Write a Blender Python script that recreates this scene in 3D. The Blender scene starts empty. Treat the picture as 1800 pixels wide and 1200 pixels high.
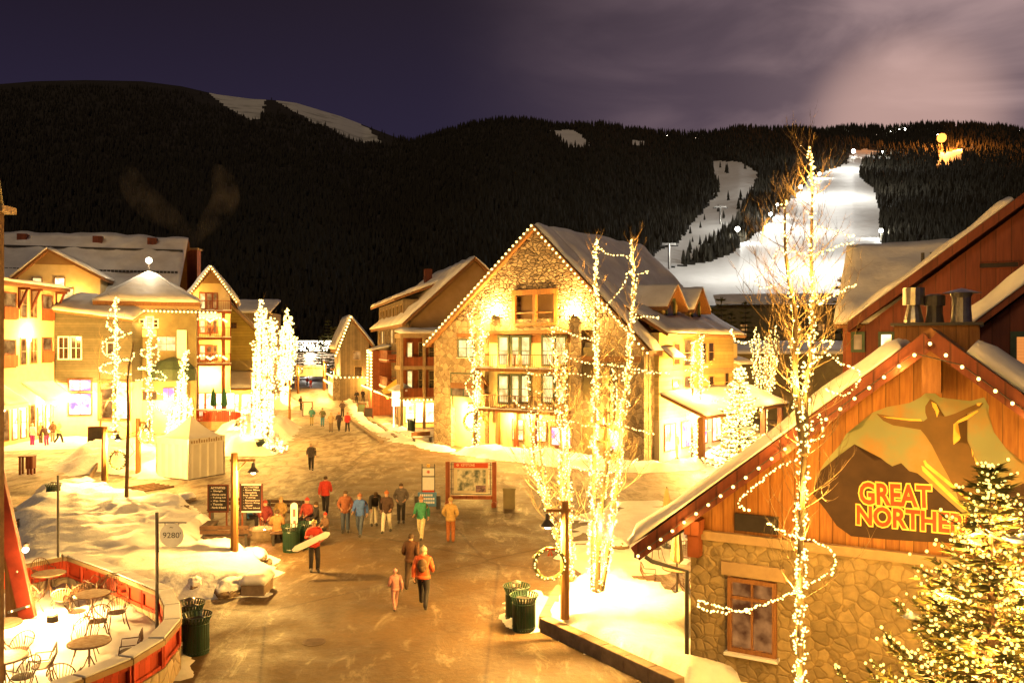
import bpy, bmesh, math, random
import numpy as np
from mathutils import Vector, Matrix, noise as mnoise
R = math.radians
sc = bpy.context.scene
col = sc.collection
random.seed(7)

# ------------------------------------------------------------------ camera
F_PX, EYE, HOR = 1459.0, 7.6, 610.0
cam_d = bpy.data.cameras.new('camera')
cam_d.sensor_width = 36.0
cam_d.lens = F_PX / 1800.0 * 36.0
cam_d.shift_y = 10.0 / 1800.0
cam_d.clip_start = 0.1
cam_d.clip_end = 12000.0
cam = bpy.data.objects.new('camera', cam_d)
cam.location = (0, 0, EYE)
cam.rotation_euler = (R(90), 0, 0)
col.objects.link(cam)
sc.camera = cam

# ------------------------------------------------------------------ render, exposure
sc.render.engine = 'CYCLES'
sc.view_settings.view_transform = 'Standard'
sc.view_settings.look = 'None'
sc.view_settings.exposure = 0.0
sc.view_settings.gamma = 1.0
sc.cycles.use_denoising = True
sc.cycles.max_bounces = 5
sc.cycles.diffuse_bounces = 2
sc.cycles.glossy_bounces = 2
sc.cycles.transparent_max_bounces = 6
sc.cycles.volume_bounces = 0
sc.cycles.caustics_reflective = False
sc.cycles.caustics_refractive = False
sc.cycles.sample_clamp_indirect = 2.0
sc.cycles.use_light_tree = True

# ------------------------------------------------------------------ night sky
w = bpy.data.worlds.new('World')
sc.world = w
w.use_nodes = True
nt = w.node_tree
nt.nodes.clear()
N = nt.nodes.new
L = nt.links.new
out = N('ShaderNodeOutputWorld')
bg = N('ShaderNodeBackground')
tc = N('ShaderNodeTexCoord')
nrm = N('ShaderNodeVectorMath'); nrm.operation = 'NORMALIZE'
L(tc.outputs['Generated'], nrm.inputs[0])
sep = N('ShaderNodeSeparateXYZ')
L(nrm.outputs[0], sep.inputs[0])
def wmath(op, a, b=None, c=None, clamp=False):
    m = N('ShaderNodeMath'); m.operation = op; m.use_clamp = clamp
    for i, v in enumerate((a, b, c)):
        if v is None: continue
        if isinstance(v, (int, float)): m.inputs[i].default_value = v
        else: L(v, m.inputs[i])
    return m.outputs[0]
def wdot(vec):
    d = N('ShaderNodeVectorMath'); d.operation = 'DOT_PRODUCT'
    L(nrm.outputs[0], d.inputs[0]); d.inputs[1].default_value = Vector(vec).normalized()
    return d.outputs['Value']
# cloud texture stretched sideways and leaning
mp = N('ShaderNodeMapping'); mp.inputs['Scale'].default_value = (1.2, 1.2, 3.4)
mp.inputs['Rotation'].default_value = (0, R(-14), 0)
L(nrm.outputs[0], mp.inputs[0])
nz = N('ShaderNodeTexNoise'); nz.inputs['Scale'].default_value = 3.4; nz.inputs['Detail'].default_value = 6
nz.inputs['Roughness'].default_value = 0.5; nz.inputs['Distortion'].default_value = 0.5
L(mp.outputs[0], nz.inputs['Vector'])
cl = N('ShaderNodeMapRange'); cl.interpolation_type = 'SMOOTHSTEP'
cl.inputs[1].default_value = 0.36; cl.inputs[2].default_value = 0.68
L(nz.outputs['Fac'], cl.inputs[0])
def wblob(vec, lo, hi):
    m = N('ShaderNodeMapRange'); m.interpolation_type = 'SMOOTHERSTEP'
    m.inputs[1].default_value = lo; m.inputs[2].default_value = hi
    L(wdot(vec), m.inputs[0]); return m.outputs[0]
def dirpx(px, py): return ((px-900)/F_PX, 1.0, (610-py)/F_PX)
wide = wblob(dirpx(2100, 120), 0.70, 1.0)
glow = wblob(dirpx(1730, 200), 0.955, 1.0)
glow2 = wblob(dirpx(1590, 228), 0.9925, 1.0)
def wcol(c): 
    n = N('ShaderNodeRGB'); n.outputs[0].default_value = (*c, 1); return n.outputs[0]
def wmix(f, a, b, mode='MIX'):
    m = N('ShaderNodeMix'); m.data_type = 'RGBA'; m.blend_type = mode
    if isinstance(f, (int, float)): m.inputs[0].default_value = f
    else: L(f, m.inputs[0])
    L(a, m.inputs[6]); L(b, m.inputs[7]); return m.outputs[2]
# base: near-black navy to the left, violet above the right ridge
side = N('ShaderNodeMapRange'); side.inputs[1].default_value = -0.55; side.inputs[2].default_value = 0.35
L(sep.outputs[0], side.inputs[0])
low = N('ShaderNodeMapRange'); low.inputs[1].default_value = 0.42; low.inputs[2].default_value = 0.22
L(sep.outputs[2], low.inputs[0])
base = wmix(side.outputs[0], wcol((0.0105, 0.0065, 0.0105)), wcol((0.027, 0.019, 0.030)))
base = wmix(wmath('MULTIPLY', low.outputs[0], 0.8), base, wcol((0.026, 0.020, 0.048)))
cf = wmath('MULTIPLY', wide, wmath('MULTIPLY_ADD', cl.outputs[0], 0.5, 0.5), clamp=True)
c1 = wmix(cf, base, wcol((0.185, 0.125, 0.145)))
gf = wmath('MULTIPLY', glow, wmath('MULTIPLY_ADD', cl.outputs[0], 0.8, 0.15), clamp=True)
c2 = wmix(gf, c1, wcol((0.46, 0.31, 0.30)))
g2 = wmath('MULTIPLY', glow2, 0.55, clamp=True)
c3 = wmix(g2, c2, wcol((0.80, 0.50, 0.42)))
# a dusk-low physical sky adds the faint even blue of the upper air
sky = N('ShaderNodeTexSky'); sky.sky_type = 'NISHITA'; sky.sun_disc = False
sky.sun_elevation = R(-6.0); sky.sun_rotation = R(200)
skm = N('ShaderNodeVectorMath'); skm.operation = 'SCALE'; skm.inputs['Scale'].default_value = 0.05
L(sky.outputs[0], skm.inputs[0])
c4 = wmix(1.0, c3, skm.outputs[0], 'ADD')
L(c4, bg.inputs[0])
bg.inputs[1].default_value = 1.0
L(bg.outputs[0], out.inputs[0])

# ------------------------------------------------------------------ faint warm fill sun, added to shape roofs and mountains
sd = bpy.data.lights.new('fill_sun', 'SUN')
sd.energy = 0.62; sd.angle = R(12); sd.color = (1.0, 0.73, 0.42)
so = bpy.data.objects.new('fill_sun', sd)
so.rotation_euler = (R(50), 0, R(-25))
col.objects.link(so)

WARM = (1.0, 0.50, 0.095)
LAMPS = 0
LK0 = 8.0
def lamp(x, y, z, power, color=WARM, r=0.04, name='lamp_light', spot=None):
    d = bpy.data.lights.new(name, 'SPOT' if spot else 'POINT')
    d.energy = power*(1.0 if name == 'slope_light' else LK0); d.color = color; d.shadow_soft_size = r
    o = bpy.data.objects.new(name, d); o.location = (x, y, z)
    if spot:
        tgt, ang = spot
        d.spot_size = R(ang); d.spot_blend = 0.6
        o.rotation_euler = (Vector(tgt) - Vector((x, y, z))).to_track_quat('-Z', 'Y').to_euler()
    col.objects.link(o)
    return o

# ------------------------------------------------------------------ measuring helpers (photo pixel -> metres)
def P(px, py, Y): return Vector(((px-900)/F_PX*Y, Y, EYE-(py-HOR)/F_PX*Y))
def G(px, py, z=0.0):
    Y = F_PX*(EYE-z)/(py-HOR)
    return Vector(((px-900)/F_PX*Y, Y, z))
def GX(px, Y, z=0.0): return Vector(((px-900)/F_PX*Y, Y, z))

# ------------------------------------------------------------------ mesh builder
class MB:
    def __init__(s):
        s.v = []; s.f = []; s.m = []; s.smooth = False; s.mats = []
    def add(s, vs, fs, m=0):
        o = len(s.v)
        s.v.extend([tuple(a) for a in vs])
        s.f.extend([tuple(i+o for i in f) for f in fs])
        s.m.extend([m]*len(fs))
        return s
    def box(s, x0, x1, y0, y1, z0, z1, m=0, M=None):
        vs = [(x, y, z) for z in (z0, z1) for x, y in ((x0, y0), (x1, y0), (x1, y1), (x0, y1))]
        if M is not None: vs = [tuple(M @ Vector(a)) for a in vs]
        return s.add(vs, [(3,2,1,0),(4,5,6,7),(0,1,5,4),(1,2,6,5),(2,3,7,6),(3,0,4,7)], m)
    def bar(s, a, b, w, h, m=0, up=(0,0,1)):
        a = Vector(a); b = Vector(b); d = (b-a)
        ln = d.length
        if ln < 1e-6: return s
        d.normalize(); u = Vector(up)
        sx = d.cross(u)
        if sx.length < 1e-4: sx = d.cross(Vector((1,0,0)))
        sx.normalize(); uz = sx.cross(d)
        vs = []
        for p in (a, b):
            for i, j in ((-1,-1),(1,-1),(1,1),(-1,1)):
                vs.append(p + sx*(w/2*i) + uz*(h/2*j))
        return s.add(vs, [(3,2,1,0),(4,5,6,7),(0,1,5,4),(1,2,6,5),(2,3,7,6),(3,0,4,7)], m)
    def tube(s, pts, rad, n=6, m=0, cap=True):
        pts = [Vector(p) for p in pts]
        if not hasattr(rad, '__len__'): rad = [rad]*len(pts)
        vs = []; fs = []
        d0 = (pts[1]-pts[0]).normalized()
        ref = Vector((0,0,1)) if abs(d0.z) < 0.9 else Vector((1,0,0))
        a = d0.cross(ref).normalized()
        for i, p in enumerate(pts):
            if i == 0: d = pts[1]-pts[0]
            elif i == len(pts)-1: d = pts[-1]-pts[-2]
            else: d = pts[i+1]-pts[i-1]
            d = d.normalized()
            a = (a - d*a.dot(d))
            if a.length < 1e-5: a = d.cross(Vector((0.3,0.5,0.8)))
            a.normalize(); b = d.cross(a)
            for k in range(n):
                t = 2*math.pi*k/n
                vs.append(p + a*(math.cos(t)*rad[i]) + b*(math.sin(t)*rad[i]))
        for i in range(len(pts)-1):
            for k in range(n):
                k2 = (k+1) % n
                fs.append((i*n+k, i*n+k2, (i+1)*n+k2, (i+1)*n+k))
        if cap:
            fs.append(tuple(range(n-1, -1, -1))); o = (len(pts)-1)*n
            fs.append(tuple(range(o, o+n)))
        return s.add(vs, fs, m)
    def lathe(s, prof, cx=0, cy=0, n=16, m=0, z0=0):
        vs = []; fs = []
        for r, z in prof:
            for k in range(n):
                t = 2*math.pi*k/n
                vs.append((cx+r*math.cos(t), cy+r*math.sin(t), z0+z))
        for i in range(len(prof)-1):
            for k in range(n):
                k2 = (k+1) % n
                fs.append((i*n+k, i*n+k2, (i+1)*n+k2, (i+1)*n+k))
        if prof[0][0] > 1e-4: fs.append(tuple(range(n-1,-1,-1)))
        if prof[-1][0] > 1e-4: o = (len(prof)-1)*n; fs.append(tuple(range(o, o+n)))
        return s.add(vs, fs, m)
    def prism(s, poly, z0, z1, m=0):
        n = len(poly)
        ar = sum(poly[i][0]*poly[(i+1)%n][1]-poly[(i+1)%n][0]*poly[i][1] for i in range(n))
        if ar < 0: poly = poly[::-1]
        vs = [(p[0], p[1], z0) for p in poly] + [(p[0], p[1], z1) for p in poly]
        fs = [tuple(range(n-1,-1,-1)), tuple(range(n, 2*n))]
        fs += [(i, (i+1)%n, n+(i+1)%n, n+i) for i in range(n)]
        return s.add(vs, fs, m)
    def xzprism(s, poly, y0, y1, m=0):           # polygon in x,z pushed along y
        n = len(poly)
        vs = [(p[0], y0, p[1]) for p in poly] + [(p[0], y1, p[1]) for p in poly]
        fs = [tuple(range(n)), tuple(range(2*n-1, n-1, -1))]
        fs += [(i, n+i, n+(i+1)%n, (i+1)%n) for i in range(n)]
        return s.add(vs, fs, m)
    def yzprism(s, poly, x0, x1, m=0):
        n = len(poly)
        vs = [(x0, p[0], p[1]) for p in poly] + [(x1, p[0], p[1]) for p in poly]
        fs = [tuple(range(n-1,-1,-1)), tuple(range(n, 2*n))]
        fs += [(i, (i+1)%n, n+(i+1)%n, n+i) for i in range(n)]
        return s.add(vs, fs, m)
    def ball(s, c, r, m=0, seg=8, ring=5, sx=1, sy=1, sz=1):
        vs = [(c[0], c[1], c[2]-r*sz)]; fs = []
        for j in range(1, ring):
            ph = -math.pi/2 + math.pi*j/ring
            for k in range(seg):
                t = 2*math.pi*k/seg
                vs.append((c[0]+r*sx*math.cos(ph)*math.cos(t), c[1]+r*sy*math.cos(ph)*math.sin(t), c[2]+r*sz*math.sin(ph)))
        vs.append((c[0], c[1], c[2]+r*sz)); top = len(vs)-1
        for k in range(seg):
            k2 = (k+1) % seg
            fs.append((0, 1+k2, 1+k))
            for j in range(ring-2):
                a = 1+j*seg
                fs.append((a+k, a+k2, a+seg+k2, a+seg+k))
            a = 1+(ring-2)*seg
            fs.append((a+k, a+k2, top))
        return s.add(vs, fs, m)
    def slab(s, a, b, c, d, th, m=0):           # quad a,b,c,d thickened along its normal
        a, b, c, d = map(Vector, (a, b, c, d))
        nn = (b-a).cross(d-a).normalized()*th
        vs = [a, b, c, d, a+nn, b+nn, c+nn, d+nn]
        return s.add(vs, [(3,2,1,0),(4,5,6,7),(0,1,5,4),(1,2,6,5),(2,3,7,6),(3,0,4,7)], m)
    def mesh(s, name, mats, smooth=None):
        me = bpy.data.meshes.new(name)
        me.from_pydata(s.v, [], s.f)
        for mt in mats: me.materials.append(mt)
        if len(mats) > 1: me.polygons.foreach_set('material_index', s.m)
        if smooth if smooth is not None else s.smooth:
            me.polygons.foreach_set('use_smooth', [True]*len(me.polygons))
        me.update()
        return me

def frame_of(o):
    M = Matrix.Identity(4); chain = []
    while o is not None: chain.append(o); o = o.parent
    for q in reversed(chain): M = M @ Matrix.LocRotScale(q.location, q.rotation_euler, q.scale)
    return M
def tag(o, label=None, cat=None, group=None, kind=None):
    if label: o['label'] = label
    if cat: o['category'] = cat
    if group: o['group'] = group
    if kind: o['kind'] = kind
    return o
def obj(name, mb, mat, parent=None, world=False, smooth=None, bevel=0):
    mats = mat if isinstance(mat, (list, tuple)) else [mat]
    if world and parent is not None:
        Mi = frame_of(parent).inverted()
        mb.v = [tuple(Mi @ Vector(a)) for a in mb.v]
    me = mb.mesh(name, mats, smooth)
    o = bpy.data.objects.new(name, me)
    col.objects.link(o)
    if parent is not None: o.parent = parent
    if bevel:
        b = o.modifiers.new('bevel', 'BEVEL'); b.width = bevel; b.segments = 2; b.limit_method = 'ANGLE'
    return o
def thing(name, label, cat, loc=(0,0,0), rz=0.0, group=None):
    o = bpy.data.objects.new(name, None); o.empty_display_size = 0.3
    o.location = loc; o.rotation_euler = (0, 0, rz)
    col.objects.link(o)
    return tag(o, label, cat, group)
def struct(name, mb, mat, smooth=None):
    o = obj(name, mb, mat, smooth=smooth); o['kind'] = 'structure'; return o
def copy_tree(o, loc=None, rz=None, label=None, group=None, parent=None, scale=None):
    kids = [c for c in o.children]
    c = o.copy(); col.objects.link(c); c.parent = parent
    if loc is not None: c.location = loc
    if rz is not None: c.rotation_euler = (0, 0, rz)
    if scale is not None: c.scale = (scale,)*3
    if label: c['label'] = label
    if group: c['group'] = group
    for k in kids: copy_tree(k, parent=c)
    return c

# ------------------------------------------------------------------ materials
MATS = {}
def mat(name, c1, c2=None, rough=0.8, scale=4.0, bump=0.0, bscale=None, detail=4, spec=0.3, metal=0.0,
        kind='noise', dist=0.02, lo=0.35, hi=0.65, stretch=(1,1,1), extra=None):
    m = bpy.data.materials.new(name); m.use_nodes = True
    t = m.node_tree; b = t.nodes['Principled BSDF']
    b.inputs['Roughness'].default_value = rough
    b.inputs['Metallic'].default_value = metal
    b.inputs['Specular IOR Level'].default_value = spec
    n = t.nodes.new; l = t.links.new
    co = n('ShaderNodeTexCoord'); mpg = n('ShaderNodeMapping'); mpg.inputs['Scale'].default_value = stretch
    l(co.outputs['Object'], mpg.inputs[0]); vec = mpg.outputs[0]
    if c2 is None: c2 = tuple(x*0.75 for x in c1)
    def ramp(src, a, bb, ca, cb):
        r = n('ShaderNodeValToRGB'); r.color_ramp.elements[0].position = a; r.color_ramp.elements[1].position = bb
        r.color_ramp.elements[0].color = (*ca, 1); r.color_ramp.elements[1].color = (*cb, 1)
        l(src, r.inputs[0]); return r.outputs[0]
    tx = n('ShaderNodeTexNoise'); tx.inputs['Scale'].default_value = scale; tx.inputs['Detail'].default_value = detail
    tx.inputs['Roughness'].default_value = 0.6
    l(vec, tx.inputs['Vector'])
    colr = ramp(tx.outputs['Fac'], lo, hi, c1, c2)
    hsrc = tx.outputs['Fac']
    if kind == 'stone':                 # rounded fieldstones set in mortar
        vo = n('ShaderNodeTexVoronoi'); vo.feature = 'DISTANCE_TO_EDGE'; vo.inputs['Scale'].default_value = bscale
        vc = n('ShaderNodeTexVoronoi'); vc.inputs['Scale'].default_value = bscale
        wn = n('ShaderNodeTexNoise'); wn.inputs['Scale'].default_value = bscale*0.8
        mx = n('ShaderNodeMix'); mx.data_type = 'VECTOR'; mx.inputs[0].default_value = 0.12
        l(wn.outputs['Color'], mx.inputs[5]); l(vec, mx.inputs[4]); l(vec, wn.inputs['Vector'])
        l(mx.outputs[1], vo.inputs['Vector']); l(mx.outputs[1], vc.inputs['Vector'])
        sepc = n('ShaderNodeSeparateColor'); l(vc.outputs['Color'], sepc.inputs[0])
        cc = ramp(sepc.outputs[0], 0.0, 1.0, c1, c2)
        mm = n('ShaderNodeMix'); mm.data_type = 'RGBA'; mm.blend_type = 'MULTIPLY'; mm.inputs[0].default_value = 0.6
        l(cc, mm.inputs[6]); l(ramp(tx.outputs['Fac'], 0.3, 0.7, (0.5,0.5,0.5), (1.2,1.15,1.05)), mm.inputs[7])
        edge = ramp(vo.outputs['Distance'], 0.0, 0.05, extra or (0.10,0.08,0.06), (1,1,1))
        m2 = n('ShaderNodeMix'); m2.data_type = 'RGBA'; m2.blend_type = 'MULTIPLY'; m2.inputs[0].default_value = 1
        l(mm.outputs[2], m2.inputs[6]); l(edge, m2.inputs[7]); colr = m2.outputs[2]
        eh = ramp(vo.outputs['Distance'], 0.0, 0.14, (0,0,0), (1,1,1)); 
        ah = n('ShaderNodeMath'); ah.operation = 'MULTIPLY_ADD'; ah.inputs[1].default_value = 0.35
        l(tx.outputs['Fac'], ah.inputs[0]); l(eh, ah.inputs[2]); hsrc = ah.outputs[0]
    elif kind in ('boards', 'claps'):     # vertical boards (x+y) or horizontal clapboard (z)
        sx = n('ShaderNodeSeparateXYZ'); l(co.outputs['Object'], sx.inputs[0])
        if kind == 'boards':
            ad = n('ShaderNodeMath'); ad.operation = 'ADD'; l(sx.outputs[0], ad.inputs[0]); l(sx.outputs[1], ad.inputs[1]); src = ad.outputs[0]
        else: src = sx.outputs[2]
        dv = n('ShaderNodeMath'); dv.operation = 'DIVIDE'; dv.inputs[1].default_value = bscale; l(src, dv.inputs[0])
        fr = n('ShaderNodeMath'); fr.operation = 'FRACT'; l(dv.outputs[0], fr.inputs[0])
        fl = n('ShaderNodeMath'); fl.operation = 'FLOOR'; l(dv.outputs[0], fl.inputs[0])
        wn = n('ShaderNodeTexWhiteNoise'); wn.noise_dimensions = '1D'; l(fl.outputs[0], wn.inputs['W'])
        gap = ramp(fr.outputs[0], 0.0, 0.10, (0.3,0.3,0.3), (1,1,1))
        tone = ramp(wn.outputs['Value'], 0, 1, (0.75,0.75,0.75), (1.1,1.1,1.1))
        m1 = n('ShaderNodeMix'); m1.data_type = 'RGBA'; m1.blend_type = 'MULTIPLY'; m1.inputs[0].default_value = 1
        l(colr, m1.inputs[6]); l(tone, m1.inputs[7])
        m2 = n('ShaderNodeMix'); m2.data_type = 'RGBA'; m2.blend_type = 'MULTIPLY'; m2.inputs[0].default_value = 1
        l(m1.outputs[2], m2.inputs[6]); l(gap, m2.inputs[7]); colr = m2.outputs[2]
        hh = ramp(fr.outputs[0], 0.0, 0.12, (0,0,0), (1,1,1)) if kind == 'boards' else ramp(fr.outputs[0], 0.0, 1.0, (1,1,1), (0,0,0))
        ah = n('ShaderNodeMath'); ah.operation = 'MULTIPLY_ADD'; ah.inputs[1].default_value = 0.3
        l(tx.outputs['Fac'], ah.inputs[0]); l(hh, ah.inputs[2]); hsrc = ah.outputs[0]
    l(colr, b.inputs['Base Color'])
    if bump:
        bp = n('ShaderNodeBump'); bp.inputs['Strength'].default_value = bump; bp.inputs['Distance'].default_value = dist
        if kind == 'noise' and bscale:
            t2 = n('ShaderNodeTexNoise'); t2.inputs['Scale'].default_value = bscale; t2.inputs['Detail'].default_value = 5
            l(vec, t2.inputs['Vector']); hsrc = t2.outputs['Fac']
        l(hsrc, bp.inputs['Height']); l(bp.outputs[0], b.inputs['Normal'])
    MATS[name] = m
    return m
def emit(name, c, s, c2=None, s2=None, scale=6, sample='AUTO', stretch=(1,1,1), lo=.4, hi=.6):
    m = bpy.data.materials.new(name); m.use_nodes = True
    t = m.node_tree; t.nodes.clear()
    o = t.nodes.new('ShaderNodeOutputMaterial'); e = t.nodes.new('ShaderNodeEmission')
    e.inputs[0].default_value = (*c, 1); e.inputs[1].default_value = s
    if c2 is not None:
        co = t.nodes.new('ShaderNodeTexCoord'); mpg = t.nodes.new('ShaderNodeMapping'); mpg.inputs['Scale'].default_value = stretch
        nn = t.nodes.new('ShaderNodeTexNoise'); nn.inputs['Scale'].default_value = scale; nn.inputs['Detail'].default_value = 3
        r = t.nodes.new('ShaderNodeValToRGB'); r.color_ramp.elements[0].position = lo; r.color_ramp.elements[1].position = hi
        r.color_ramp.elements[0].color = (*[x*s for x in c], 1)
        r.color_ramp.elements[1].color = (*[x*s2 for x in c2], 1)
        t.links.new(co.outputs['Object'], mpg.inputs[0]); t.links.new(mpg.outputs[0], nn.inputs['Vector'])
        t.links.new(nn.outputs['Fac'], r.inputs[0])
        t.links.new(r.outputs[0], e.inputs[0]); e.inputs[1].default_value = 1.0
    t.links.new(e.outputs[0], o.inputs[0])
    m.cycles.emission_sampling = sample
    MATS[name] = m
    return m

SNOW   = mat('snow', (0.82,0.80,0.76), (0.70,0.67,0.62), rough=0.6, scale=1.2, detail=5, bump=0.5, bscale=6, dist=0.05, spec=0.4)
SNOWR  = mat('roof_snow', (0.78,0.76,0.74), (0.60,0.57,0.55), rough=0.6, scale=0.5, bump=0.35, bscale=1.3, dist=0.2, detail=7)
STONE  = mat('river_stone', (0.33,0.25,0.125), (0.20,0.15,0.075), rough=0.75, kind='stone', bscale=5.0, scale=5, bump=0.55, dist=0.04, extra=(.78,.72,.62))
STONEB = mat('building_stone', (0.44,0.35,0.23), (0.22,0.17,0.11), rough=0.8, kind='stone', bscale=2.7, scale=3, bump=0.6, dist=0.05, extra=(.5,.42,.32))
RAGGED = mat('split_stone', (0.50,0.40,0.28), (0.22,0.16,0.11), rough=0.85, kind='stone', bscale=2.6, scale=6, bump=1.0, dist=0.22, stretch=(1,1,1.9), extra=(0.35,0.28,0.22))
CEDAR  = mat('cedar_boards', (0.32,0.14,0.032), (0.22,0.085,0.02), rough=0.6, kind='boards', bscale=0.26, scale=3, bump=0.5, dist=0.02, stretch=(6,6,0.6))
REDBRD = mat('dark_red_boards', (0.16,0.042,0.02), (0.11,0.028,0.014), rough=0.65, kind='boards', bscale=0.45, scale=2, bump=0.5, dist=0.02, stretch=(5,5,0.5))
CLAP   = mat('yellow_clapboard', (0.52,0.40,0.17), (0.46,0.34,0.13), rough=0.7, kind='claps', bscale=0.28, scale=2, bump=0.6, dist=0.03)
CREAM  = mat('cream_stucco', (0.62,0.50,0.28), (0.55,0.44,0.24), rough=0.85, scale=2, bump=0.15, bscale=20, dist=0.01)
OLIVE  = mat('olive_siding', (0.115,0.10,0.065), (0.09,0.08,0.05), rough=0.8, kind='claps', bscale=0.22, scale=2, bump=0.5, dist=0.02)
OLIVE2 = mat('olive_stucco', (0.20,0.165,0.08), (0.15,0.12,0.06), rough=0.85, scale=1.5, bump=0.2, bscale=15, dist=0.01)
GREENY = mat('mustard_siding', (0.36,0.28,0.07), (0.30,0.23,0.06), rough=0.8, kind='claps', bscale=0.3, scale=1.5, bump=0.4, dist=0.02)
TAN    = mat('tan_stucco', (0.30,0.19,0.09), (0.25,0.155,0.07), rough=0.85, scale=1.0, bump=0.15, bscale=14, dist=0.01)
GREYBR = mat('grey_brown_siding', (0.21,0.155,0.10), (0.16,0.12,0.08), rough=0.8, kind='boards', bscale=0.35, scale=1.5, bump=0.3, dist=0.02)
BEAM   = mat('timber_beam', (0.24,0.11,0.04), (0.16,0.07,0.025), rough=0.65, scale=5, bump=0.3, bscale=9, dist=0.01, stretch=(3,3,0.5))
TRIM   = mat('tan_trim', (0.36,0.25,0.13), (0.28,0.19,0.10), rough=0.7, scale=3)
BRICKW = mat('rust_panel', (0.30,0.085,0.03), (0.22,0.06,0.02), rough=0.65, kind='boards', bscale=0.3, scale=2, bump=0.3, dist=0.01)
REDPNT = mat('red_painted_wood', (0.50,0.065,0.025), (0.38,0.045,0.018), rough=0.45, kind='boards', bscale=0.24, scale=3, bump=0.35, dist=0.012)
REDBM  = mat('red_timber', (0.13,0.016,0.008), (0.09,0.012,0.006), rough=0.45, scale=4, bump=0.2, bscale=6, dist=0.01)
GRNTRM = mat('green_trim', (0.055,0.085,0.05), (0.04,0.06,0.035), rough=0.6, scale=5)
DARKM  = mat('dark_metal', (0.035,0.030,0.026), (0.05,0.042,0.036), rough=0.45, spec=0.5, scale=10)
IRON   = mat('wrought_iron', (0.12,0.06,0.03), (0.08,0.04,0.02), rough=0.5, spec=0.5, scale=20)
GALV   = mat('galvanised_metal', (0.42,0.40,0.36), (0.30,0.28,0.25), rough=0.35, metal=0.9, scale=6)
BINGRN = mat('bin_green', (0.012,0.045,0.026), (0.008,0.03,0.018), rough=0.35, spec=0.6, scale=9)
POSTW  = mat('lamp_post_wood', (0.34,0.17,0.05), (0.24,0.11,0.03), rough=0.6, scale=4, bump=0.3, bscale=10, dist=0.01, stretch=(4,4,0.4))
BARK   = mat('aspen_bark', (0.26,0.19,0.09), (0.15,0.10,0.05), rough=0.8, scale=7, bump=0.4, bscale=20, dist=0.01)
DKBARK = mat('dark_bark', (0.15,0.09,0.045), (0.09,0.05,0.025), rough=0.9, scale=7)
NEEDLE = mat('spruce_needles', (0.19,0.16,0.035), (0.09,0.09,0.022), rough=0.7, scale=6)  # gold of the bulb light is worked into the needle colour
ROCK   = mat('boulder_rock', (0.26,0.19,0.12), (0.14,0.10,0.06), rough=0.85, scale=2.5, bump=0.8, bscale=4, dist=0.08)
CURB   = mat('kerb_stone', (0.27,0.20,0.13), (0.17,0.12,0.08), rough=0.8, scale=3, bump=0.4, bscale=8, dist=0.02)
CANVAS = mat('tent_canvas', (0.72,0.68,0.60), (0.64,0.60,0.52), rough=0.7, scale=1.2, bump=0.2, bscale=2.5, dist=0.05)
WHITEP = mat('white_paint', (0.78,0.76,0.70), (0.70,0.68,0.62), rough=0.5, scale=4)
BLACKB = mat('black_board', (0.018,0.014,0.013), (0.028,0.022,0.02), rough=0.5, scale=4)
GLASSD = mat('dark_glass', (0.020,0.016,0.014), (0.05,0.03,0.02), rough=0.12, spec=0.8, scale=1.5)
REDSGN = mat('sign_red', (0.55,0.07,0.02), (0.50,0.06,0.02), rough=0.4, scale=4)
BULB   = emit('warm_bulb', (1.0,0.72,0.22), 5.0, sample='NONE')
BULBG  = emit('gold_bulb', (1.0,0.64,0.14), 3.6, sample='NONE')
BULBW  = emit('cool_bulb', (1.0,0.88,0.62), 10.0, sample='NONE')
LITWIN = emit('lit_window', (1.0,0.60,0.16), 0.9, (1.0,0.78,0.34), 2.0, scale=1.6, lo=.3, hi=.7)
LITDIM = emit('dim_window', (0.60,0.22,0.05), 0.30, (1.0,0.50,0.14), 0.75, scale=1.3, lo=.35, hi=.7)
LITSHOP= emit('shop_window', (1.0,0.62,0.20), 1.5, (1.0,0.82,0.45), 4.5, scale=1.2, lo=.3, hi=.6)
LITPUR = emit('violet_window', (0.62,0.36,0.90), 1.3, (1.0,0.74,0.62), 3.0, scale=1.2, lo=.4, hi=.62)
LITBLND= emit('blind_window', (1.0,0.30,0.06), 0.75, (1.0,0.36,0.08), 0.9, scale=1, stretch=(0.1,0.1,30))
FLAME  = emit('fire_glow', (1.0,0.45,0.12), 14.0, (1.0,0.7,0.4), 30.0, scale=3)
# ================================================================== LAND
rng = np.random.default_rng(11)
RIDGE = [(-700,190),(-300,160),(0,148),(60,143),(150,141),(250,143),(320,152),(380,166),(440,174),(480,176),(520,181),(600,205),(660,228),
         (700,243),(722,249),(760,240),(820,222),(870,214),(920,213),(960,220),(1000,223),(1060,222),(1100,229),(1200,239),(1260,236),
         (1300,228),(1350,231),(1400,228),(1440,233),(1500,226),(1560,229),(1620,222),(1700,222),(1760,226),(1800,233),(2100,250),(2600,300)]
RX = np.array([a for a, b in RIDGE], float); RY = np.array([b for a, b in RIDGE], float)
def ridge_t(px): return (HOR-np.interp(px, RX, RY))/F_PX
def ridge_d(px): return np.interp(px, [-700, 640, 760, 1000, 2600], [2600, 2500, 1650, 1500, 1500])
Y0 = 250.0
GP = 0.78
def terr(px, t):
    px = np.asarray(px, float); t = np.asarray(t, float)
    Yr = ridge_d(px); T = ridge_t(px)
    Y = Y0*(Yr/Y0)**t
    tan = -EYE/Y*np.clip(1-t*6, 0, 1) + T*t**GP
    X = (px-900)/F_PX*Y
    Z = EYE + Y*tan
    return X, Y, Z
def terr_at(px, py):
    T = ridge_t(px); g = (HOR-py)/F_PX/T
    return terr(px, np.clip(g, 0.001, 1)**(1/GP))
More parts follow.
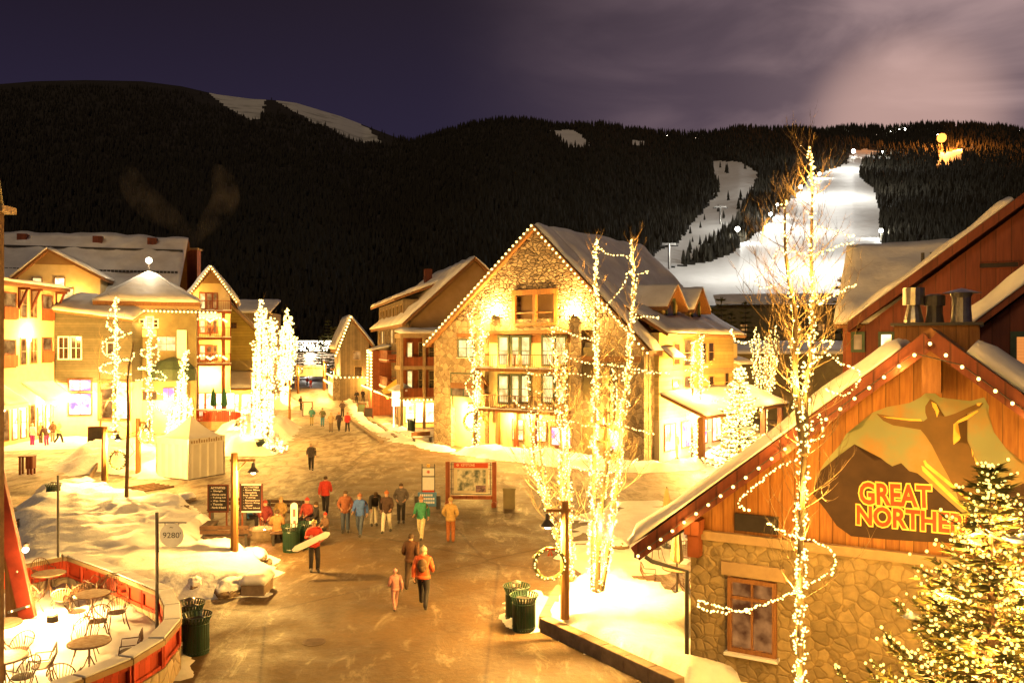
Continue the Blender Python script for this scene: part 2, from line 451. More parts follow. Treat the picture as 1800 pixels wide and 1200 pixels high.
def relief(X, Y, Z, t):
    n = np.sin(X*0.013+Y*0.004)*np.cos(Y*0.009-X*0.005)+0.6*np.sin(X*0.031-Y*0.017+1.3)
    return Z + n*2.5*np.clip(t*(1-t)*4, 0, 1)
NPX = 900; NT = 150
pxs = np.linspace(-650, 2550, NPX); ts = np.linspace(0, 1, NT)
PX, TT = np.meshgrid(pxs, ts)
X, Y, Z = terr(PX, TT)
Z = relief(X, Y, Z, TT)
# behind the ridge the ground falls away
back = np.stack([X[-1]*1.25, Y[-1]*1.25, Z[-1]*0.55], -1)[None]
back2 = np.stack([X[-1]*1.9, Y[-1]*1.9, Z[-1]*0.0-5], -1)[None]
V = np.concatenate([np.stack([X, Y, Z], -1), back, back2], 0)
rows = V.shape[0]
V = V.reshape(-1, 3)
idx = np.arange(rows*NPX).reshape(rows, NPX)
Fq = np.stack([idx[:-1, :-1], idx[:-1, 1:], idx[1:, 1:], idx[1:, :-1]], -1).reshape(-1, 4)
def inpoly(x, y, poly):
    c = np.zeros(x.shape, bool); n = len(poly)
    for i in range(n):
        x1, y1 = poly[i]; x2, y2 = poly[(i+1) % n]
        if y1 == y2: continue
        hit = ((y1 > y) != (y2 > y)) & (x < (x2-x1)*(y-y1)/(y2-y1)+x1)
        c ^= hit
    return c
PISTE = [(1497,262),(1542,264),(1552,268),(1516,286),(1510,312),(1538,332),(1546,372),(1550,445),(1552,540),(1180,540),(1150,500),(1160,474),
         (1200,467),(1255,459),(1288,442),(1340,404),(1368,372),(1398,346),(1424,312),(1460,298),(1488,288)]
PISTE2 = [(1253,283),(1302,285),(1334,304),(1326,332),(1306,366),(1290,402),(1242,430),(1222,452),(1160,478),(1138,474),(1150,442),
          (1190,430),(1216,392),(1250,352),(1262,330),(1252,300)]
ALP1 = [(362,160),(400,166),(440,172),(468,172),(458,207),(442,213),(420,200),(395,186)]
ALP2 = [(478,172),(522,178),(600,202),(645,224),(670,250),(628,250),(600,238),(575,222),(548,216),(536,204),(515,196)]
GLADE = [(966,228),(1010,229),(1042,257),(1002,262),(984,246)]
GLADE2 = [(1108,249),(1136,247),(1136,256),(1112,256)]
ORANGE = [(1650,270),(1692,262),(1690,286),(1648,292)]
def scr(Vv): return 900+Vv[:, 0]/Vv[:, 1]*F_PX, HOR-(Vv[:, 2]-EYE)/Vv[:, 1]*F_PX
fc = V[Fq].mean(1); sx_, sy_ = scr(fc)
jit = 2.2*np.sin(fc[:, 0]*0.13+fc[:, 1]*0.07)+1.6*np.sin(fc[:, 0]*0.31-fc[:, 1]*0.11)
frontf = np.arange(len(Fq)) < (NT-1)*(NPX-1)
cls = np.zeros(len(Fq), int)
for k, pg in ((1, PISTE), (2, PISTE2), (3, ALP1), (3, ALP2), (4, GLADE), (4, GLADE2), (4, ORANGE)):
    cls[inpoly(sx_+jit, sy_+jit*0.4, pg) & frontf & (cls == 0)] = k
def np_mesh(name, V, Fq, mats, smooth=True):
    used, inv = np.unique(Fq, return_inverse=True)
    me = bpy.data.meshes.new(name)
    nv, nf, k = len(used), len(Fq), Fq.shape[1]
    me.vertices.add(nv); me.vertices.foreach_set('co', V[used].ravel())
    me.loops.add(nf*k); me.loops.foreach_set('vertex_index', inv.reshape(-1).astype(np.int32))
    me.polygons.add(nf); me.polygons.foreach_set('loop_start', np.arange(nf, dtype=np.int32)*k)
    me.polygons.foreach_set('use_smooth', [smooth]*nf)
    for m in mats: me.materials.append(m)
    me.update(calc_edges=True)
    return me
FLOORF = mat('forest_floor', (0.024,0.020,0.012), (0.045,0.037,0.024), rough=0.95, scale=0.02, detail=8, lo=0.5, hi=0.75)
SNOWP = mat('piste_snow', (0.80,0.79,0.76), (0.70,0.69,0.66), rough=0.6, scale=0.02, bump=0.5, bscale=0.06, dist=3.0, detail=6)
ALPSN = mat('alpine_snow', (0.60,0.60,0.55), (0.18,0.18,0.15), rough=0.8, scale=0.012, detail=8, lo=0.5, hi=0.72)
for nm, ks, mt in (('mountain', (0,), FLOORF), ('ski_slope', (1,), SNOWP), ('ski_trail', (2,), SNOWP), ('snowfield', (3,), ALPSN), ('clearing', (4,), SNOWP)):
    me = np_mesh(nm, V, Fq[np.isin(cls, ks)], [mt])
    o = bpy.data.objects.new(nm, me); col.objects.link(o); o['kind'] = 'structure'

# ---- forest: every tree a small jagged cone, one object
def conifers(name, X, Y, Z, H, label, mats):
    n = len(X); k = 5
    ang = rng.uniform(0, 6.28, n)
    tiers = ((0.0, 0.17), (0.42, 0.075), (0.36, 0.13), (1.0, 0.0))
    vs = []
    for ti, (h, r) in enumerate(tiers[:3]):
        a = ang[:, None] + np.arange(k)[None]*2*np.pi/k + ti*0.6
        rr = (H*r)[:, None]*rng.uniform(0.7, 1.3, (n, k))
        vs.append(np.stack([X[:, None]+rr*np.cos(a), Y[:, None]+rr*np.sin(a), (Z+H*h)[:, None]+0*a], -1))
    top = np.stack([X, Y, Z+H], -1)[:, None]
    VV = np.concatenate(vs+[top], 1)        # n, 3k+1, 3
    q = []
    for i in range(k):
        j = (i+1) % k
        q += [(i, j, k+j), (i, k+j, k+i), (2*k+i, 2*k+j, 3*k)]
    q = np.array(q)
    F3 = (q[None]+(np.arange(n)*(3*k+1))[:, None, None]).reshape(-1, 3)
    me = np_mesh(name, VV.reshape(-1, 3), F3, mats, smooth=False)
    o = bpy.data.objects.new(name, me); col.objects.link(o)
    o['kind'] = 'stuff'; o['label'] = label; o['category'] = 'forest'
    return o
FOREST = mat('forest_needles', (0.021,0.018,0.011), (0.030,0.025,0.015), rough=0.9, scale=0.05, detail=3)
NTREE = 34000
tpx = rng.uniform(-250, 2050, NTREE*2); tt = rng.uniform(0.0, 1.0, NTREE*2)**0.8
# keep the ridge line itself well wooded on the right
extra = 2600
tpx = np.concatenate([tpx, rng.uniform(700, 2050, extra)]); tt = np.concatenate([tt, rng.uniform(0.985, 1.0, extra)])
tX, tY, tZ = terr(tpx, tt); tZ = relief(tX, tY, tZ, tt)
sx_, sy_ = 900+tX/tY*F_PX, HOR-(tZ-EYE)/tY*F_PX
keep = np.ones(len(tX), bool)
for pg in (PISTE, PISTE2, ALP1, ALP2, GLADE, GLADE2, ORANGE): keep &= ~inpoly(sx_, sy_, pg)
keep &= ~((sx_ > 340) & (sx_ < 690) & (tt > 0.93) & (rng.random(len(tX)) < 0.9))
keep &= ~((sx_ < 350) & (tt > 0.97))
# thin where only the near flank was asked for, so the count stays modest
keep &= rng.random(len(tX)) < 0.8
keep &= ~((sx_ > 1120) & (sx_ < 1570) & (sy_ > 452+np.clip((1250-sx_)*.15, 0, 20)) & (tt < .3))
# scattered single trees on the dim trail
dots = rng.uniform(0, 1, (70, 2)); ex, ey = 1150+dots[:, 0]*190, 290+dots[:, 1]*185
sel = inpoly(ex, ey, PISTE2)
eX, eY, eZ = terr_at(ex[sel], ey[sel])
tX = np.concatenate([tX[keep], eX]); tY = np.concatenate([tY[keep], eY]); tZ = np.concatenate([tZ[keep], eZ])
tH = rng.uniform(.65, 1.25, len(tX))*np.interp(tY, [250, 700, 1500], [6.5, 9.5, 12.5])
conifers('forest', tX, tY, tZ-1.0, tH, 'dark conifer forest covering the mountains behind the village', [FOREST])

# ---- lights of the floodlit slope: tall masts with lamp heads, plus added lamps without masts
def mast(px, py, power, color=(1.0,0.98,0.90), h=9.0, r=0.55, label=None, lift=0.0):
    x, y, z = [float(a) for a in terr_at(px, py)]
    t = thing('floodlight_mast', label, 'floodlight', (x, y, z-0.5), group='floodlights along the ski slope')
    sc_ = max(1.0, y/600)
    m = MB(); m.tube([(0,0,0),(0,0,h)], [0.18*sc_,0.12*sc_], 6); obj('pole', m, GALV, t)
    m = MB(); m.box(-0.7*sc_,0.7*sc_,-0.25,0.25,h,h+0.5*sc_); obj('lamp_housing', m, GALV, t)
    m = MB(); m.ball((0,-0.6,h+0.15), r*sc_*1.0); g = obj('lamp_lens', m, SLOPE_L if color[2] > 0.5 else SLOPE_O, t)
    lamp(x, y-(2.2 if color[2] > .5 else 14), z+h-1.0, power, color, 0.3, 'slope_light')
SLOPE_L = emit('slope_lamp', (1.0,0.97,0.85), 40.0, sample='NONE')
SLOPE_O = emit('orange_lamp', (1.0,0.30,0.045), 4.0, sample='NONE')
for i, (px, py, pw, hh, rr, lb) in enumerate([
    (1296,428,18e3,9,1.4,'starry white floodlight lowest on the left edge of the ski slope'),
    (1354,398,24e3,9,1.25,'white floodlight second lowest on the left edge of the ski slope'),
    (1366,382,18e3,10,.8,'small white floodlight just above the second one on the slope edge'),
    (1407,345,40e3,9,1.3,'white floodlight where the ski slope bends, left of the tall lit aspen'),
    (1440,318,20e3,8,1.0,'floodlight beside the upper ski slope behind the tall lit aspen'),
    (1500,276,60e3,8,1.4,'bright white floodlight at the very top of the ski slope'),
    (1548,425,14e3,7,1.3,'white floodlight on the right edge of the ski slope above the grey roof'),
    (1551,275,50e3,6,.9,'floodlight right of the top of the ski slope'),
    ]): mast(px, py, pw, h=hh, r=rr, label=lb)
mast(1655, 262, 1300e3, color=(1.0,0.30,0.04), h=16, r=3.4, label='big orange floodlight above a clearing on the right hill')
for (px, py, z_, pw) in ((1385,410,42,130e3),(1470,480,34,150e3),(1280,490,26,26e3),(1470,350,46,230e3),(1500,300,40,200e3)):  # mastless lamps added high over the piste to even out its light
    x, y, z = [float(a) for a in terr_at(px, py)]
    lamp(x, y, z+z_, pw, (1.0,0.98,0.90), 0.3, 'slope_light')
RL = [(1172,240,.7,'lone tiny white light at the left end of the ridge lights'),(1205,240,1.4,'left light of the bright ridge cluster above the dim trail'),(1214,238,1.6,'brightest middle light of the ridge cluster above the dim trail'),(1224,243,1.0,'right light of the ridge cluster above the dim trail'),
 (1445,231,1.3,'first light from the left in the row of five above the ski slope'),(1456,230,1.5,'second light from the left in the row of five above the ski slope'),(1464,229,1.25,'middle light in the row of five above the ski slope'),(1474,231,1.5,'fourth light from the left in the row of five above the ski slope'),(1482,232,1.2,'last light on the right in the row of five above the ski slope'),
 (1541,238,1.0,'small light on the ridge just right of the top of the slope'),(1566,232,1.6,'left light of the ridge group under the cloud glow'),(1580,230,2.2,'middle light of the ridge group under the cloud glow'),(1588,229,2.6,'largest right light of the ridge group under the cloud glow'),(1467,250,.8,'small light in the woods below the row of five'),
 (1790,232,2.0,'white light on the ridge at the right frame edge'),(1647,238,1.2,'small light just above the big orange floodlight'),(1690,264,1.1,'bluish white light beside the orange clearing'),(1407,258,1.3,'light in the woods above the tallest aspen tip'),(1400,250,.8,'fainter light just above the one over the aspen tip'),(1277,262,.7,'faint light over the head of the dim ski trail'),(1390,290,.7,'faint light in the woods left of the tallest aspen tip')]
for (px, py, rr, rl_) in RL:
    x, y, z = [float(a) for a in terr_at(px, max(py, float(np.interp(px, RX, RY))+0.5))]
    z = EYE-(py-HOR)/F_PX*y
    t = thing('ridge_light', rl_, 'light', (x, y-3, z-7), group='white lights on the distant ridge')
    m = MB(); m.tube([(0,0,-6),(0,0,7)], [0.3,0.2], 5); obj('pole', m, GALV, t)
    m = MB(); m.ball((0,0,7), rr*1.15); obj('lamp', m, SLOPE_L, t)

# ---- ground sheet
def plaza_material():
    m = bpy.data.materials.new('packed_street'); m.use_nodes = True
    t = m.node_tree; b = t.nodes['Principled BSDF']; n = t.nodes.new; l = t.links.new
    co = n('ShaderNodeTexCoord')
    def nz(scale, det=5, rough=0.6, st=(1,1,1), dist=0):
        mp = n('ShaderNodeMapping'); mp.inputs['Scale'].default_value = st; l(co.outputs['Object'], mp.inputs[0])
        x = n('ShaderNodeTexNoise'); x.inputs['Scale'].default_value = scale; x.inputs['Detail'].default_value = det
        x.inputs['Roughness'].default_value = rough; x.inputs['Distortion'].default_value = dist
        l(mp.outputs[0], x.inputs['Vector']); return x.outputs['Fac']
    def ramp(src, a, bb, ca, cb):
        r = n('ShaderNodeValToRGB'); r.color_ramp.elements[0].position = a; r.color_ramp.elements[1].position = bb
        r.color_ramp.elements[0].color = (*ca, 1); r.color_ramp.elements[1].color = (*cb, 1)
        l(src, r.inputs[0]); return r.outputs[0]
    def mixc(f, a, bb, mode='MIX'):
        x = n('ShaderNodeMix'); x.data_type = 'RGBA'; x.blend_type = mode
        if isinstance(f, float): x.inputs[0].default_value = f
        else: l(f, x.inputs[0])
        l(a, x.inputs[6]); l(bb, x.inputs[7]); return x.outputs[2]
    base = ramp(nz(0.35, 6), 0.35, 0.7, (0.078,0.044,0.017), (0.128,0.078,0.033))
    fine = ramp(nz(5.0, 6, 0.75), 0.3, 0.7, (0.75,0.75,0.75), (1.2,1.2,1.2))
    base = mixc(1.0, base, fine, 'MULTIPLY')
    tr = nz(1.6, 8, 0.72, (1,0.35,1), 0.6)          # trodden snow dragged out along the street
    big = nz(0.10, 2)
    sep = n('ShaderNodeSeparateXYZ'); l(co.outputs['Object'], sep.inputs[0])
    # the right side of the plaza and its edges keep more snow
    ax = n('ShaderNodeMath'); ax.operation = 'ADD'; ax.inputs[1].default_value = 3.0; l(sep.outputs[0], ax.inputs[0])
    ab = n('ShaderNodeMath'); ab.operation = 'ABSOLUTE'; l(ax.outputs[0], ab.inputs[0])
    mr = n('ShaderNodeMapRange'); mr.inputs[1].default_value = 3.5; mr.inputs[2].default_value = 11; mr.inputs[3].default_value = -0.05; mr.inputs[4].default_value = 0.14
    l(ab.outputs[0], mr.inputs[0])
    s1 = n('ShaderNodeMath'); s1.operation = 'ADD'; l(tr, s1.inputs[0]); l(mr.outputs[0], s1.inputs[1])
    s2 = n('ShaderNodeMath'); s2.operation = 'MULTIPLY_ADD'; s2.inputs[1].default_value = 0.25; l(big, s2.inputs[0]); l(s1.outputs[0], s2.inputs[2])
    sn = ramp(s2.outputs[0], 0.62, 0.80, (0,0,0), (0.42,0.42,0.42))
    colr = mixc(sn, base, ramp(nz(8.0), 0.3, 0.7, (0.62,0.55,0.44), (0.45,0.38,0.28)))
    # long cracks
    vo = n('ShaderNodeTexVoronoi'); vo.feature = 'DISTANCE_TO_EDGE'; vo.inputs['Scale'].default_value = 0.11
    wv = n('ShaderNodeMix'); wv.data_type = 'VECTOR'; wv.inputs[0].default_value = 0.06
    t2 = n('ShaderNodeTexNoise'); t2.inputs['Scale'].default_value = 0.5; t2.inputs['Detail'].default_value = 6
    l(co.outputs['Object'], t2.inputs['Vector']); l(co.outputs['Object'], wv.inputs[4]); l(t2.outputs['Color'], wv.inputs[5])
    l(wv.outputs[1], vo.inputs['Vector'])
    cr = ramp(vo.outputs['Distance'], 0.001, 0.006, (0.55,0.5,0.45), (1,1,1))
    colr = mixc(1.0, colr, cr, 'MULTIPLY')
    l(colr, b.inputs['Base Color'])
    rr = ramp(nz(0.7, 5), 0.3, 0.7, (0.42,)*3, (0.85,)*3); l(rr, b.inputs['Roughness'])
    b.inputs['Specular IOR Level'].default_value = 0.35
    bp = n('ShaderNodeBump'); bp.inputs['Strength'].default_value = 0.6; bp.inputs['Distance'].default_value = 0.06
    hm = n('ShaderNodeMath'); hm.operation = 'ADD'; l(nz(3.2, 8, 0.7), hm.inputs[0]); l(tr, hm.inputs[1])
    l(hm.outputs[0], bp.inputs['Height']); l(bp.outputs[0], b.inputs['Normal'])
    return m
PLAZA = plaza_material()
mb = MB()
for i in range(12):
    for j in range(12):
        pass
mb.add([(-3500,-200,0),(3500,-200,0),(3500,3200,0),(-3500,3200,0)], [(0,1,2,3)])
struct('ground', mb, PLAZA)

# ---- snow banks: rounded, lumpy heaps inside a polygon on the ground
def mound(name, poly, h, edge=0.8, step=0.22, z0=-0.03, lump=0.25, seed=0, mat_=None, flat=False, wallz=None):
    poly = [(p[0], p[1]) for p in poly]
    xs = [p[0] for p in poly]; ys = [p[1] for p in poly]
    nx = max(4, int((max(xs)-min(xs))/step)+2); ny = max(4, int((max(ys)-min(ys))/step)+2)
    gx, gy = np.meshgrid(np.linspace(min(xs)-step, max(xs)+step, nx), np.linspace(min(ys)-step, max(ys)+step, ny))
    ins = inpoly(gx.ravel(), gy.ravel(), poly).reshape(gx.shape)
    dmin = np.full(gx.shape, 1e9)
    for i in range(len(poly)):
        x1, y1 = poly[i]; x2, y2 = poly[(i+1) % len(poly)]
        dx, dy = x2-x1, y2-y1; q = np.clip(((gx-x1)*dx+(gy-y1)*dy)/(dx*dx+dy*dy+1e-9), 0, 1)
        dmin = np.minimum(dmin, np.hypot(gx-x1-q*dx, gy-y1-q*dy))
    sd_ = np.where(ins, dmin, -dmin)
    nzv = np.array([[mnoise.fractal(Vector((x*0.55+seed, y*0.55, seed)), 0.6, 2.0, 4) for x, y in zip(rx, ry)] for rx, ry in zip(gx, gy)])
    sd_ = sd_ + nzv*0.35*(0 if flat else 1)
    prof = np.clip(sd_/edge+0.25, 0, 1); prof = prof*prof*(3-2*prof)
    fine = np.array([[mnoise.fractal(Vector((x*3.1, y*3.1, seed+5)), 0.9, 2.0, 3) for x, y in zip(rx, ry)] for rx, ry in zip(gx, gy)])
    gz = z0 + prof*(h*(1+lump*nzv*1.6)+.03*fine)
    mb = MB()
    vs = [(float(a), float(b), float(c)) for a, b, c in zip(gx.ravel(), gy.ravel(), gz.ravel())]
    fs = []
    pr = prof
    for j in range(ny-1):
        for i in range(nx-1):
            if pr[j, i]+pr[j+1, i]+pr[j, i+1]+pr[j+1, i+1] > 0.001:
                a = j*nx+i; fs.append((a, a+1, a+nx+1, a+nx))
    used = sorted({i for f in fs for i in f}); remap = {u: k for k, u in enumerate(used)}
    mb.add([vs[u] for u in used], [tuple(remap[i] for i in f) for f in fs])
    return struct(name, mb, mat_ or SNOW, smooth=True)
def gp(lst, z=0.0): return [tuple(G(px, py, z)[:2]) for px, py in lst]
mound('snow_bank', gp([(10,925),(75,858),(150,846),(205,870),(335,890),(362,925),(372,962),(440,972),(478,985),(468,1046),(330,1052),(250,1046),(130,1030),(0,1040)]), 0.6, 1.4, seed=1, lump=0.22)
mound('snow_bank', gp([(100,820),(150,786),(235,782),(285,792),(288,842),(240,838),(185,826),(120,836)]), 0.6, 1.3, step=0.4, seed=2, lump=0.5)
mound('snow_bank', gp([(385,752),(440,742),(505,745),(522,752),(500,776),(470,800),(390,800)]), 0.9, 1.6, step=0.45, seed=3, lump=0.4)
mound('snow_bank', gp([(462,700),(512,702),(522,712),(500,720),(470,718)]), 0.8, 1.5, step=0.6, seed=4)
mound('snow_bank', gp([(800,796),(850,787),(1000,800),(1130,818),(1235,814),(1262,806),(1275,816),(1210,826),(1130,832),(1000,822),(860,806)]), 0.42, 1.0, step=0.35, seed=5, lump=0.5)
mound('snow_bank', gp([(585,668),(600,690),(622,724),(640,750),(690,774),(760,790),(800,796),(790,786),(740,776),(690,762),(655,744),(632,718),(608,690),(594,668)]), 0.25, 0.7, step=0.5, seed=6, lump=0.6)
mound('snow_bank', gp([(668,748),(690,756),(742,775),(762,778),(758,770),(705,752),(680,742)]), 0.22, 0.6, step=0.35, seed=7, lump=0.5)
mound('snow_bank', gp([(540,664),(590,664),(598,669),(545,670)]), 0.7, 1.4, step=1.0, seed=8)
mound('snow_bank', gp([(1005,905),(1080,880),(1160,880),(1200,900),(1230,1000),(1160,1010),(1010,1010),(985,980)]), 0.10, 1.6, step=0.35, seed=9, lump=0.8)
mound('snow_bank', gp([(0,758),(120,760),(180,772),(170,786),(90,790),(0,792)]), 0.14, 1.2, step=0.5, seed=10)
mound('snow_bank', gp([(884,1082),(900,1050),(945,1030),(975,1060),(968,1102),(935,1122),(890,1104)]), 0.16, 0.5, step=0.2, seed=12, lump=0.6)
mound('snow_bank', gp([(318,1060),(330,1150),(380,1200),(340,1260),(250,1260),(290,1140)]), 0.12, 0.5, step=0.22, seed=13, lump=0.8)
mound('snow_bank', gp([(1240,790),(1330,770),(1420,760),(1420,840),(1300,850),(1240,826)]), 0.35, 1.0, step=0.5, seed=14)
# ================================================================== BUILDINGS
class Bld:
    """a building frame: local x runs along its front, local y goes into it, z up"""
    def __init__(s, name, label, cat, x, y, deg, z=0.0, group=None):
        s.o = thing(name, label, cat, (x, y, z), R(deg), group)
        s.x, s.y, s.z0, s.a = x, y, z, R(deg)
        s.ca, s.sa = math.cos(s.a), math.sin(s.a)
        s.doors = None
    def loc(s, x, y, z):
        dx, dy = x-s.x, y-s.y
        return Vector((dx*s.ca+dy*s.sa, -dx*s.sa+dy*s.ca, z-s.z0))
    def wpt(s, x, y, z): return Vector((s.x+x*s.ca-y*s.sa, s.y+x*s.sa+y*s.ca, z+s.z0))
    def ray(s, px, py):
        c = s.loc(0, 0, EYE); d = s.loc((px-900)/F_PX, 1.0, EYE-(py-HOR)/F_PX)-c
        return c, d
    def f(s, px, py, d=0.0):                 # photo pixel on the plane y = d (front) -> (x, z)
        c, r = s.ray(px, py); t = (d-c.y)/r.y; p = c+r*t
        return p.x, p.z
    def sd(s, px, py, x0):                   # photo pixel on the plane x = x0 -> (y, z)
        c, r = s.ray(px, py); t = (x0-c.x)/r.x; p = c+r*t
        return p.y, p.z
    def part(s, name, mb, m, **k): return obj(name, mb, m, s.o, **k)
    def panel(s, name, x0, x1, z0, z1, y0, y1, m, **k):
        b = MB(); b.box(x0, x1, y0, y1, z0, z1); return s.part(name, b, m, **k)
    def window(s, x0, x1, z0, z1, y=0.0, pane=None, frame=None, nx=2, nz=2, fw=0.09, out=0.07, name='window', sill=False, face='f'):
        """window in the front plane (face f) or in the plane x=y (face r: seen from +x, l: from -x)"""
        pane = pane or LITWIN; frame = frame or GRNTRM
        def bx(mb, a0, a1, c0, c1, d0, d1):
            if face == 'f': mb.box(a0, a1, y-d1, y-d0, c0, c1)
            elif face == 'r': mb.box(y+d0, y+d1, a0, a1, c0, c1)
            else: mb.box(y-d1, y-d0, a0, a1, c0, c1)
        m = MB()
        bx(m, x0-fw, x0, z0-fw, z1+fw, 0.004, out); bx(m, x1, x1+fw, z0-fw, z1+fw, 0.004, out)
        bx(m, x0, x1, z1, z1+fw, 0.004, out-.002); bx(m, x0, x1, z0-fw, z0, 0.004, out-.002)
        mw = 0.045
        for i in range(1, nx):
            xx = x0+(x1-x0)*i/nx; bx(m, xx-mw/2, xx+mw/2, z0, z1, 0.006, out*0.75)
        for i in range(1, nz):
            zz = z0+(z1-z0)*i/nz; bx(m, x0, x1, zz-mw/2, zz+mw/2, 0.008, out*0.7)
        w_ = s.part(name, m, frame)
        m = MB(); bx(m, x0, x1, z0, z1, -0.02, 0.02)
        obj('pane', m, pane, w_)
        if sill:
            m = MB(); bx(m, x0-fw*1.6, x1+fw*1.6, z0-fw-0.06, z0-fw-.002, 0.0, out+0.12); obj('sill', m, SNOWR, w_)
        return w_
    def fwin(s, px0, py0, px1, py1, y=0.0, **k):
        xa, _ = s.f(px0, py0, y); xb, _ = s.f(px1, py1, y)
        pm = (px0+px1)/2; _, za = s.f(pm, py0, y); _, zb = s.f(pm, py1, y)
        return s.window(min(xa, xb), max(xa, xb), min(za, zb), max(za, zb), y, **k)
    def railing(s, x0, x1, z, y, h=1.0, m=None, y1=None, n=None, name='railing', snow=True, slab=0.22):
        """balcony: slab + rail from y (outer, negative = towards viewer) back to y1"""
        m = m or BEAM
        y1 = 0.0 if y1 is None else y1
        b = MB(); b.box(x0, x1, y, y1-.004, z-slab, z); bal = s.part('balcony', b, m)
        r = MB(); n = n or max(3, int((x1-x0)/0.16))
        for i in range(n+1):
            xx = x0+0.03+(x1-x0-0.06)*i/n; r.box(xx-.015, xx+.015, y+.02, y+.05, z+.08, z+h-.05)
        for zz, t in ((z+h-.05, .06), (z+.08, .05)): r.box(x0, x1, y+.012, y+.058, zz, zz+t)
        for xx in (x0+.04, (x0+x1)/2, x1-.04): r.box(xx-.05, xx+.05, y, y+.075, z, z+h+.02)
        for xx in (x0+.03, x1-.03): 
            r.box(xx-.02, xx+.02, y+.08, y1-.006, z+h-.06, z+h-.01)
            k = max(2, int((y1-y)/0.2))
            for j in range(1, k): yy = y+.05+(y1-y-.05)*j/k; r.box(xx-.012, xx+.012, yy-.012, yy+.012, z, z+h-.06)
        obj('rail', r, m, bal)
        if snow:
            q = MB(); nn = 10
            for i in range(nn):
                xa = x0-0.05+(x1-x0+.1)*i/nn; xb = x0-0.05+(x1-x0+.1)*(i+1)/nn
                q.box(xa, xb+.002, y-.10, y+.18, z+.001, z+.09+.05*math.sin(i*1.7))
            obj('snow', q, SNOWR, bal)
        return bal

def snow_roof(parent, a, b, c, d, th=0.3, name='roof_snow', seed=0, m=None, lump=0.12, nu=16, nv=8, inset=0.0):
    """lumpy snow blanket over roof quad a-b (eave) c-d (ridge), a under d"""
    a, b, c, d = map(Vector, (a, b, c, d))
    nn = (b-a).cross(d-a).normalized()
    if nn.z < 0: nn = -nn
    top = []; bot = []
    for j in range(nv+1):
        for i in range(nu+1):
            u = i/nu; v = j/nv
            p = (a*(1-u)+b*u)*(1-v)+(d*(1-u)+c*u)*v
            e = min(u*nu, (1-u)*nu, v*nv*1.2+0.35, (1-v)*nv+.6, 1.0)
            k = th*(0.35+0.65*max(0, min(1, e))) + lump*mnoise.noise(p*0.7+Vector((seed, 0, 0)))
            top.append(p+nn*max(0.03, k)); bot.append(p+nn*0.004)
    mb = MB(); W = nu+1; fs = []
    nT = len(top)
    for j in range(nv):
        for i in range(nu):
            q = j*W+i; fs.append((q, q+1, q+W+1, q+W)); fs.append((nT+q, nT+q+W, nT+q+W+1, nT+q+1))
    for i in range(nu):
        fs.append((i, nT+i, nT+i+1, i+1)); q = nv*W+i; fs.append((q+1, nT+q+1, nT+q, q))
    for j in range(nv):
        q = j*W; fs.append((q+W, nT+q+W, nT+q, q)); q = j*W+nu; fs.append((q, nT+q, nT+q+W, q+W))
    mb.add(top+bot, fs)
    return obj(name, mb, m or SNOWR, parent, smooth=True)

def gable(b, x0, x1, ze, zp, y0, y1, wall, over=0.6, oy=0.7, th=0.22, snow=0.3, base=0.0, name='roof', roofm=None, xp=None, wallname='wall', seed=0, snow_sides=(0,1), lump=0.12):
    """gable volume with its gable end at y0; eave height ze, peak zp"""
    xp = (x0+x1)/2 if xp is None else xp
    m = MB(); m.xzprism([(x0,base),(x1,base),(x1,ze),(xp,zp),(x0,ze)], y0, y1)
    wl = b.part(wallname, m, wall)
    sl = (zp-ze)/(xp-x0); sr = (zp-ze)/(x1-xp)
    rf = MB()
    xl, zl = x0-over, ze-over*sl; xr, zr = x1+over, ze-over*sr
    e = .006
    tl = th*math.sqrt(1+sl*sl); tr = th*math.sqrt(1+sr*sr)
    rf.xzprism([(xl, zl+e), (xp, zp+e), (xp, zp+tl), (xl, zl+tl)], y0-oy, y1+oy*.5)
    rf.xzprism([(xp, zp+e), (xr, zr+e), (xr, zr+tr), (xp, zp+tr)], y0-oy, y1+oy*.5)
    roof = b.part(name, rf, roofm or BEAM)
    if snow:
        if 0 in snow_sides: snow_roof(roof, (xl-.1, y1+oy*.5, zl+tl), (xl-.1, y0-oy-.08, zl+tl), (xp, y0-oy-.08, zp+tl), (xp, y1+oy*.5, zp+tl), snow, 'roof_snow', seed, lump=lump)
        if 1 in snow_sides: snow_roof(roof, (xr+.1, y0-oy-.08, zr+tr), (xr+.1, y1+oy*.5, zr+tr), (xp, y1+oy*.5, zp+tr), (xp, y0-oy-.08, zp+tr), snow, 'roof_snow', seed+3, lump=lump)
    return wl, roof

# ------------------------------------------------------------------ 1. stone gable building in the centre
A = Bld('stone_building', 'big stone-fronted gable building strung with bulbs in the middle of the village', 'building', -6.1, 64.8, -37.3)
WA = 18.4; ZE, ZP, XP = 8.0, 15.9, 9.75; DA = 15.5
m = MB(); m.box(0.02, WA-.02, 0.5, DA, 0, 7.9); A.part('inner_wall', m, CREAM)
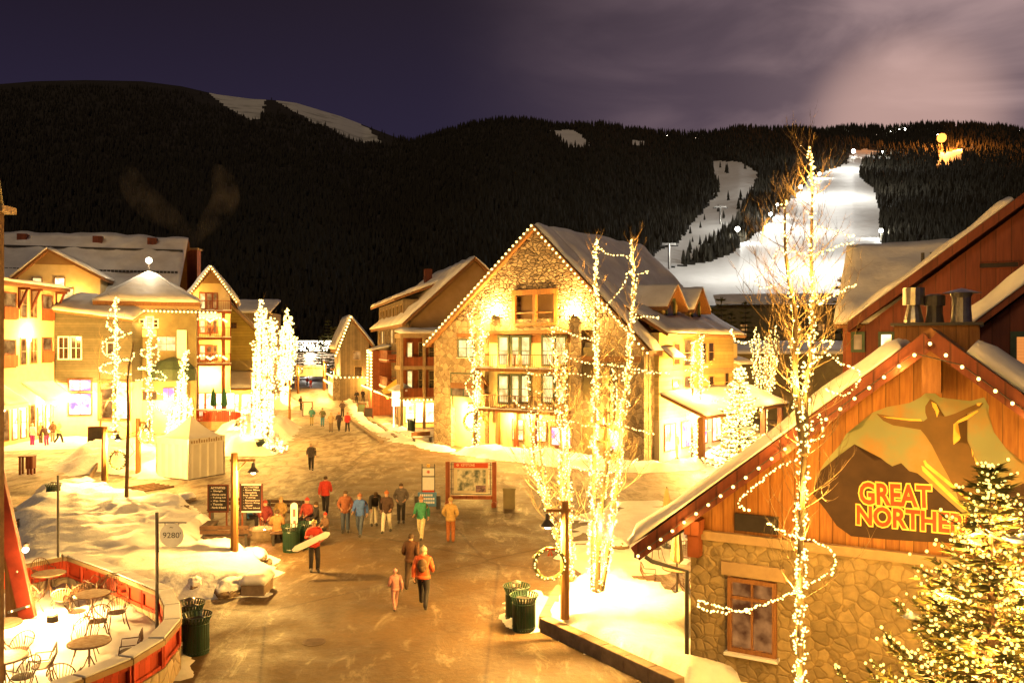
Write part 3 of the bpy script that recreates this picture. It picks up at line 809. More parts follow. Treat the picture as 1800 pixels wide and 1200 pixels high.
# gable wall: ragged split stone above, coursed stone below with openings left between piers
zc = 9.6
def gx(z): 
    l = (z-ZE)/(ZP-ZE)*XP; r = WA-(z-ZE+.45)/(ZP-ZE+.45)*(WA-XP); return max(0, l), min(WA, r)
l1, r1 = gx(zc)
lw, rw = A.f(906, 540)[0], A.f(975, 540)[0]
zb0, zb1 = A.f(940, 566)[1], A.f(940, 518)[1]
m = MB()
m.xzprism([(l1, zc), (lw, zc), (lw, zb1), (l1+ (zb1-zc)/(ZP-zc)*(XP-l1), zb1)], 0, .6)
m.xzprism([(rw, zc), (r1, zc), (r1-(zb1-zc)/(ZP-zc)*(r1-XP), zb1), (rw, zb1)], 0, .6)
m.xzprism([(l1+(zb1-zc)/(ZP-zc)*(XP-l1), zb1), (r1-(zb1-zc)/(ZP-zc)*(r1-XP), zb1), (XP, ZP)], 0, .6)
if zb0 > zc: m.box(lw, rw, 0, .6, zc, zb0)
A.part('gable_wall', m, RAGGED)
bx0, bx1 = A.f(852, 700)[0], A.f(1003, 700)[0]     # balcony bay
m = MB()
m.xzprism([(0, 0), (A.f(793, 700)[0], 0), (A.f(793, 700)[0], 7.35), (0.0, 7.35)], 0, .55)
m.xzprism([(0, 7.35), (bx0, 7.35), (bx0, zc), (l1, zc), (0, ZE)], 0, .55)
m.box(A.f(793, 700)[0], A.f(833, 650)[0], .0, .54, 4.9, 7.35)
m.box(A.f(838, 650)[0], bx0, 0, .55, 0, 7.35)
m.xzprism([(bx0, 8.75), (bx1+2, 8.75), (bx1+2, zc), (bx0, zc)], 0, .55)
m.xzprism([(bx1, 0), (A.f(1022, 700)[0], 0), (A.f(1022, 700)[0], 8.75), (bx1, 8.75)], 0, .55)
xr0, xr1 = A.f(1062, 700)[0], A.f(1093, 700)[0]
m.xzprism([(bx1+2, 7.0), (WA, 7.0), (WA, 7.6), (r1, zc), (bx1+2, zc)], 0, .55)
m.box(xr0-.8, xr0+.4, 0, .55, 0, 7.0); m.box(WA-1.9, WA, 0, .55, 0, 7.0)
m.box(A.f(1022, 700)[0], xr0-.8, .1, .55, 2.9, 4.0); m.box(xr0+.4, WA-1.9, .1, .55, 2.9, 3.9)
A.part('stone_wall', m, STONEB)
# timber band between floors and lintels
m = MB()
for (p0, q0, p1, q1, d0, d1) in ((793,672,852,684,-.08,.3),):
    x0, z1 = A.f(p0, q0); x1, z0 = A.f(p1, q1); m.box(x0, x1, d0, d1, z0, z1)
m.box(bx0-.1, bx1+.1, -.05, .35, 8.55, 8.80)
m.box(A.f(805,600)[0]-.1, A.f(836,600)[0]+.1, -.06, .2, A.f(820,592)[1], A.f(820,586)[1])
m.box(A.f(1022,700)[0], WA-.2, -.05, .3, 6.62, 6.99)
A.part('timber_band', m, BEAM)
# top balcony opening, dark recess with two posts
rec = MB(); rec.box(lw, rw, 1.5, 1.6, zb0, zb1); rec.box(lw, lw+.05, .6, 1.5, zb0, zb1); rec.box(rw-.05, rw, .6, 1.5, zb0, zb1); rec.box(lw, rw, .6, 1.6, zb0-.1, zb0); rec.box(lw, rw, .6, 1.6, zb1, zb1+.1)
A.part('balcony_recess', rec, BRICKW)
m = MB(); m.box(lw-.25, rw+.25, -.12, .25, zb1, zb1+.38)
for xx in (lw-.12, (lw+rw)/2, rw+.12): m.box(xx-.13, xx+.13, -.09, .2, zb0-.05, zb1-.001)
m.box(lw-.2, rw+.2, -.10, .22, zb0-.25, zb0-.052)
m.box(lw+.02, (lw+rw)/2-.14, -.04, .02, zb0+.62, zb0+.72); m.box((lw+rw)/2+.14, rw-.02, -.04, .02, zb0+.62, zb0+.72)
A.part('balcony_frame', m, CEDAR)
A.window(lw+.35, (lw+rw)/2-.4, zb0+.1, zb1-.2, 1.5, pane=GLASSD, frame=DARKM, nx=2, nz=1)
A.window((lw+rw)/2+.3, rw-.3, zb0+.1, zb1-.2, 1.5, pane=GLASSD, frame=DARKM, nx=2, nz=1)
# windows left of the bay
A.fwin(807, 598, 834, 626, pane=LITWIN, nx=2, nz=2, sill=True)
A.fwin(795, 657, 836, 695, y=.1, pane=LITDIM, nx=2, nz=2, out=.12)
A.panel('spandrel', A.f(795,700)[0], A.f(836,700)[0], 3.05, 3.95, .1, .5, CREAM)
# ground floor doorway, lit stucco
A.panel('lobby_wall', A.f(793,700)[0]+.01, A.f(838,700)[0]-.01, 0, 2.85, .62, .9, CREAM)
A.fwin(818, 742, 833, 775, y=.6, pane=LITDIM, frame=CEDAR, nx=1, nz=2, name='door')
# balcony bay: french doors on two floors
A.panel('bay_wall', bx0+.02, bx1-.02, 2.9, 8.54, .55, .9, BEAM)
for (zt, zb) in ((593, 640), (661, 706)):
    for (pa, pb, pn) in ((878, 893, LITWIN), (901, 912, LITWIN), (918, 931, LITWIN), (955, 972, LITWIN), (978, 994, LITWIN)):
        A.fwin(pa, zt, pb, zb, y=.5, pane=pn, nx=1, nz=2, fw=.16)
for zz in (A.f(860, 646)[1], A.f(860, 715)[1]):
    A.railing(bx0+.1, bx1-.2, zz, -1.3, y1=.5, m=CEDAR)
    q = MB()
    for xx in (bx0+.3, bx1-.5): q.bar((xx, .0, zz-1.3), (xx, -1.1, zz-.25), .14, .16)
    A.part('bracket', q, CEDAR)
# ground floor shop front
m = MB()
for p_ in (870, 902, 935, 975, 1000): xx = A.f(p_, 760)[0]; m.box(xx-.13, xx+.13, .2, .5, 0, 2.9)
A.part('shop_posts', m, BRICKW)
A.panel('shop_wall', bx0+.02, bx1-.02, 0, 2.89, .52, .8, CREAM)
A.fwin(902, 738, 920, 772, y=.5, pane=LITSHOP, frame=BEAM, nx=2, nz=2)
A.fwin(945, 740, 960, 775, y=.5, pane=LITSHOP, frame=BEAM, nx=2, nz=2)
A.fwin(970, 752, 1003, 782, y=.0, pane=LITPUR, frame=BEAM, nx=2, nz=1)
A.fwin(1053, 756, 1088, 788, y=.1, pane=LITPUR, frame=BEAM, nx=3, nz=1)
A.fwin(1098, 752, 1112, 785, y=.1, pane=LITSHOP, frame=BEAM, nx=1, nz=2)
A.fwin(1050, 610, 1068, 640, y=.1, pane=LITDIM, frame=BRICKW, nx=2, nz=2)
A.fwin(1050, 675, 1068, 705, y=.1, pane=LITDIM, frame=BRICKW, nx=2, nz=2)
A.fwin(1072, 672, 1086, 705, y=.1, pane=GLASSD, frame=GRNTRM, nx=1, nz=2)
A.panel('right_wall', A.f(1022,700)[0]+.01, WA-.02, 0, 7.6, .12, .5, OLIVE2)
# small shed awning over the shop corner and roof
rfl = MB()
over = .55; slL = (ZP-ZE)/XP; slR = (ZP-7.55)/(WA-XP)
xl, zl = -over, ZE-over*slL; xr, zr = WA+over, 7.55-over*slR
tl = .25*math.hypot(1, slL); tr = .25*math.hypot(1, slR)
rfl.xzprism([(xl, zl+.01), (XP, ZP+.01), (XP, ZP+tl), (xl, zl+tl)], -.35, DA+.4)
wyc = A.sd(1150, 700, WA)[0]; xc_ = WA-1.6; zc2 = 7.55+1.6*slR
rfl.xzprism([(XP, ZP+.01), (xr, zr+.01), (xr, zr+tr), (XP, ZP+tr)], -.35, wyc+.1)
rfl.xzprism([(XP, ZP+.01), (xc_, zc2+.01), (xc_, zc2+tr), (XP, ZP+tr)], wyc+.1, DA+.4)
ra = A.part('roof', rfl, BEAM)
snow_roof(ra, (xl-.1, DA+.4, zl+tl), (xl-.1, -.25, zl+tl), (XP, -.25, ZP+tl), (XP, DA+.4, ZP+tl), .2, seed=1)
snow_roof(ra, (xr+.1, -.1, zr+tr), (xr+.1, wyc+.1, zr+tr), (XP, wyc+.1, ZP+tr), (XP, -.1, ZP+tr), .25, seed=2, lump=.2, nu=8, nv=16)
snow_roof(ra, (xc_, wyc, zc2+tr), (xc_, DA+.4, zc2+tr), (XP, DA+.4, ZP+tr), (XP, wyc, ZP+tr), .25, seed=2, lump=.2, nu=20, nv=16)
m = MB(); m.xzprism([(0, ZE), (XP, ZP), (WA-.5, 7.9)], .6, DA); A.part('attic_wall', m, TAN)
# right side: yellow clapboard wing under two dormers
XS = WA
wy0, wy1 = A.sd(1150, 700, XS)[0], A.sd(1282, 700, XS)[0]
m = MB(); m.box(XS-.5, XS+.02, .6, wy0, 0, 7.5); A.part('side_wall', m, STONEB)
m = MB(); m.box(XS-.3, XS+.35, wy0, wy1, 2.8, A.sd(1200, 586, XS)[1]); A.part('clapboard_wall', m, CLAP)
zcl = A.sd(1200, 586, XS)[1]
xs2 = XS+.35
for (a, b, c, d) in ((1184,604,1194,640),(1202,598,1214,642),(1245,603,1254,634),(1233,604,1240,636),(1141,672,1152,710),(1182,668,1192,704),(1202,662,1212,700),(1246,662,1254,690),(1274,656,1280,686)):
    ya, za = A.sd(a, b, xs2); yb, zb = A.sd(c, d, xs2)
    if ya < wy0: continue
    A.window(min(ya, yb), max(ya, yb), min(za, zb), max(za, zb), xs2, pane=LITDIM if a in (1202,) else GLASSD, frame=TRIM, nx=1, nz=2, face='r', fw=.06)
m = MB(); m.box(xs2, xs2+.07, wy0+.1, wy1-.1, A.sd(1200, 656, xs2)[1]-.1, A.sd(1200, 656, xs2)[1]+.25); A.part('belt_board', m, TRIM)
# lower eave roof with snow above the clapboard
rq = MB(); rq.slab((xs2+.8, wy0-.4, zcl-.25), (xs2+.8, wy1+.4, zcl-.25), (XS-2.2, wy1+.4, zcl+1.7), (XS-2.2, wy0-.4, zcl+1.7), .2)
rr2 = A.part('eave_roof', rq, BEAM)
snow_roof(rr2, (xs2+.85, wy0-.4, zcl-.03), (xs2+.85, wy1+.4, zcl-.03), (XS-2.2, wy1+.4, zcl+1.95), (XS-2.2, wy0-.4, zcl+1.95), .22, seed=5, nu=20)
for (pc, hw, tp) in ((1178, 1.15, 494), (1222, 1.0, 502)):
    yc, zt = A.sd(pc, tp, XS-.6); yc = yc
    z0 = zcl+.25; ze = z0+1.75; zt = ze+1.15
    m = MB()
    x_ = XS-.6
    m.yzprism([(yc-hw, z0), (yc+hw, z0), (yc+hw, ze), (yc, zt), (yc-hw, ze)], XS-5, x_)
    dm = A.part('dormer', m, CLAP)
    q = MB(); e = .01
    s_ = (zt-ze)/hw; o_ = .45
    q.yzprism([(yc-hw-o_, ze-o_*s_+e), (yc, zt+e), (yc, zt+.25), (yc-hw-o_, ze-o_*s_+.25)], XS-6, x_+.6)
    q.yzprism([(yc, zt+e), (yc+hw+o_, ze-o_*s_+e), (yc+hw+o_, ze-o_*s_+.25), (yc, zt+.25)], XS-6, x_+.6)
    dr = obj('dormer_roof', q, BEAM, dm)
    snow_roof(dm, (x_+.6, yc-hw-o_, ze-o_*s_+.26), (XS-6, yc-hw-o_, ze-o_*s_+.26), (XS-6, yc, zt+.26), (x_+.6, yc, zt+.26), .18, seed=8)
    snow_roof(dm, (XS-6, yc+hw+o_, ze-o_*s_+.26), (x_+.6, yc+hw+o_, ze-o_*s_+.26), (x_+.6, yc, zt+.26), (XS-6, yc, zt+.26), .18, seed=9)
    A.window(yc-.5, yc+.5, z0+.15, ze+.25, x_, pane=GLASSD, frame=GRNTRM, nx=1, nz=1, face='r', fw=.2)
# recessed end bay and porch over the side shops
m = MB(); m.box(XS-4, xs2-.5, wy1, wy1+3.0, 0, 6.3); A.part('end_bay', m, CLAP)
snow_roof(A.o, (xs2+.4, wy1, 6.25), (xs2+.4, wy1+3.2, 6.25), (XS-4, wy1+3.2, 7.4), (XS-4, wy1, 7.4), .3, seed=11)
pz0, pz1 = 3.0, 4.35
m = MB(); m.slab((xs2+3.2, wy0+.2, pz0), (xs2+3.2, wy1+2.8, pz0), (xs2, wy1+2.8, pz1), (xs2, wy0+.2, pz1), .2)
pr_ = A.part('porch_roof', m, BEAM)
snow_roof(pr_, (xs2+3.3, wy0+.1, pz0+.21), (xs2+3.3, wy1+2.9, pz0+.21), (xs2, wy1+2.9, pz1+.21), (xs2, wy0+.1, pz1+.21), .3, seed=12, nu=24)
for i in range(5):
    yy = wy0+.5+(wy1+2-wy0)*i/4; m = MB(); m.box(xs2+2.6, xs2+2.95, yy-.17, yy+.17, 0, pz0+.1); m.box(xs2+2.5, xs2+3.05, yy-.26, yy+.26, 0, .55)
    A.part('porch_post', m, BEAM)
m = MB(); m.box(XS-.2, xs2, wy0+.05, wy1+2.9, 0, 2.79); A.part('shop_side_wall', m, CREAM)
for i, pn in enumerate((LITSHOP, LITPUR, LITPUR, LITSHOP, LITSHOP)):
    ya = wy0+.8+i*2.55; A.window(ya, ya+1.5, .7, 2.4, xs2, pane=pn, frame=BEAM, nx=2, nz=1, face='r')
def awning(b, face, x, y0, y1, z, d=.9, h=.7):
    m = MB(); m.slab((x+d, y0, z-h), (x+d, y1, z-h), (x, y1, z), (x, y0, z), .08); o = b.part('window_awning', m, BEAM)
    snow_roof(o, (x+d, y0, z-h+.09), (x+d, y1, z-h+.09), (x, y1, z+.09), (x, y0, z+.09), .14, seed=3, nu=6, nv=4)
ya, za = A.sd(1145, 612, xs2); wp = A.wpt(xs2+4.6, (wy0+wy1)/2, 6.0); lamp(wp.x, wp.y, wp.z, 330, WARM, .05, 'bulb_or_fill_glow')  # fill lamp added before the clapboard wing to brighten its wall
wp = A.wpt(xs2+4.2, wy1-1, 4.6); lamp(wp.x, wp.y, wp.z, 160, WARM, .05, 'bulb_or_fill_glow')  # second added fill lamp, lower and further along the wing
ya, za = A.sd(1145, 612, xs2); awning(A, 'r', xs2, wy0+.15, wy0+2.0, za)
# two wall floodlights washing the split stone
for (px, py) in ((872, 556), (1010, 556)):
    x, z = A.f(px, py); m = MB(); m.lathe([(0.02,0),(0.16,0.02),(0.18,0.22),(0.12,0.25)], x, -.35, 10, z0=z-.1); m.bar((x,-.35,z-.05),(x,.02,z-.05),.05,.05)
    A.part('wall_light', m, DARKM)
    wp = A.wpt(x, -.55, z+.25); lamp(wp.x, wp.y, wp.z, 520, (1,.54,.13), .08, 'wall_light_glow')
for (px, py, pw) in ((812, 735, 150), (888, 735, 180), (925, 733, 180), (865, 640, 70)):
    x, z = A.f(px, py, -.6); wp = A.wpt(x, -.2, z); lamp(wp.x, wp.y, wp.z, pw, WARM, .1, 'porch_light')
x, z = A.f(923, 641, -1.0); wp = A.wpt(x, -1.0, z); lamp(wp.x, wp.y, wp.z+.5, 60, WARM, .1, 'balcony_light')
for i in range(3):
    wp = A.wpt(xs2+1.6, wy0+2+i*4, 2.7); lamp(wp.x, wp.y, wp.z, 130, (1,.54,.13) if i != 1 else (.9,.6,.8), .1, 'porch_light')

# ------------------------------------------------------------------ bulbs along edges, one thing per string
def ico_pts(r):
    return [(0,0,r),(r,0,0),(0,r,0),(-r,0,0),(0,-r,0),(0,0,-r)], [(0,1,2),(0,2,3),(0,3,4),(0,4,1),(5,2,1),(5,3,2),(5,4,3),(5,1,4)]
BULBME = {}
def bulb_string(label, pts, spacing, r, cat='string lights', group='bulb strings along the roof edges', m=None, power=0, sep=True, name='bulb_string'):
    pts = [Vector(p) for p in pts]; root = thing(name, label, cat, pts[0], group=group)
    q = []
    for a, b in zip(pts[:-1], pts[1:]):
        n = max(1, int(round((b-a).length/spacing)))
        for i in range(n): q.append(a.lerp(b, i/n))
    q.append(pts[-1])
    c = MB(); c.tube([p-pts[0]+Vector((0,0,r*.9)) for p in q[::3]+[q[-1]]], max(.012, r*.2), 4); obj('cable', c, DARKM, root)
    if sep and len(q) <= 100:
        key = (round(r, 3), (m or BULB).name)
        if key not in BULBME:
            mb = MB(); mb.ball((0,0,0), r, seg=6, ring=4); BULBME[key] = mb.mesh('bulb', [m or BULB])
        for p in q:
            o = bpy.data.objects.new('bulb', BULBME[key]); o.location = p-pts[0]; o.parent = root; col.objects.link(o)
    else:
        mb = MB()
        for p in q: mb.ball(p-pts[0], r, seg=6, ring=4)
        o = obj('bulbs', mb, m or BULB, root); o['kind'] = 'stuff'
    if power:
        k = max(1, len(q)//4)
        for p in q[k//2::k]: lamp(p.x, p.y-.15, p.z-.1, power, WARM, .05, 'bulb_or_fill_glow')
    return root
bulb_string('row of bulbs up both edges of the big stone gable', [A.wpt(-.6, -.5, zl+.25), A.wpt(XP, -.5, ZP+.25), A.wpt(WA+.5, -.5, zr+.2)], .42, .085)

# ------------------------------------------------------------------ 2. restaurant with the painted gable (right foreground)
Bg = Bld('restaurant', 'restaurant with fieldstone base and orange cedar gable carrying a painted skier', 'building', 4.12, 19.15, -29.6)
uB = 1.0
pk, zpk = Bg.f(1639, 606)
sl = .81
WB = 2*pk
zeB = zpk-pk*sl
led = Bg.f(1300, 944)[1]
m = MB(); m.box(0, WB, 0, 14, 0, led); Bg.part('stone_base', m, STONE)
m = MB(); m.xzprism([(0.02, led+.002), (WB-.02, led+.002), (WB-.02, max(zeB, led+.01)), (pk, zpk), (0.02, max(zeB, led+.01))], .05, 13.9); Bg.part('gable_wall', m, CEDAR)
m = MB(); m.box(-.05, WB+.05, -.12, .049, led-.12, led+.08); Bg.part('ledge', m, TRIM)
ov = 1.05; th = .26; tt_ = th*math.hypot(1, sl); oy = .75
xl, zl = -ov, zeB-ov*sl
rf = MB()
rf.xzprism([(xl, zl+.01), (pk, zpk+.01), (pk, zpk+tt_), (xl, zl+tt_)], -oy, 14.5)
rf.xzprism([(pk, zpk+.01), (WB-xl, zl+.01), (WB-xl, zl+tt_), (pk, zpk+tt_)], -oy, 14.5)
rB = Bg.part('roof', rf, BEAM)
f_ = MB()
for sgn in (0, 1):
    a = Vector((xl if not sgn else WB-xl, -oy-.04, zl+.12)); b_ = Vector((pk, -oy-.04, zpk+.10)); f_.bar(a, b_, .05, .34)
obj('fascia_board', f_, REDBRD, rB)
snow_roof(rB, (xl-.08, 14.5, zl+tt_), (xl-.08, -oy-.12, zl+tt_), (pk-.5, -oy-.05, zpk-.5*sl+tt_), (pk-.5, 14.5, zpk-.5*sl+tt_), .30, seed=4, lump=.10, nu=40, nv=30)
snow_roof(rB, (WB-xl+.1, -oy-.1, zl+tt_), (WB-xl+.1, 14.5, zl+tt_), (pk+.6, 14.5, zpk-.6*sl+tt_), (pk+.6, -oy+.1, zpk-.6*sl+tt_), .38, seed=6, lump=.12, nu=30, nv=20)
# soffit truss block at the peak
m = MB(); m.box(pk-.17, pk+.17, -.45, .04, zpk-.95, zpk-.05); Bg.part('peak_block', m, BEAM)
m = MB(); m.box(-.02, .32, -.42, .04, led+.02, led+.34); m.box(0.02, .28, -.30, .04, led-.5, led+.02); Bg.part('corbel', m, BRICKW)
# gutter and downpipe at the left corner
m = MB(); m.tube([(xl+.15, -.55, zl+.02), (xl+.3, -.5, zl-.08), (-.06, -.09, 2.45), (-.06, -.09, .45)], .05, 7); Bg.part('downpipe', m, DARKM)
m = MB(); m.box(xl-.06, xl+.08, -.7, 14, zl+.0, zl+.12); Bg.part('gutter', m, DARKM)
# window
wx0, wz1 = Bg.f(1288, 1026); wx1, wz0 = Bg.f(1359, 1146)
wz0 = Bg.f(1320, 1140)[1]; wz1 = Bg.f(1320, 1024)[1]
WININ = emit('restaurant_interior', (0.16,0.05,0.014), 0.7, (0.8,0.34,0.10), 0.8, scale=2.6, lo=.38, hi=.8)
wnd = Bg.window(wx0, wx1, wz0, wz1, 0, pane=WININ, frame=BEAM, nx=2, nz=1, fw=.09, out=.12, sill=True)
m = MB(); m.box(wx0, wx1, -.10, -.03, wz1-(wz1-wz0)*.26, wz1-(wz1-wz0)*.26+.07); obj('transom', m, BEAM, wnd)
m = MB(); m.box(wx0-.25, wx1+.25, -.06, .0, wz1+.12, wz1+.42); obj('lintel', m, TRIM, wnd)
m = MB(); m.box(Bg.f(1292,915)[0], Bg.f(1368,915)[0], -.03, .04, Bg.f(1330,935)[1], Bg.f(1330,905)[1]); Bg.part('vent', m, BLACKB)
# painted mural, thin layers of paint on the boards
MUR_SKY = mat('mural_sky', (0.20,0.215,0.11), (0.29,0.17,0.055), rough=.7, scale=1.1, detail=7, lo=.42, hi=.62)
MUR_MT  = mat('mural_mountain', (0.030,0.014,0.007), (0.045,0.022,0.010), rough=.7, scale=3)
MUR_SKI = mat('mural_skier', (0.10,0.058,0.018), (0.14,0.075,0.022), rough=.7, scale=2)
MUR_YEL = mat('mural_highlight', (0.75,0.47,0.09), (0.62,0.36,0.06), rough=.6, scale=4)
MUR_RED = mat('mural_letter_red', (0.58,0.055,0.008), (0.46,0.04,0.007), rough=.5, scale=3)
MUR_LET = mat('mural_letter_edge', (0.85,0.58,0.14), (0.78,0.50,0.10), rough=.5, scale=3)
ZX, ZY, ZS = 1400, 640, 3.53
def mur(pts): return [Bg.f(ZX+a/ZS, ZY+b/ZS, .05) for a, b in pts]
def paint(name, polys, m_, lay, parent=None):
    me = bpy.data.meshes.new(name); bm = bmesh.new()
    for pl in polys:
        v0 = [bm.verts.new((x, .05-.004*lay, z)) for x, z in pl]
        v1 = [bm.verts.new((x, .052, z)) for x, z in pl]
        bm.faces.new(v0); n = len(pl)
        for i in range(n): bm.faces.new((v0[i], v1[i], v1[(i+1) % n], v0[(i+1) % n]))
    bmesh.ops.triangulate(bm, faces=[f for f in bm.faces if len(f.verts) > 4])
    bmesh.ops.recalc_face_normals(bm, faces=bm.faces)
    bm.to_mesh(me); bm.free(); me.materials.append(m_)
    o = bpy.data.objects.new(name, me); col.objects.link(o); o.parent = parent or Bg.o
    return o
mu = paint('mural', [mur([(120,700),(180,600),(270,500),(310,430),(400,400),(470,300),(560,265),(700,240),(770,205),(800,178),(850,172),(890,205),(960,215),(1080,228),(1165,205),(1195,260),(1190,330),(1225,420),(1300,520),(1370,600),(1450,640),(1560,700),(1560,900),(1250,860),(1100,960),(700,980),(300,900)])], MUR_SKY, 1)
paint('painted_mountain', [mur([(100,800),(150,660),(250,575),(360,495),(420,550),(485,600),(525,582),(560,610),(595,632),(650,612),(700,662),(750,675),(800,715),(880,790),(960,870),(1040,930),(1130,960),(1250,1000),(1300,1110),(1100,1112),(800,1100),(560,1085),(340,1065),(250,1000),(180,900)]),
    mur([(1200,860),(1290,790),(1412,735),(1560,660),(1700,700),(1700,1120),(1300,1110),(1240,950)])], MUR_MT, 2, mu)
paint('painted_skier', [mur([(496,306),(560,318),(640,338),(720,350),(790,352),(812,335),(800,300),(800,260),(830,215),(868,240),(885,285),(880,322),(920,325),(985,305),(1060,270),(1120,245),(1162,240),(1140,270),(1060,305),(1000,345),(975,370),(972,480),(1020,465),(1060,490),(1090,540),(1120,640),(1150,780),(1140,860),(1010,850),(985,780),(940,690),(890,600),(840,500),(800,440),(770,405),(690,392),(600,378),(540,350)])], MUR_SKI, 3, mu)
paint('painted_highlight', [mur([(838,232),(868,245),(886,290),(872,330),(862,290),(845,262)]), mur([(512,312),(540,322),(700,338),(770,340),(778,352),(700,350),(560,332)]),
    mur([(1040,328),(1122,285),(1128,292),(1060,342),(1000,366),(980,380),(985,410),(1018,455),(1010,470),(975,498),(972,470),(975,372),(1000,350)]),
    mur([(1118,242),(1150,240),(1135,258),(1120,256)]), mur([(1085,520),(1098,548),(1092,575)]), mur([(1100,570),(1130,612),(1132,655),(1112,612)]),
    mur([(786,598),(800,592),(810,612),(1100,850),(1400,1140),(1385,1148),(1090,865),(800,632)]), mur([(775,628),(788,632),(1000,840),(1200,1000),(1320,1130),(1300,1132),(1180,1008),(980,850),(782,660)])], MUR_YEL, 4, mu)
def text_mesh(s, size, off=0.0, ext=0.01, mats=(), shear=0, space=1.0):
    c = bpy.data.curves.new('lettering', 'FONT'); c.body = s; c.size = size; c.offset = off; c.extrude = ext; c.shear = shear; c.space_character = space
    c.resolution_u = 3
    o = bpy.data.objects.new('lettering', c); col.objects.link(o)
    bpy.context.view_layer.update()
    dg = bpy.context.evaluated_depsgraph_get()
    me = bpy.data.meshes.new_from_object(o.evaluated_get(dg))
    bpy.data.objects.remove(o); bpy.data.curves.remove(c)
    me.materials.clear()
    for q in mats: me.materials.append(q)
    me.name = 'lettering'
    return me
def lettering(s, x0, x1, z0, z1, y, mat_, parent, rot=0.0, off=0.0, ext=.008, name='lettering', face=1, ref=None, boxfit=None):
    """text fitted into x0..x1, z0..z1 in the plane y of the parent, facing -y"""
    me = text_mesh(s, 1.0, off, 0.0 if ext == 0 else 1.0, [mat_])
    co = np.empty(len(me.vertices)*3); me.vertices.foreach_get('co', co); co = co.reshape(-1, 3)
    if boxfit is None: bb = (co[:, 0].min(), co[:, 0].max(), co[:, 1].min(), co[:, 1].max())
    else: bb = boxfit
    nx = x0+(co[:, 0]-bb[0])/(bb[1]-bb[0])*(x1-x0); nz_ = z0+(co[:, 1]-bb[2])/(bb[3]-bb[2])*(z1-z0)
    cx, cz = x0, z0; cr, sr_ = math.cos(rot), math.sin(rot)
    X_ = cx+(nx-cx)*cr-(nz_-cz)*sr_; Z_ = cz+(nx-cx)*sr_+(nz_-cz)*cr
    Y_ = y-co[:, 2]/max(1e-6, abs(co[:, 2]).max())*ext if ext else y+0*X_
    me.vertices.foreach_set('co', np.stack([X_, Y_, Z_], -1).ravel()); me.update()
    o = bpy.data.objects.new(name, me); col.objects.link(o); o.parent = parent
    return o, bb
def fat(s, p0, p1, p2, h_px, y, parent, rot_from=True):
    pass
# lettering: heavy outline first, red face in front; both share one fit box
def sign_line(s, L_, Rr, Tl, Bl):
    x0, za = Bg.f(*L_, .05); x1, zb = Bg.f(*Rr, .05)
    hgt = Bg.f(L_[0], Tl, .05)[1]-Bg.f(L_[0], Bl, .05)[1]
    rot = math.atan2(zb-za, x1-x0); wd = math.hypot(x1-x0, zb-za)
    me = text_mesh(s, 1.0, .035, 0, []); co = np.empty(len(me.vertices)*3); me.vertices.foreach_get('co', co); co = co.reshape(-1, 3)
    bb = (co[:, 0].min(), co[:, 0].max(), co[:, 1].min(), co[:, 1].max())
    lettering(s, x0, x0+wd, za, za+hgt, .05-.022, MUR_LET, mu, rot, off=.085, ext=.004, boxfit=bb)
    lettering(s, x0, x0+wd, za, za+hgt, .05-.030, MUR_RED, mu, rot, off=.030, ext=.004, boxfit=bb)
sign_line('GREAT', (1511, 885), (1638, 893), 846, 885)
sign_line('NORTHERN', (1506, 921), (1728, 942), 886, 921)

# wooden flue box with three metal vents behind the peak
cx0 = Bg.f(1572, 600, 3.0)[0]; cx1 = Bg.f(1722, 600, 3.0)[0]; czt = Bg.f(1640, 572, 3.0)[1]
fb = thing('chimney_box', 'square cedar chimney box with three metal flues behind the restaurant gable', 'chimney', Bg.wpt(0, 0, 0), Bg.a)
m = MB(); m.box(cx0, cx1, 3.0, 4.6, zpk-1.6, czt); obj('boxing', m, CEDAR, fb)
m = MB(); m.box(cx0-.08, cx1+.08, 2.92, 4.68, czt, czt+.07); obj('cap_sheet', m, DARKM, fb)
def flue(px, w_px, top_py, kind):
    x, zt = Bg.f(px, top_py, 3.7); z0 = czt+.07; s_ = 1/1459*21.0
    r = w_px/2*s_; h = zt-z0; m = MB()
    if kind == 0: m.lathe([(r*.85,0),(r*.85,h*.1),(r*.55,h*.5),(r*.55,h*.52),(r*.95,h*.52),(r*.95,h),(r*.8,h)], x, 3.7, 14, z0=z0)
    elif kind == 1: m.lathe([(r*.9,0),(r*.75,h*.35),(r*.75,h*.6),(r,h*.6),(r,h*.95),(r*.5,h)], x, 3.7, 14, z0=z0)
    else: m.lathe([(r*.7,0),(r*.62,h*.4),(r*.62,h*.72),(r*.75,h*.85),(r*1.3,h*.85),(0.0,h)], x, 3.7, 18, z0=z0)
    obj('flue', m, GALV if kind != 1 else DARKM, fb)
flue(1606, 36, 506, 0); flue(1643, 32, 517, 1); flue(1690, 46, 506, 2)
# big C9 bulbs along both rakes
zr_ = lambda x: zpk-(abs(x-pk))*sl+.02
bulb_string('row of large bulbs along the cedar gable edges of the restaurant', [Bg.wpt(xl+.1, -oy-.12, zr_(xl+.1)), Bg.wpt(pk, -oy-.12, zr_(pk)), Bg.wpt(WB-2.0, -oy-.12, zr_(WB-2.0))], .34, .038, power=5)
m = MB()

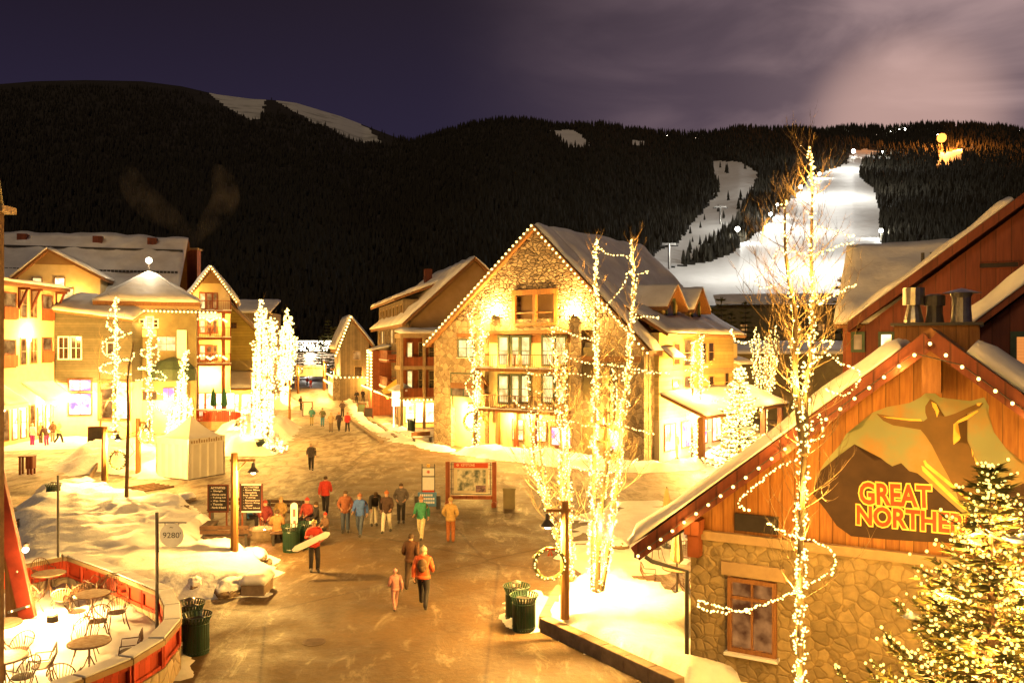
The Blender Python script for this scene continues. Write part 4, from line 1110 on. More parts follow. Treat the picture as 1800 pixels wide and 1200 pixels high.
# ------------------------------------------------------------------ 3. dark red gabled building behind the restaurant
D = Bld('red_building', 'tall dark red board-clad building behind the restaurant with snowy roof edge', 'building', *tuple(GX(1497, 30.0)[:2]), -27)
x1, z1 = D.f(1800, 362); x0, z0 = D.f(1500, 580)
slD = (z1-z0)/(x1-x0); WD = 26.0; xpD = 13.0; zpD = z0+slD*xpD
m = MB(); m.xzprism([(0, 0), (WD, 0), (WD, z0-.2), (xpD, zpD), (0, z0-.2+.0)], 0, 3.0); D.part('wall', m, REDBRD)
m = MB(); ovd = .1
m.xzprism([(-ovd, z0-ovd*slD), (xpD, zpD), (xpD, zpD+.35), (-ovd, z0-ovd*slD+.35)], -.5, 3.0); m.xzprism([(xpD, zpD), (WD+.3, z0-.3*slD), (WD+.3, z0-.3*slD+.35), (xpD, zpD+.35)], -.5, 3.0)
rD = D.part('roof', m, REDBRD)
snow_roof(rD, (-ovd, 3.0, z0-ovd*slD+.36), (-ovd, -.55, z0-ovd*slD+.36), (5.0, -.55, z0+5.0*slD+.36), (5.0, 3.0, z0+5.0*slD+.36), .22, seed=9, nv=20, nu=8)
# long snow roof joining behind, facing the street
za = D.f(1489, 441, 4.0)[1]; xa = D.f(1489, 441, 4.0)[0]
xe, ze_ = D.f(1466, 577, 0.2)
m = MB(); m.slab((xe, .2, ze_), (xe+7, .2, ze_), (xe+14, 5.0, za), (xa, 4.0, za), .15); r2 = D.part('rear_roof', m, BEAM)
snow_roof(r2, (xe, .1, ze_+.15), (xe+7.5, .1, ze_+.15), (xe+14, 5.0, za+.15), (xa, 4.0, za+.15), .2, seed=14, nu=24, nv=14, lump=.25)
m = MB(); m.box(xe+.3, 0.2, .25, 3.0, 0, ze_-.02); D.part('side_wall', m, BRICKW)
for (px, py, w_) in ((1622,468,.5),(1634,462,.3),(1550,468,.4)):
    x, z = D.f(px, py, 2.4); m = MB(); m.box(x-.06, x+.06, 2.3, 2.5, z-.4, z+.5); m.box(x+.24, x+.34, 2.3, 2.5, z-.4, z+.5); m.box(x-.06, x+.34, 2.3, 2.5, z, z+.12); obj('roof_vent', m, DARKM, r2)
    if px == 1622: break
D.fwin(1501, 588, 1515, 614, pane=LITDIM, nx=1, nz=1, fw=.10); D.fwin(1549, 588, 1567, 616, pane=LITSHOP, nx=1, nz=1, fw=.10)
D.fwin(1722, 462, 1790, 470, pane=BLACKB, nx=1, nz=1, fw=.02, frame=REDBRD, name='vent')
# nearer red gable at the right edge
E = Bld('red_building', 'nearer dark red gable at the right edge with thick snow and an orange window', 'building', *tuple(GX(1712, 24.5)[:2]), -27)
x0, z0 = E.f(1712, 566, -.4); x1, z1 = E.f(1800, 500, -.4)
sE = (z1-z0)/(x1-x0)
m = MB(); m.xzprism([(0, 0), (9, 0), (9, z0-.3+sE*9), (0, z0-.3)], 0, 4); E.part('wall', m, REDBRD)
m = MB(); m.xzprism([(-.3, z0-.3*sE-.22), (9, z0+9*sE-.22), (9, z0+9*sE), (-.3, z0-.3*sE)], -.4, 4); rE = E.part('roof', m, REDBRD)
snow_roof(rE, (-.3, 4, z0-.3*sE+.01), (-.3, -.45, z0-.3*sE+.01), (9, -.45, z0+9*sE+.01), (9, 4, z0+9*sE+.01), .42, seed=3, lump=.12, nu=8, nv=24)
E.fwin(1787, 592, 1830, 655, pane=LITBLND, nx=1, nz=1, fw=.16)

# ------------------------------------------------------------------ 4. street building left of the stone one
S = Bld('street_building', 'four storey brown building with snowy dormers and red balconies along the right of the street', 'building', *tuple(GX(722, 80.5)[:2]), 16)
# front (gable end) faces the camera; left side runs down the street
wS = 13.4; zeS = S.f(722, 560)[1]; xpS, zpS = S.f(833, 458)
wS = xpS*2; DS = 26.0
gable(S, 0, wS, zeS, zpS, 0, DS, TAN, over=.9, oy=.6, th=.22, snow=.28, seed=5, lump=.25, wallname='gable_wall')
m = MB(); m.box(-.12, -.004, .2, DS-.2, 0, zeS-.3); S.part('street_wall', m, GREYBR)
# long shed dormer on the street slope
m = MB(); m.box(-.05, 4.2, 4.5, DS-1.0, zeS-.6, zeS+2.15); sh = S.part('shed_dormer', m, GREYBR)
q = MB(); q.slab((-1.0, 4.0, zeS+1.95), (-1.0, DS-.5, zeS+1.95), (5.0, DS-.5, zeS+4.2), (5.0, 4.0, zeS+4.2), -.22); obj('dormer_roof', q, BEAM, sh)
snow_roof(sh, (-1.05, DS-.5, zeS+2.2), (-1.05, 4.0, zeS+2.2), (5.0, 4.0, zeS+4.45), (5.0, DS-.5, zeS+4.45), .3, seed=6, lump=.3, nu=24, nv=6)
for i in range(7):
    ya = 5.2+i*2.85
    S.window(ya, ya+1.0, zeS+.35, zeS+1.6, -.05, pane=GLASSD, frame=TRIM, nx=1, nz=1, face='l')
for fl, (za, zb) in enumerate(((zeS-2.3, zeS-.9), (zeS-5.2, zeS-3.6), (zeS-8.0, zeS-6.4))):
    for i in range(8):
        ya = 3.2+i*2.8
        lit = (i+fl*2) % 3 == 0
        S.window(ya, ya+.9, za, zb, -.13, pane=LITWIN if lit else GLASSD, frame=TRIM, nx=1, nz=2, face='l')
def side_balcony(b, x, y0, y1, z, d=1.4, m=None, h=1.05):
    q = MB(); q.box(x-d, x-.004, y0, y1, z-.2, z); bal = b.part('balcony', q, m or BRICKW)
    r = MB(); n = int((y1-y0)/.2)
    r.box(x-d+.02, x-d+.08, y0, y1, z+h-.06, z+h)
    for i in range(n+1): yy = y0+.03+(y1-y0-.06)*i/n; r.box(x-d+.03, x-d+.06, yy-.05, yy+.05, z, z+h-.06)
    for yy in (y0+.03, y1-.03): r.box(x-d, x-.01, yy-.025, yy+.025, z+h-.06, z+h); r.box(x-d, x-.01, yy-.02, yy+.02, z+.1, z+h-.4)
    obj('rail', r, m or BRICKW, bal)
    q = MB(); q.box(x-d-.05, x-d+.2, y0, y1, z+.001, z+.1); obj('snow', q, SNOWR, bal)
for z in (3.4, 6.2): 
    side_balcony(S, -.12, 6.0, 12.5, z); side_balcony(S, -.12, 16.5, 24.5, z)
# red painted stair bay with strings of bulbs
m = MB(); m.box(-2.3, -.13, 12.8, 16.2, 0, 7.2); S.part('stair_bay', m, BRICKW)
snow_roof(S.o, (-2.5, 16.4, 7.21), (-2.5, 12.6, 7.21), (-.13, 12.6, 7.7), (-.13, 16.4, 7.7), .25, seed=2)
# three storey porch bay at the near corner with posts
p0 = S.f(706, 700, -3.4)[0]; p1 = S.f(766, 700, -3.4)[0]+2.0
m = MB(); m.box(p0+.3, p1, -1.2, -.01, 2.9, 9.0); m.box(p0, p1+1, -3.4, -.01, 8.55, 8.85); bayw = S.part('porch_bay', m, BRICKW)
snow_roof(S.o, (p0-.2, -3.6, 8.86), (p1+1, -3.6, 8.86), (p1+1, -.1, 9.1), (p0-.2, -.1, 9.1), .4, seed=7, lump=.15)
m = MB(); m.box(p0-.15, p1+1.05, -3.55, -3.4, 8.45, 8.86); m.box(p0-.15, p1, -3.5, -3.35, 5.5, 5.85); m.box(p0-.15, p1, -3.5, -3.35, 2.6, 2.95)
m.box(p0-.15, p0-.0, -3.35, -.0, 5.5, 5.85); m.box(p0-.15, p0, -3.35, 0, 2.6, 2.95); m.box(p0-.15, p0, -3.35, 0, 8.45, 8.86)
m.box(p0, p1, -3.35, -1.2, 5.6, 5.8); m.box(p0, p1, -3.35, -1.2, 2.7, 2.9); S.part('porch_floor', m, TRIM)
for xx, yy in ((p0, -3.4), (p0+2.1, -3.4), (p1, -3.4), (p0, -2.3), (p0, -1.2)):
    m = MB(); m.box(xx-.13, xx+.13, yy-.13, yy+.13, 0, 8.45); S.part('porch_post', m, TRIM)
m = MB(); m.box(p0+.1, p1, -3.38, -3.34, 5.8, 6.7); m.box(p0+.1, p1, -3.38, -3.34, 2.95, 3.8); m.box(p0-.03, p0+.01, -3.2, -.2, 5.8, 6.7); m.box(p0-.03, p0+.01, -3.2, -.2, 2.95, 3.8); S.part('porch_railing', m, BRICKW)
for z in (3.6, 6.3):
    S.window(p0+.9, p0+1.3, z, z+1.7, -1.2, pane=LITWIN, frame=TRIM, nx=1, nz=1); S.window(p0+2.0, p0+2.5, z, z+1.7, -1.2, pane=GLASSD, frame=TRIM, nx=1, nz=2)
    S.window(p0+3.0, p0+3.6, z, z+1.7, -1.2, pane=GLASSD, frame=TRIM, nx=1, nz=2)
# ground floor shopfront, brightly lit
m = MB(); m.box(p0+.3, p1, -2.0, -.02, 0, 2.6); S.part('shop_wall', m, CREAM)
for i in range(4): S.window(p0+.6+i*.95, p0+1.35+i*.95, .5, 2.3, -2.0, pane=LITSHOP, frame=TRIM, nx=1, nz=2)
for i in range(8): S.window(.6+i*3.0, 2.6+i*3.0, .5, 2.4, -.13, pane=LITSHOP if i % 3 else LITDIM, frame=BRICKW, nx=2, nz=1, face='l')
m = MB(); m.slab((-2.0, .2, 2.75), (-.13, .2, 3.15), (-.13, 12.5, 3.15), (-2.0, 12.5, 2.75), .12); m.slab((-2.0, 16.5, 2.75), (-.13, 16.5, 3.15), (-.13, DS, 3.15), (-2.0, DS, 2.75), .12)
S.part('canopy', m, BEAM)
# chimney stub on the roof
m = MB(); m.box(3.9, 4.7, 14, 15, zeS+3, zeS+6.2); S.part('chimney', m, REDBRD)
W_ = S.wpt
bulb_string('string of bulbs along the canopy edge nearest the stone building', [W_(p0-.2, -3.6, 2.7), W_(p1+.5, -3.6, 2.7)], .38, .09, power=0)
bulb_string('string of bulbs along the canopy beside the porch posts of the brown street building', [W_(p0-.25, -3.3, 2.75), W_(-2.1, 12.2, 2.75)], .5, .11)
bulb_string('bulbs outlining the rust red stair bay halfway down the street', [W_(-2.4, 12.7, 3.0), W_(-2.4, 12.7, 7.0), W_(-2.4, 16.3, 7.0), W_(-2.4, 16.3, 3.0), W_(-2.4, 12.7, 2.9)], .38, .13)
bulb_string('bulbs on the far canopy of the brown street building', [W_(-2.1, 16.6, 2.8), W_(-2.1, 25.5, 2.8)], .5, .13)
for yy, zz, pw in ((-2.6, 2.2, 260),(3, 2.3, 180),(8, 2.3, 180),(13.5, 2.9, 240),(15.5, 6.8, 120),(20, 2.4, 240),(25, 2.4, 200)):
    xx = p0+1.5 if yy < 0 else -1.6
    if yy in (13.5, 15.5): xx = -2.9
    wp = W_(xx, yy-(.9 if yy < 0 else 0), zz); lamp(wp.x, wp.y, wp.z, pw, WARM, .12, 'canopy_light')
# small hexagonal snow capped kiosk
kp = G(710, 757+6); 
# ------------------------------------------------------------------ 5. smaller house further down the street
T = Bld('street_house', 'smaller gabled house with steep snowy roof further down the right of the street', 'building', *tuple(GX(606, 118)[:2]), 16)
zt = T.f(606, 566)[1]
gable(T, -.6, 3.4, 8.2, zt+.4, 0, 12, GREYBR, over=.6, oy=.4, snow=.35, seed=9, xp=.8)
T.window(1.4, 2.4, 3.5, 4.8, 0, pane=GLASSD, frame=TRIM, nx=1, nz=1); T.window(1.2, 2.2, 5.8, 7.0, 0, pane=LITDIM, frame=TRIM, nx=2, nz=1)
m = MB(); m.box(-1.6, -.6, .5, 11, 0, 3.3); T.part('shop_wall', m, STONEB)
for i in range(4): T.window(1.0+i*2.4, 2.6+i*2.4, .6, 2.5, -1.6, pane=LITSHOP, frame=TRIM, nx=1, nz=1, face='l')
bulb_string('bulbs up the street edge of the small steep-roofed house', [T.wpt(-1.3, -.5, 6.4), T.wpt(.8, -.5, zt+.7)], .5, .16)
bulb_string('bulbs along the shopfront of the small steep-roofed house', [T.wpt(-1.8, .4, 3.5), T.wpt(-1.8, 11.5, 3.5), ], .55, .17)
bulb_string('lower bulbs along the shopfront of the small steep-roofed house', [T.wpt(-2.3, -1, 2.6), T.wpt(-2.3, 9.5, 2.6), ], .55, .17)
bulb_string('bulbs across the front of the small steep-roofed house', [T.wpt(-1.8, -.3, 3.3), T.wpt(3.6, -.3, 3.3)], .6, .13)
for yy in (1, 5, 10): wp = T.wpt(-2.8, yy, 2.4); lamp(wp.x, wp.y, wp.z, 260, WARM, .15, 'shop_light')
wp = T.wpt(3, -1.2, 2.6); lamp(wp.x, wp.y, wp.z, 160, WARM, .15, 'shop_light')

# ------------------------------------------------------------------ 6. cream building at the far left
C = Bld('cream_building', 'cream stucco building at the left edge with bracketed snowy eave and shop awnings', 'building', -38.6, 58.0, 90)
xC = C.f(95, 600)[0]; zC = C.f(60, 508)[1]
m = MB(); m.box(-6, xC, 0, 12, 0, zC); C.part('wall', m, CREAM)
m = MB(); m.box(-6, xC+.7, -1.0, 12, zC, zC+.25); rc = C.part('roof', m, BEAM)
snow_roof(rc, (-6, -1.05, zC+.26), (xC+.75, -1.05, zC+.26), (xC+.75, 12, zC+.9), (-6, 12, zC+.9), .35, seed=21, nu=20)
for px in (32, 54, 98): 
    x = C.f(px, 520)[0]; q = MB(); q.bar((x, -.02, zC-1.7), (x, -.75, zC-.1), .13, .15); q.box(x-.07, x+.07, -.10, 0, zC-1.7, zC); q.box(x-.07, x+.07, -.95, -.1, zC-.2, zC-.02); C.part('bracket', q, REDBRD)
for (a, b, c, d, pn, fr, nx) in ((5,515,27,560,LITDIM,BRICKW,1),(36,512,46,558,LITDIM,TRIM,1),(53,512,64,558,LITDIM,TRIM,2),(74,520,91,562,LITDIM,BRICKW,1),
                            (2,598,26,645,LITDIM,BRICKW,1),(36,595,45,640,LITDIM,TRIM,1),(53,595,64,638,LITDIM,TRIM,2),(74,594,90,636,LITDIM,BRICKW,1)):
    w__ = C.fwin(a, b, c, d, pane=pn, frame=fr, nx=nx, nz=2, fw=.08)
    if fr is BRICKW:
        x0_, zb_ = C.f(a, d); x1_ = C.f(c, d)[0]; q = MB(); q.box(x0_-.1, x1_+.1, -.22, -.14, zb_, zb_+.9); obj('balustrade', q, BRICKW, w__)
# ground floor: awnings over the shop front
za_, zb_ = C.f(60, 668)[1], C.f(60, 700)[1]
for (a, b, lb) in ((-40, 34, 0), (36, 118, 1)):
    x0_, x1_ = C.f(a, 690)[0]+.05, C.f(b, 690, -1.3)[0]
    m = MB(); m.slab((x0_, -1.9, 3.35), (x1_, -1.9, 3.35), (x1_, -.004, 4.75), (x0_, -.004, 4.75), .08); aw = C.part('awning', m, CANVAS)
    snow_roof(aw, (x0_, -1.95, 3.44), (x1_, -1.95, 3.44), (x1_, 0, 4.84), (x0_, 0, 4.84), .1, seed=2, nu=10)
    q = MB(); q.box(x0_, x1_, -1.93, -1.87, 3.05, 3.34); obj('valance', q, CANVAS, aw)
for i in range(9):
    x0_ = 1.5+i*1.15
    if x0_+.8 > xC+1: break
    C.window(x0_, x0_+.62, .5, 2.9, 0, pane=LITSHOP if i % 3 else LITDIM, frame=CEDAR, nx=1, nz=2)
for i in range(4):
    wp = C.wpt(3.0+i*2.3, -1.2, 2.9); lamp(wp.x, wp.y, wp.z, 330, (1,.54,.13), .12, 'awning_light')
    q = MB(); q.ball(C.loc(wp.x, wp.y, wp.z+.1), .16); C.part('awning_lamp', q, BULBW)
wp = C.wpt(C.f(47, 590)[0], -.8, C.f(47, 590)[1]); lamp(wp.x, wp.y, wp.z, 420, WARM, .1, 'wall_light_glow')
q = MB(); q.box(C.f(46,575)[0], C.f(49,575)[0], -.25, 0, C.f(46,600)[1], C.f(46,585)[1]); C.part('wall_light', q, BULBW)

# ------------------------------------------------------------------ 7. low olive building with the violet shop window
O = Bld('olive_building', 'olive-sided building with two white framed windows above a bright shopfront', 'building', *tuple(GX(96, 70.0)[:2]), 6)
xO = O.f(232, 600)[0]; zO0 = O.f(100, 548)[1]; zO1 = O.f(225, 566)[1]
m = MB(); m.xzprism([(0, 4.6), (xO, 4.6), (xO, zO1), (0, zO0)], 0, 9); O.part('wall', m, OLIVE)
m = MB(); m.xzprism([(0, 4.05), (xO, 4.05), (xO, 4.598), (0, 4.598)], -.05, 9); m.box(-2.2, xO, .0, 9, 0, 4.048); O.part('shop_wall', m, CREAM)
m = MB(); m.slab((-.2, -.6, zO0), (xO+.3, -.6, zO1), (xO+.3, 5, zO1+1.6), (-.2, 5, zO0+1.6), .18); ro = O.part('roof', m, BEAM)
snow_roof(ro, (-.2, -.65, zO0+.19), (xO+.3, -.65, zO1+.19), (xO+.3, 5, zO1+1.79), (-.2, 5, zO0+1.79), .35, seed=3)
O.fwin(104, 593, 120, 630, pane=GLASSD, frame=WHITEP, nx=2, nz=2, fw=.10); O.fwin(126, 593, 142, 630, pane=GLASSD, frame=WHITEP, nx=2, nz=2, fw=.10)
O.fwin(189, 603, 200, 622, pane=LITDIM, frame=WHITEP, nx=1, nz=1, fw=.08)
O.fwin(122, 668, 160, 686, y=-.03, pane=LITPUR, frame=REDBRD, nx=2, nz=1, fw=.12); O.fwin(122, 692, 160, 728, y=-.03, pane=LITPUR, frame=REDBRD, nx=2, nz=1, fw=.12)
O.fwin(176, 672, 198, 735, y=-.03, pane=LITDIM, frame=BRICKW, nx=1, nz=2, fw=.2, name='door'); O.fwin(205, 672, 226, 735, y=-.03, pane=LITSHOP, frame=BRICKW, nx=1, nz=2, fw=.15)
for px in (110, 170, 215): wp = O.wpt(O.f(px, 650)[0], -1.6, 3.4); lamp(wp.x, wp.y, wp.z, 330, (1,.54,.13), .12, 'shop_light')
# warehouse-size snow roof behind, with its cross gable
K = Bld('lodge', 'long lodge behind the left shops under a big snow covered roof', 'building', *tuple(GX(-30, 78)[:2]), 15)
xK = K.f(322, 430, 6)[0]; zK = K.f(150, 417, 8)[1]; zk0 = 12.3
m = MB(); m.box(-5, xK, 0, 16, 0, zk0); K.part('wall', m, GREYBR)
m = MB(); m.slab((-5, -.8, zk0), (xK+.3, -.8, zk0), (xK+.3, 8, zK), (-5, 8, zK), .2); m.slab((-5, 8, zK), (xK+.3, 8, zK), (xK+.3, 17, zk0), (-5, 17, zk0), .2); rk = K.part('roof', m, BEAM)
snow_roof(rk, (-5, -.85, zk0+.2), (xK+.3, -.85, zk0+.2), (xK+.3, 8, zK+.2), (-5, 8, zK+.2), .3, seed=31, nu=40, nv=14, lump=.35)
for fy, n_ in ((.33, 60), (.70, 90)):
    q = MB()
    for i in range(n_):
        xx = -4+i*(xK+4)/n_; yy = -.8+8.8*fy; zz = zk0+(zK-zk0)*fy+.55
        q.box(xx, xx+.28, yy-.12, yy+.05, zz-.05, zz+.18)
    obj('snow_guard', q, DARKM, rk)
for fx in (.30, .62, .86):
    q = MB(); xx = -5+(xK+5)*fx; q.box(xx-.5, xx+.4, 6.2, 7.6, zk0+(zK-zk0)*.82, zk0+(zK-zk0)*.82+1.2); obj('roof_vent', q, REDBRD, rk)
xg0, zg0 = K.f(32, 487, -3); xg1, _ = K.f(165, 520, -3); xgp, zgp = K.f(86, 443, -3)
hw = (xg1-xg0)/2
gb = Bld('lodge', 'brown cross gable with lit attic windows above the cream building', 'building', K.o.location.x, K.o.location.y, 15)
s_ = (zgp-zg0)/(xgp-xg0)
gable(gb, xg0, 2*xgp-xg0+1.8, zg0, zgp, -3, 5, CREAM, over=.5, oy=.5, snow=.3, seed=2, xp=xgp)
m = MB(); m.xzprism([(xg0+1.3, zgp-(xgp-xg0-1.3)*s_), (2*xgp-xg0-1.3+1, zgp-(xgp-xg0-1.3)*s_), (xgp, zgp)], -3.08, -3.002); gb.part('gable_panel', m, TAN)
gb.fwin(58, 489, 73, 501, y=-3, pane=LITWIN, frame=BEAM, nx=1, nz=1); gb.fwin(97, 489, 113, 504, y=-3, pane=LITSHOP, frame=BEAM, nx=1, nz=1)
gb.fwin(112, 508, 129, 531, y=-3, pane=LITWIN, frame=BEAM, nx=1, nz=1)
wp = gb.wpt(gb.f(132, 530, -3)[0], -3.8, gb.f(132, 530, -3)[1]); lamp(wp.x, wp.y, wp.z, 160, WARM, .1, 'wall_light_glow')
q = MB(); q.ball(gb.loc(wp.x, wp.y+.4, wp.z), .28); gb.part('wall_light', q, BULB)
# chimney with smoke
q = thing('chimney', 'small brick chimney smoking at the right end of the lodge roof', 'chimney', GX(341, 92), 0)
m = MB(); m.box(-.55, .55, -.55, .55, 9, P(341,440,92).z); obj('stack', m, BRICKW, q)
m = MB(); m.box(-.7, .7, -.7, .7, P(341,440,92).z, P(341,437,92).z); obj('cap', m, TRIM, q)

# ------------------------------------------------------------------ 8. octagonal tower with hip roof and the balcony wing
H = Bld('tower_building', 'olive tower building under a snowy pyramid roof with a row of bulbs', 'building', *tuple(GX(232, 73)[:2]), 20)
xh0 = H.f(243, 600)[0]; xh1 = H.f(345, 600)[0]; zh = H.f(300, 545)[1]
m = MB(); m.box(-.3, xh1, 0, 9, 0, zh); H.part('wall', m, OLIVE2)
xt, zt_ = H.f(262, 480, 4.5)
q = MB(); ex0, ex1 = H.f(165, 527, 0)[0], H.f(352, 527, 0)[0]; ez = H.f(300, 531, -.6)[1]
ap = Vector((xt, 4.2, zt_)); cor = [Vector((ex0, -.8, ez)), Vector((ex1, -.8, ez)), Vector((ex1, 9.5, ez)), Vector((ex0, 9.5, ez))]
q.add([*cor, ap, *[c-Vector((0,0,.35)) for c in cor]], [(0,1,4),(1,2,4),(2,3,4),(3,0,4),(8,7,6,5),(0,5,6,1),(1,6,7,2),(2,7,8,3),(3,8,5,0)]); rh = H.part('roof', q, BEAM)
for a, b in ((0,1),(1,2),(3,0)):
    snow_roof(rh, cor[a], cor[b], ap+Vector((.05,0,0)), ap-Vector((.05,0,0)), .3, seed=a, nu=14, nv=10, lump=.1)
m = MB(); m.tube([(xt,4.2,zt_),(xt,4.2,zt_+1.0)], .08, 6); H.part('finial', m, DARKM)
m = MB(); m.ball((xt,4.2,zt_+1.15), .30); H.part('finial_lamp', m, BULBW)
wp = H.wpt(xt, 3.6, zt_+1.2); lamp(wp.x, wp.y, wp.z, 90, (1,.8,.5), .1, 'finial_glow')
# bracketed cornice
q = MB()
x0_, x1_ = H.f(245, 540)[0], H.f(345, 540)[0]; z_ = H.f(300, 545)[1]
q.box(x0_-.3, x1_+.3, -.75, -.0, z_+.05, ez-.36)
for i in range(12): xx = x0_+(x1_-x0_)*i/11; q.box(xx-.09, xx+.09, -.9, -.002, z_-.15, z_+.05)
H.part('cornice', q, TRIM)
bulb_string('straight row of bulbs under the tower roof cornice', [H.wpt(x0_-.2, -1.0, H.f(245,547)[1]), H.wpt(x1_+1.6, -1.0, H.f(372,550)[1])], .32, .10)
H.fwin(246, 562, 253, 575, pane=GLASSD, frame=WHITEP, nx=1, nz=2, fw=.08); H.fwin(258, 558, 268, 576, pane=LITWIN, frame=WHITEP, nx=1, nz=2, fw=.12)
H.fwin(270, 562, 277, 575, pane=GLASSD, frame=WHITEP, nx=1, nz=2, fw=.08)
H.fwin(277, 592, 308, 616, pane=LITWIN, frame=TRIM, nx=2, nz=2, fw=.05)
H.panel('pilaster', H.f(311,600)[0], H.f(328,600)[0], 2.5, H.f(318,580)[1], -.25, -.002, WHITEP)
H.panel('arch_band', H.f(242,600)[0], H.f(275,600)[0], H.f(258,592)[1], H.f(258,580)[1], -.1, -.002, CREAM)
m = MB(); m.lathe([(2.0,0),(1.9,1.0),(1.2,1.7),(0.0,2.1)], H.f(305,660)[0], -.1, 16, z0=H.f(305,668)[1]); H.part('dome_awning', m, GRNTRM)
H.fwin(287, 682, 306, 712, y=-.0, pane=LITPUR, frame=REDBRD, nx=2, nz=2); H.fwin(250, 690, 275, 735, pane=LITDIM, frame=REDBRD, nx=2, nz=2)
H.panel('shop_wall', -.25, xh1-.3, 0, 2.9, -.08, -.002, CREAM)
wp = H.wpt(H.f(262,575)[0], -1.0, H.f(262,568)[1]); lamp(wp.x, wp.y, wp.z, 60, WARM, .1, 'wall_light_glow')
wp = H.wpt(H.f(290,700)[0], -1.6, 2.8); lamp(wp.x, wp.y, wp.z, 300, (1,.54,.13), .1, 'shop_light')
# balcony wing
Wg = Bld('balcony_wing', 'three storey wing with stacked red balconies under a small gable outlined in bulbs', 'building', *tuple(GX(337, 82)[:2]), 18)
xw = Wg.f(400, 600)[0]; zwe = Wg.f(345, 520)[1]; xwp, zwp = Wg.f(371, 476)
gable(Wg, 0, 2*xwp, zwe, zwp, 0, 8, CREAM, over=.7, oy=1.2, snow=.3, seed=4)
m = MB(); s_ = (zwp-zwe)/xwp; m.xzprism([(.9, zwp-(xwp-.9)*s_), (2*xwp-.9, zwp-(xwp-.9)*s_), (xwp, zwp)], -.08, -.002); Wg.part('gable_panel', m, TAN)
for (pt, pb) in ((516, 542), (563, 584), (608, 632)):
    Wg.fwin(352, pt, 360, pb, pane=LITWIN, frame=BRICKW, nx=1, nz=2, fw=.14); Wg.fwin(364, pt, 372, pb, pane=LITDIM, frame=BRICKW, nx=1, nz=2, fw=.14); Wg.fwin(375, pt, 381, pb, pane=LITDIM, frame=BRICKW, nx=1, nz=2, fw=.1)
for pz in (546, 593, 639): Wg.railing(-.1, 2*xwp+.1, Wg.f(370, pz, -2)[1], -2.2, m=BRICKW)
for xx in (.6, 2*xwp-.6):
    m = MB(); m.box(xx-.16, xx+.16, -2.2, -1.9, 0, Wg.f(370,546,-2)[1]-.23); Wg.part('balcony_post', m, BRICKW)
for i in range(4): Wg.window(.4+i*.95, 1.15+i*.95, .8, 3.0, 0, pane=LITSHOP, frame=BRICKW, nx=1, nz=2)
for (px, py, pw) in ((343, 520, 30), (350, 560, 110), (375, 560, 110), (347, 615, 60), (385, 615, 60), (350, 662, 260), (375, 662, 260)):
    x, z = Wg.f(px, py, -1); wp = Wg.wpt(x, -1.0, z); lamp(wp.x, wp.y, wp.z, pw, WARM, .1, 'balcony_light')
bulb_string('bulbs outlining the small gable over the stacked balconies', [Wg.wpt(-.6, -1.3, zwp-(xwp+.6)*s_+.25), Wg.wpt(xwp, -1.3, zwp+.3), Wg.wpt(2*xwp+.6, -1.3, zwp-(xwp+.6)*s_+.25)], .30, .085)
for pz in (574, 640):
    z_ = Wg.f(370, pz, -2.3)[1]
    pts = [Wg.wpt(.3+i*(2*xwp-.6)/10, -2.3, z_+.5+.35*abs(math.sin(i*math.pi/5))) for i in range(11)]
    bulb_string('swagged bulbs on the %s balcony of the lit wing' % ('upper' if pz == 574 else 'lower'), pts, .22, .12)
# mustard building right of the wing
M_ = Bld('mustard_building', 'plain mustard yellow building with one tiny square window beside the balconies', 'building', *tuple(GX(399, 88)[:2]), 14)
xm = M_.f(455, 600)[0]; z0_ = M_.f(402, 528)[1]; z1_ = M_.f(450, 590)[1]
m = MB(); m.xzprism([(-3, 0), (xm, 0), (xm, z1_), (-1, z0_+.7), (-3, z0_+.7)], 0, 8); M_.part('wall', m, GREENY)
m = MB(); m.slab((-1.2, -.5, z0_+.9), (xm+.5, -.5, z1_-.35), (xm+.5, 8, z1_-.35), (-1.2, 8, z0_+.9), .25); rm = M_.part('roof', m, TRIM)
M_.fwin(405, 568, 415, 576, pane=GLASSD, frame=REDBRD, nx=2, nz=2, fw=.06)
m = MB(); m.box(-.5, xm, -.2, -.004, 4.6, 6.2); M_.part('lower_band', m, OLIVE2)
m = MB(); m.slab((-.2, -3.6, 3.2), (xm+1, -3.6, 3.2), (xm+1, -.2, 4.7), (-.2, -.2, 4.7), .2); r_ = M_.part('porch_roof', m, BEAM)
snow_roof(r_, (-.2, -3.65, 3.42), (xm+1, -3.65, 3.42), (xm+1, -.2, 4.92), (-.2, -.2, 4.92), .3, seed=9)
for i in range(4): M_.window(.3+i*1.2, 1.2+i*1.2, .6, 2.6, -.2, pane=LITSHOP, frame=BRICKW, nx=1, nz=2)
wp = M_.wpt(1.5, -2.0, 2.7); lamp(wp.x, wp.y, wp.z, 450, WARM, .1, 'porch_light')
# far snow roofs beyond the mustard building, and beyond the stone building
FB = Bld('far_building', 'snow roofed building peeping over the mustard building', 'building', *tuple(GX(404, 125)[:2]), 0)
m = MB(); m.box(0, 6, 0, 6, 0, FB.f(430,550)[1]); FB.part('wall', m, GREYBR)
snow_roof(FB.o, (-.5, -.6, FB.f(430,550)[1]), (6.3, -.6, FB.f(430,550)[1]), (6.3, 5, FB.f(430,526)[1]), (-.5, 5, FB.f(430,526)[1]), .4, seed=2)
FC = Bld('far_building', 'low snow roofed lift building at the foot of the ski slope', 'building', *tuple(GX(1262, 190)[:2]), -8)
zf = FC.f(1300,535)[1]
m = MB(); m.box(0, 34, 0, 12, 0, zf); FC.part('wall', m, OLIVE2)
snow_roof(FC.o, (-.5, -1, zf), (34, -1, zf), (34, 6, FC.f(1300,516)[1]), (-.5, 6, FC.f(1300,516)[1]), .5, seed=4, nu=20)
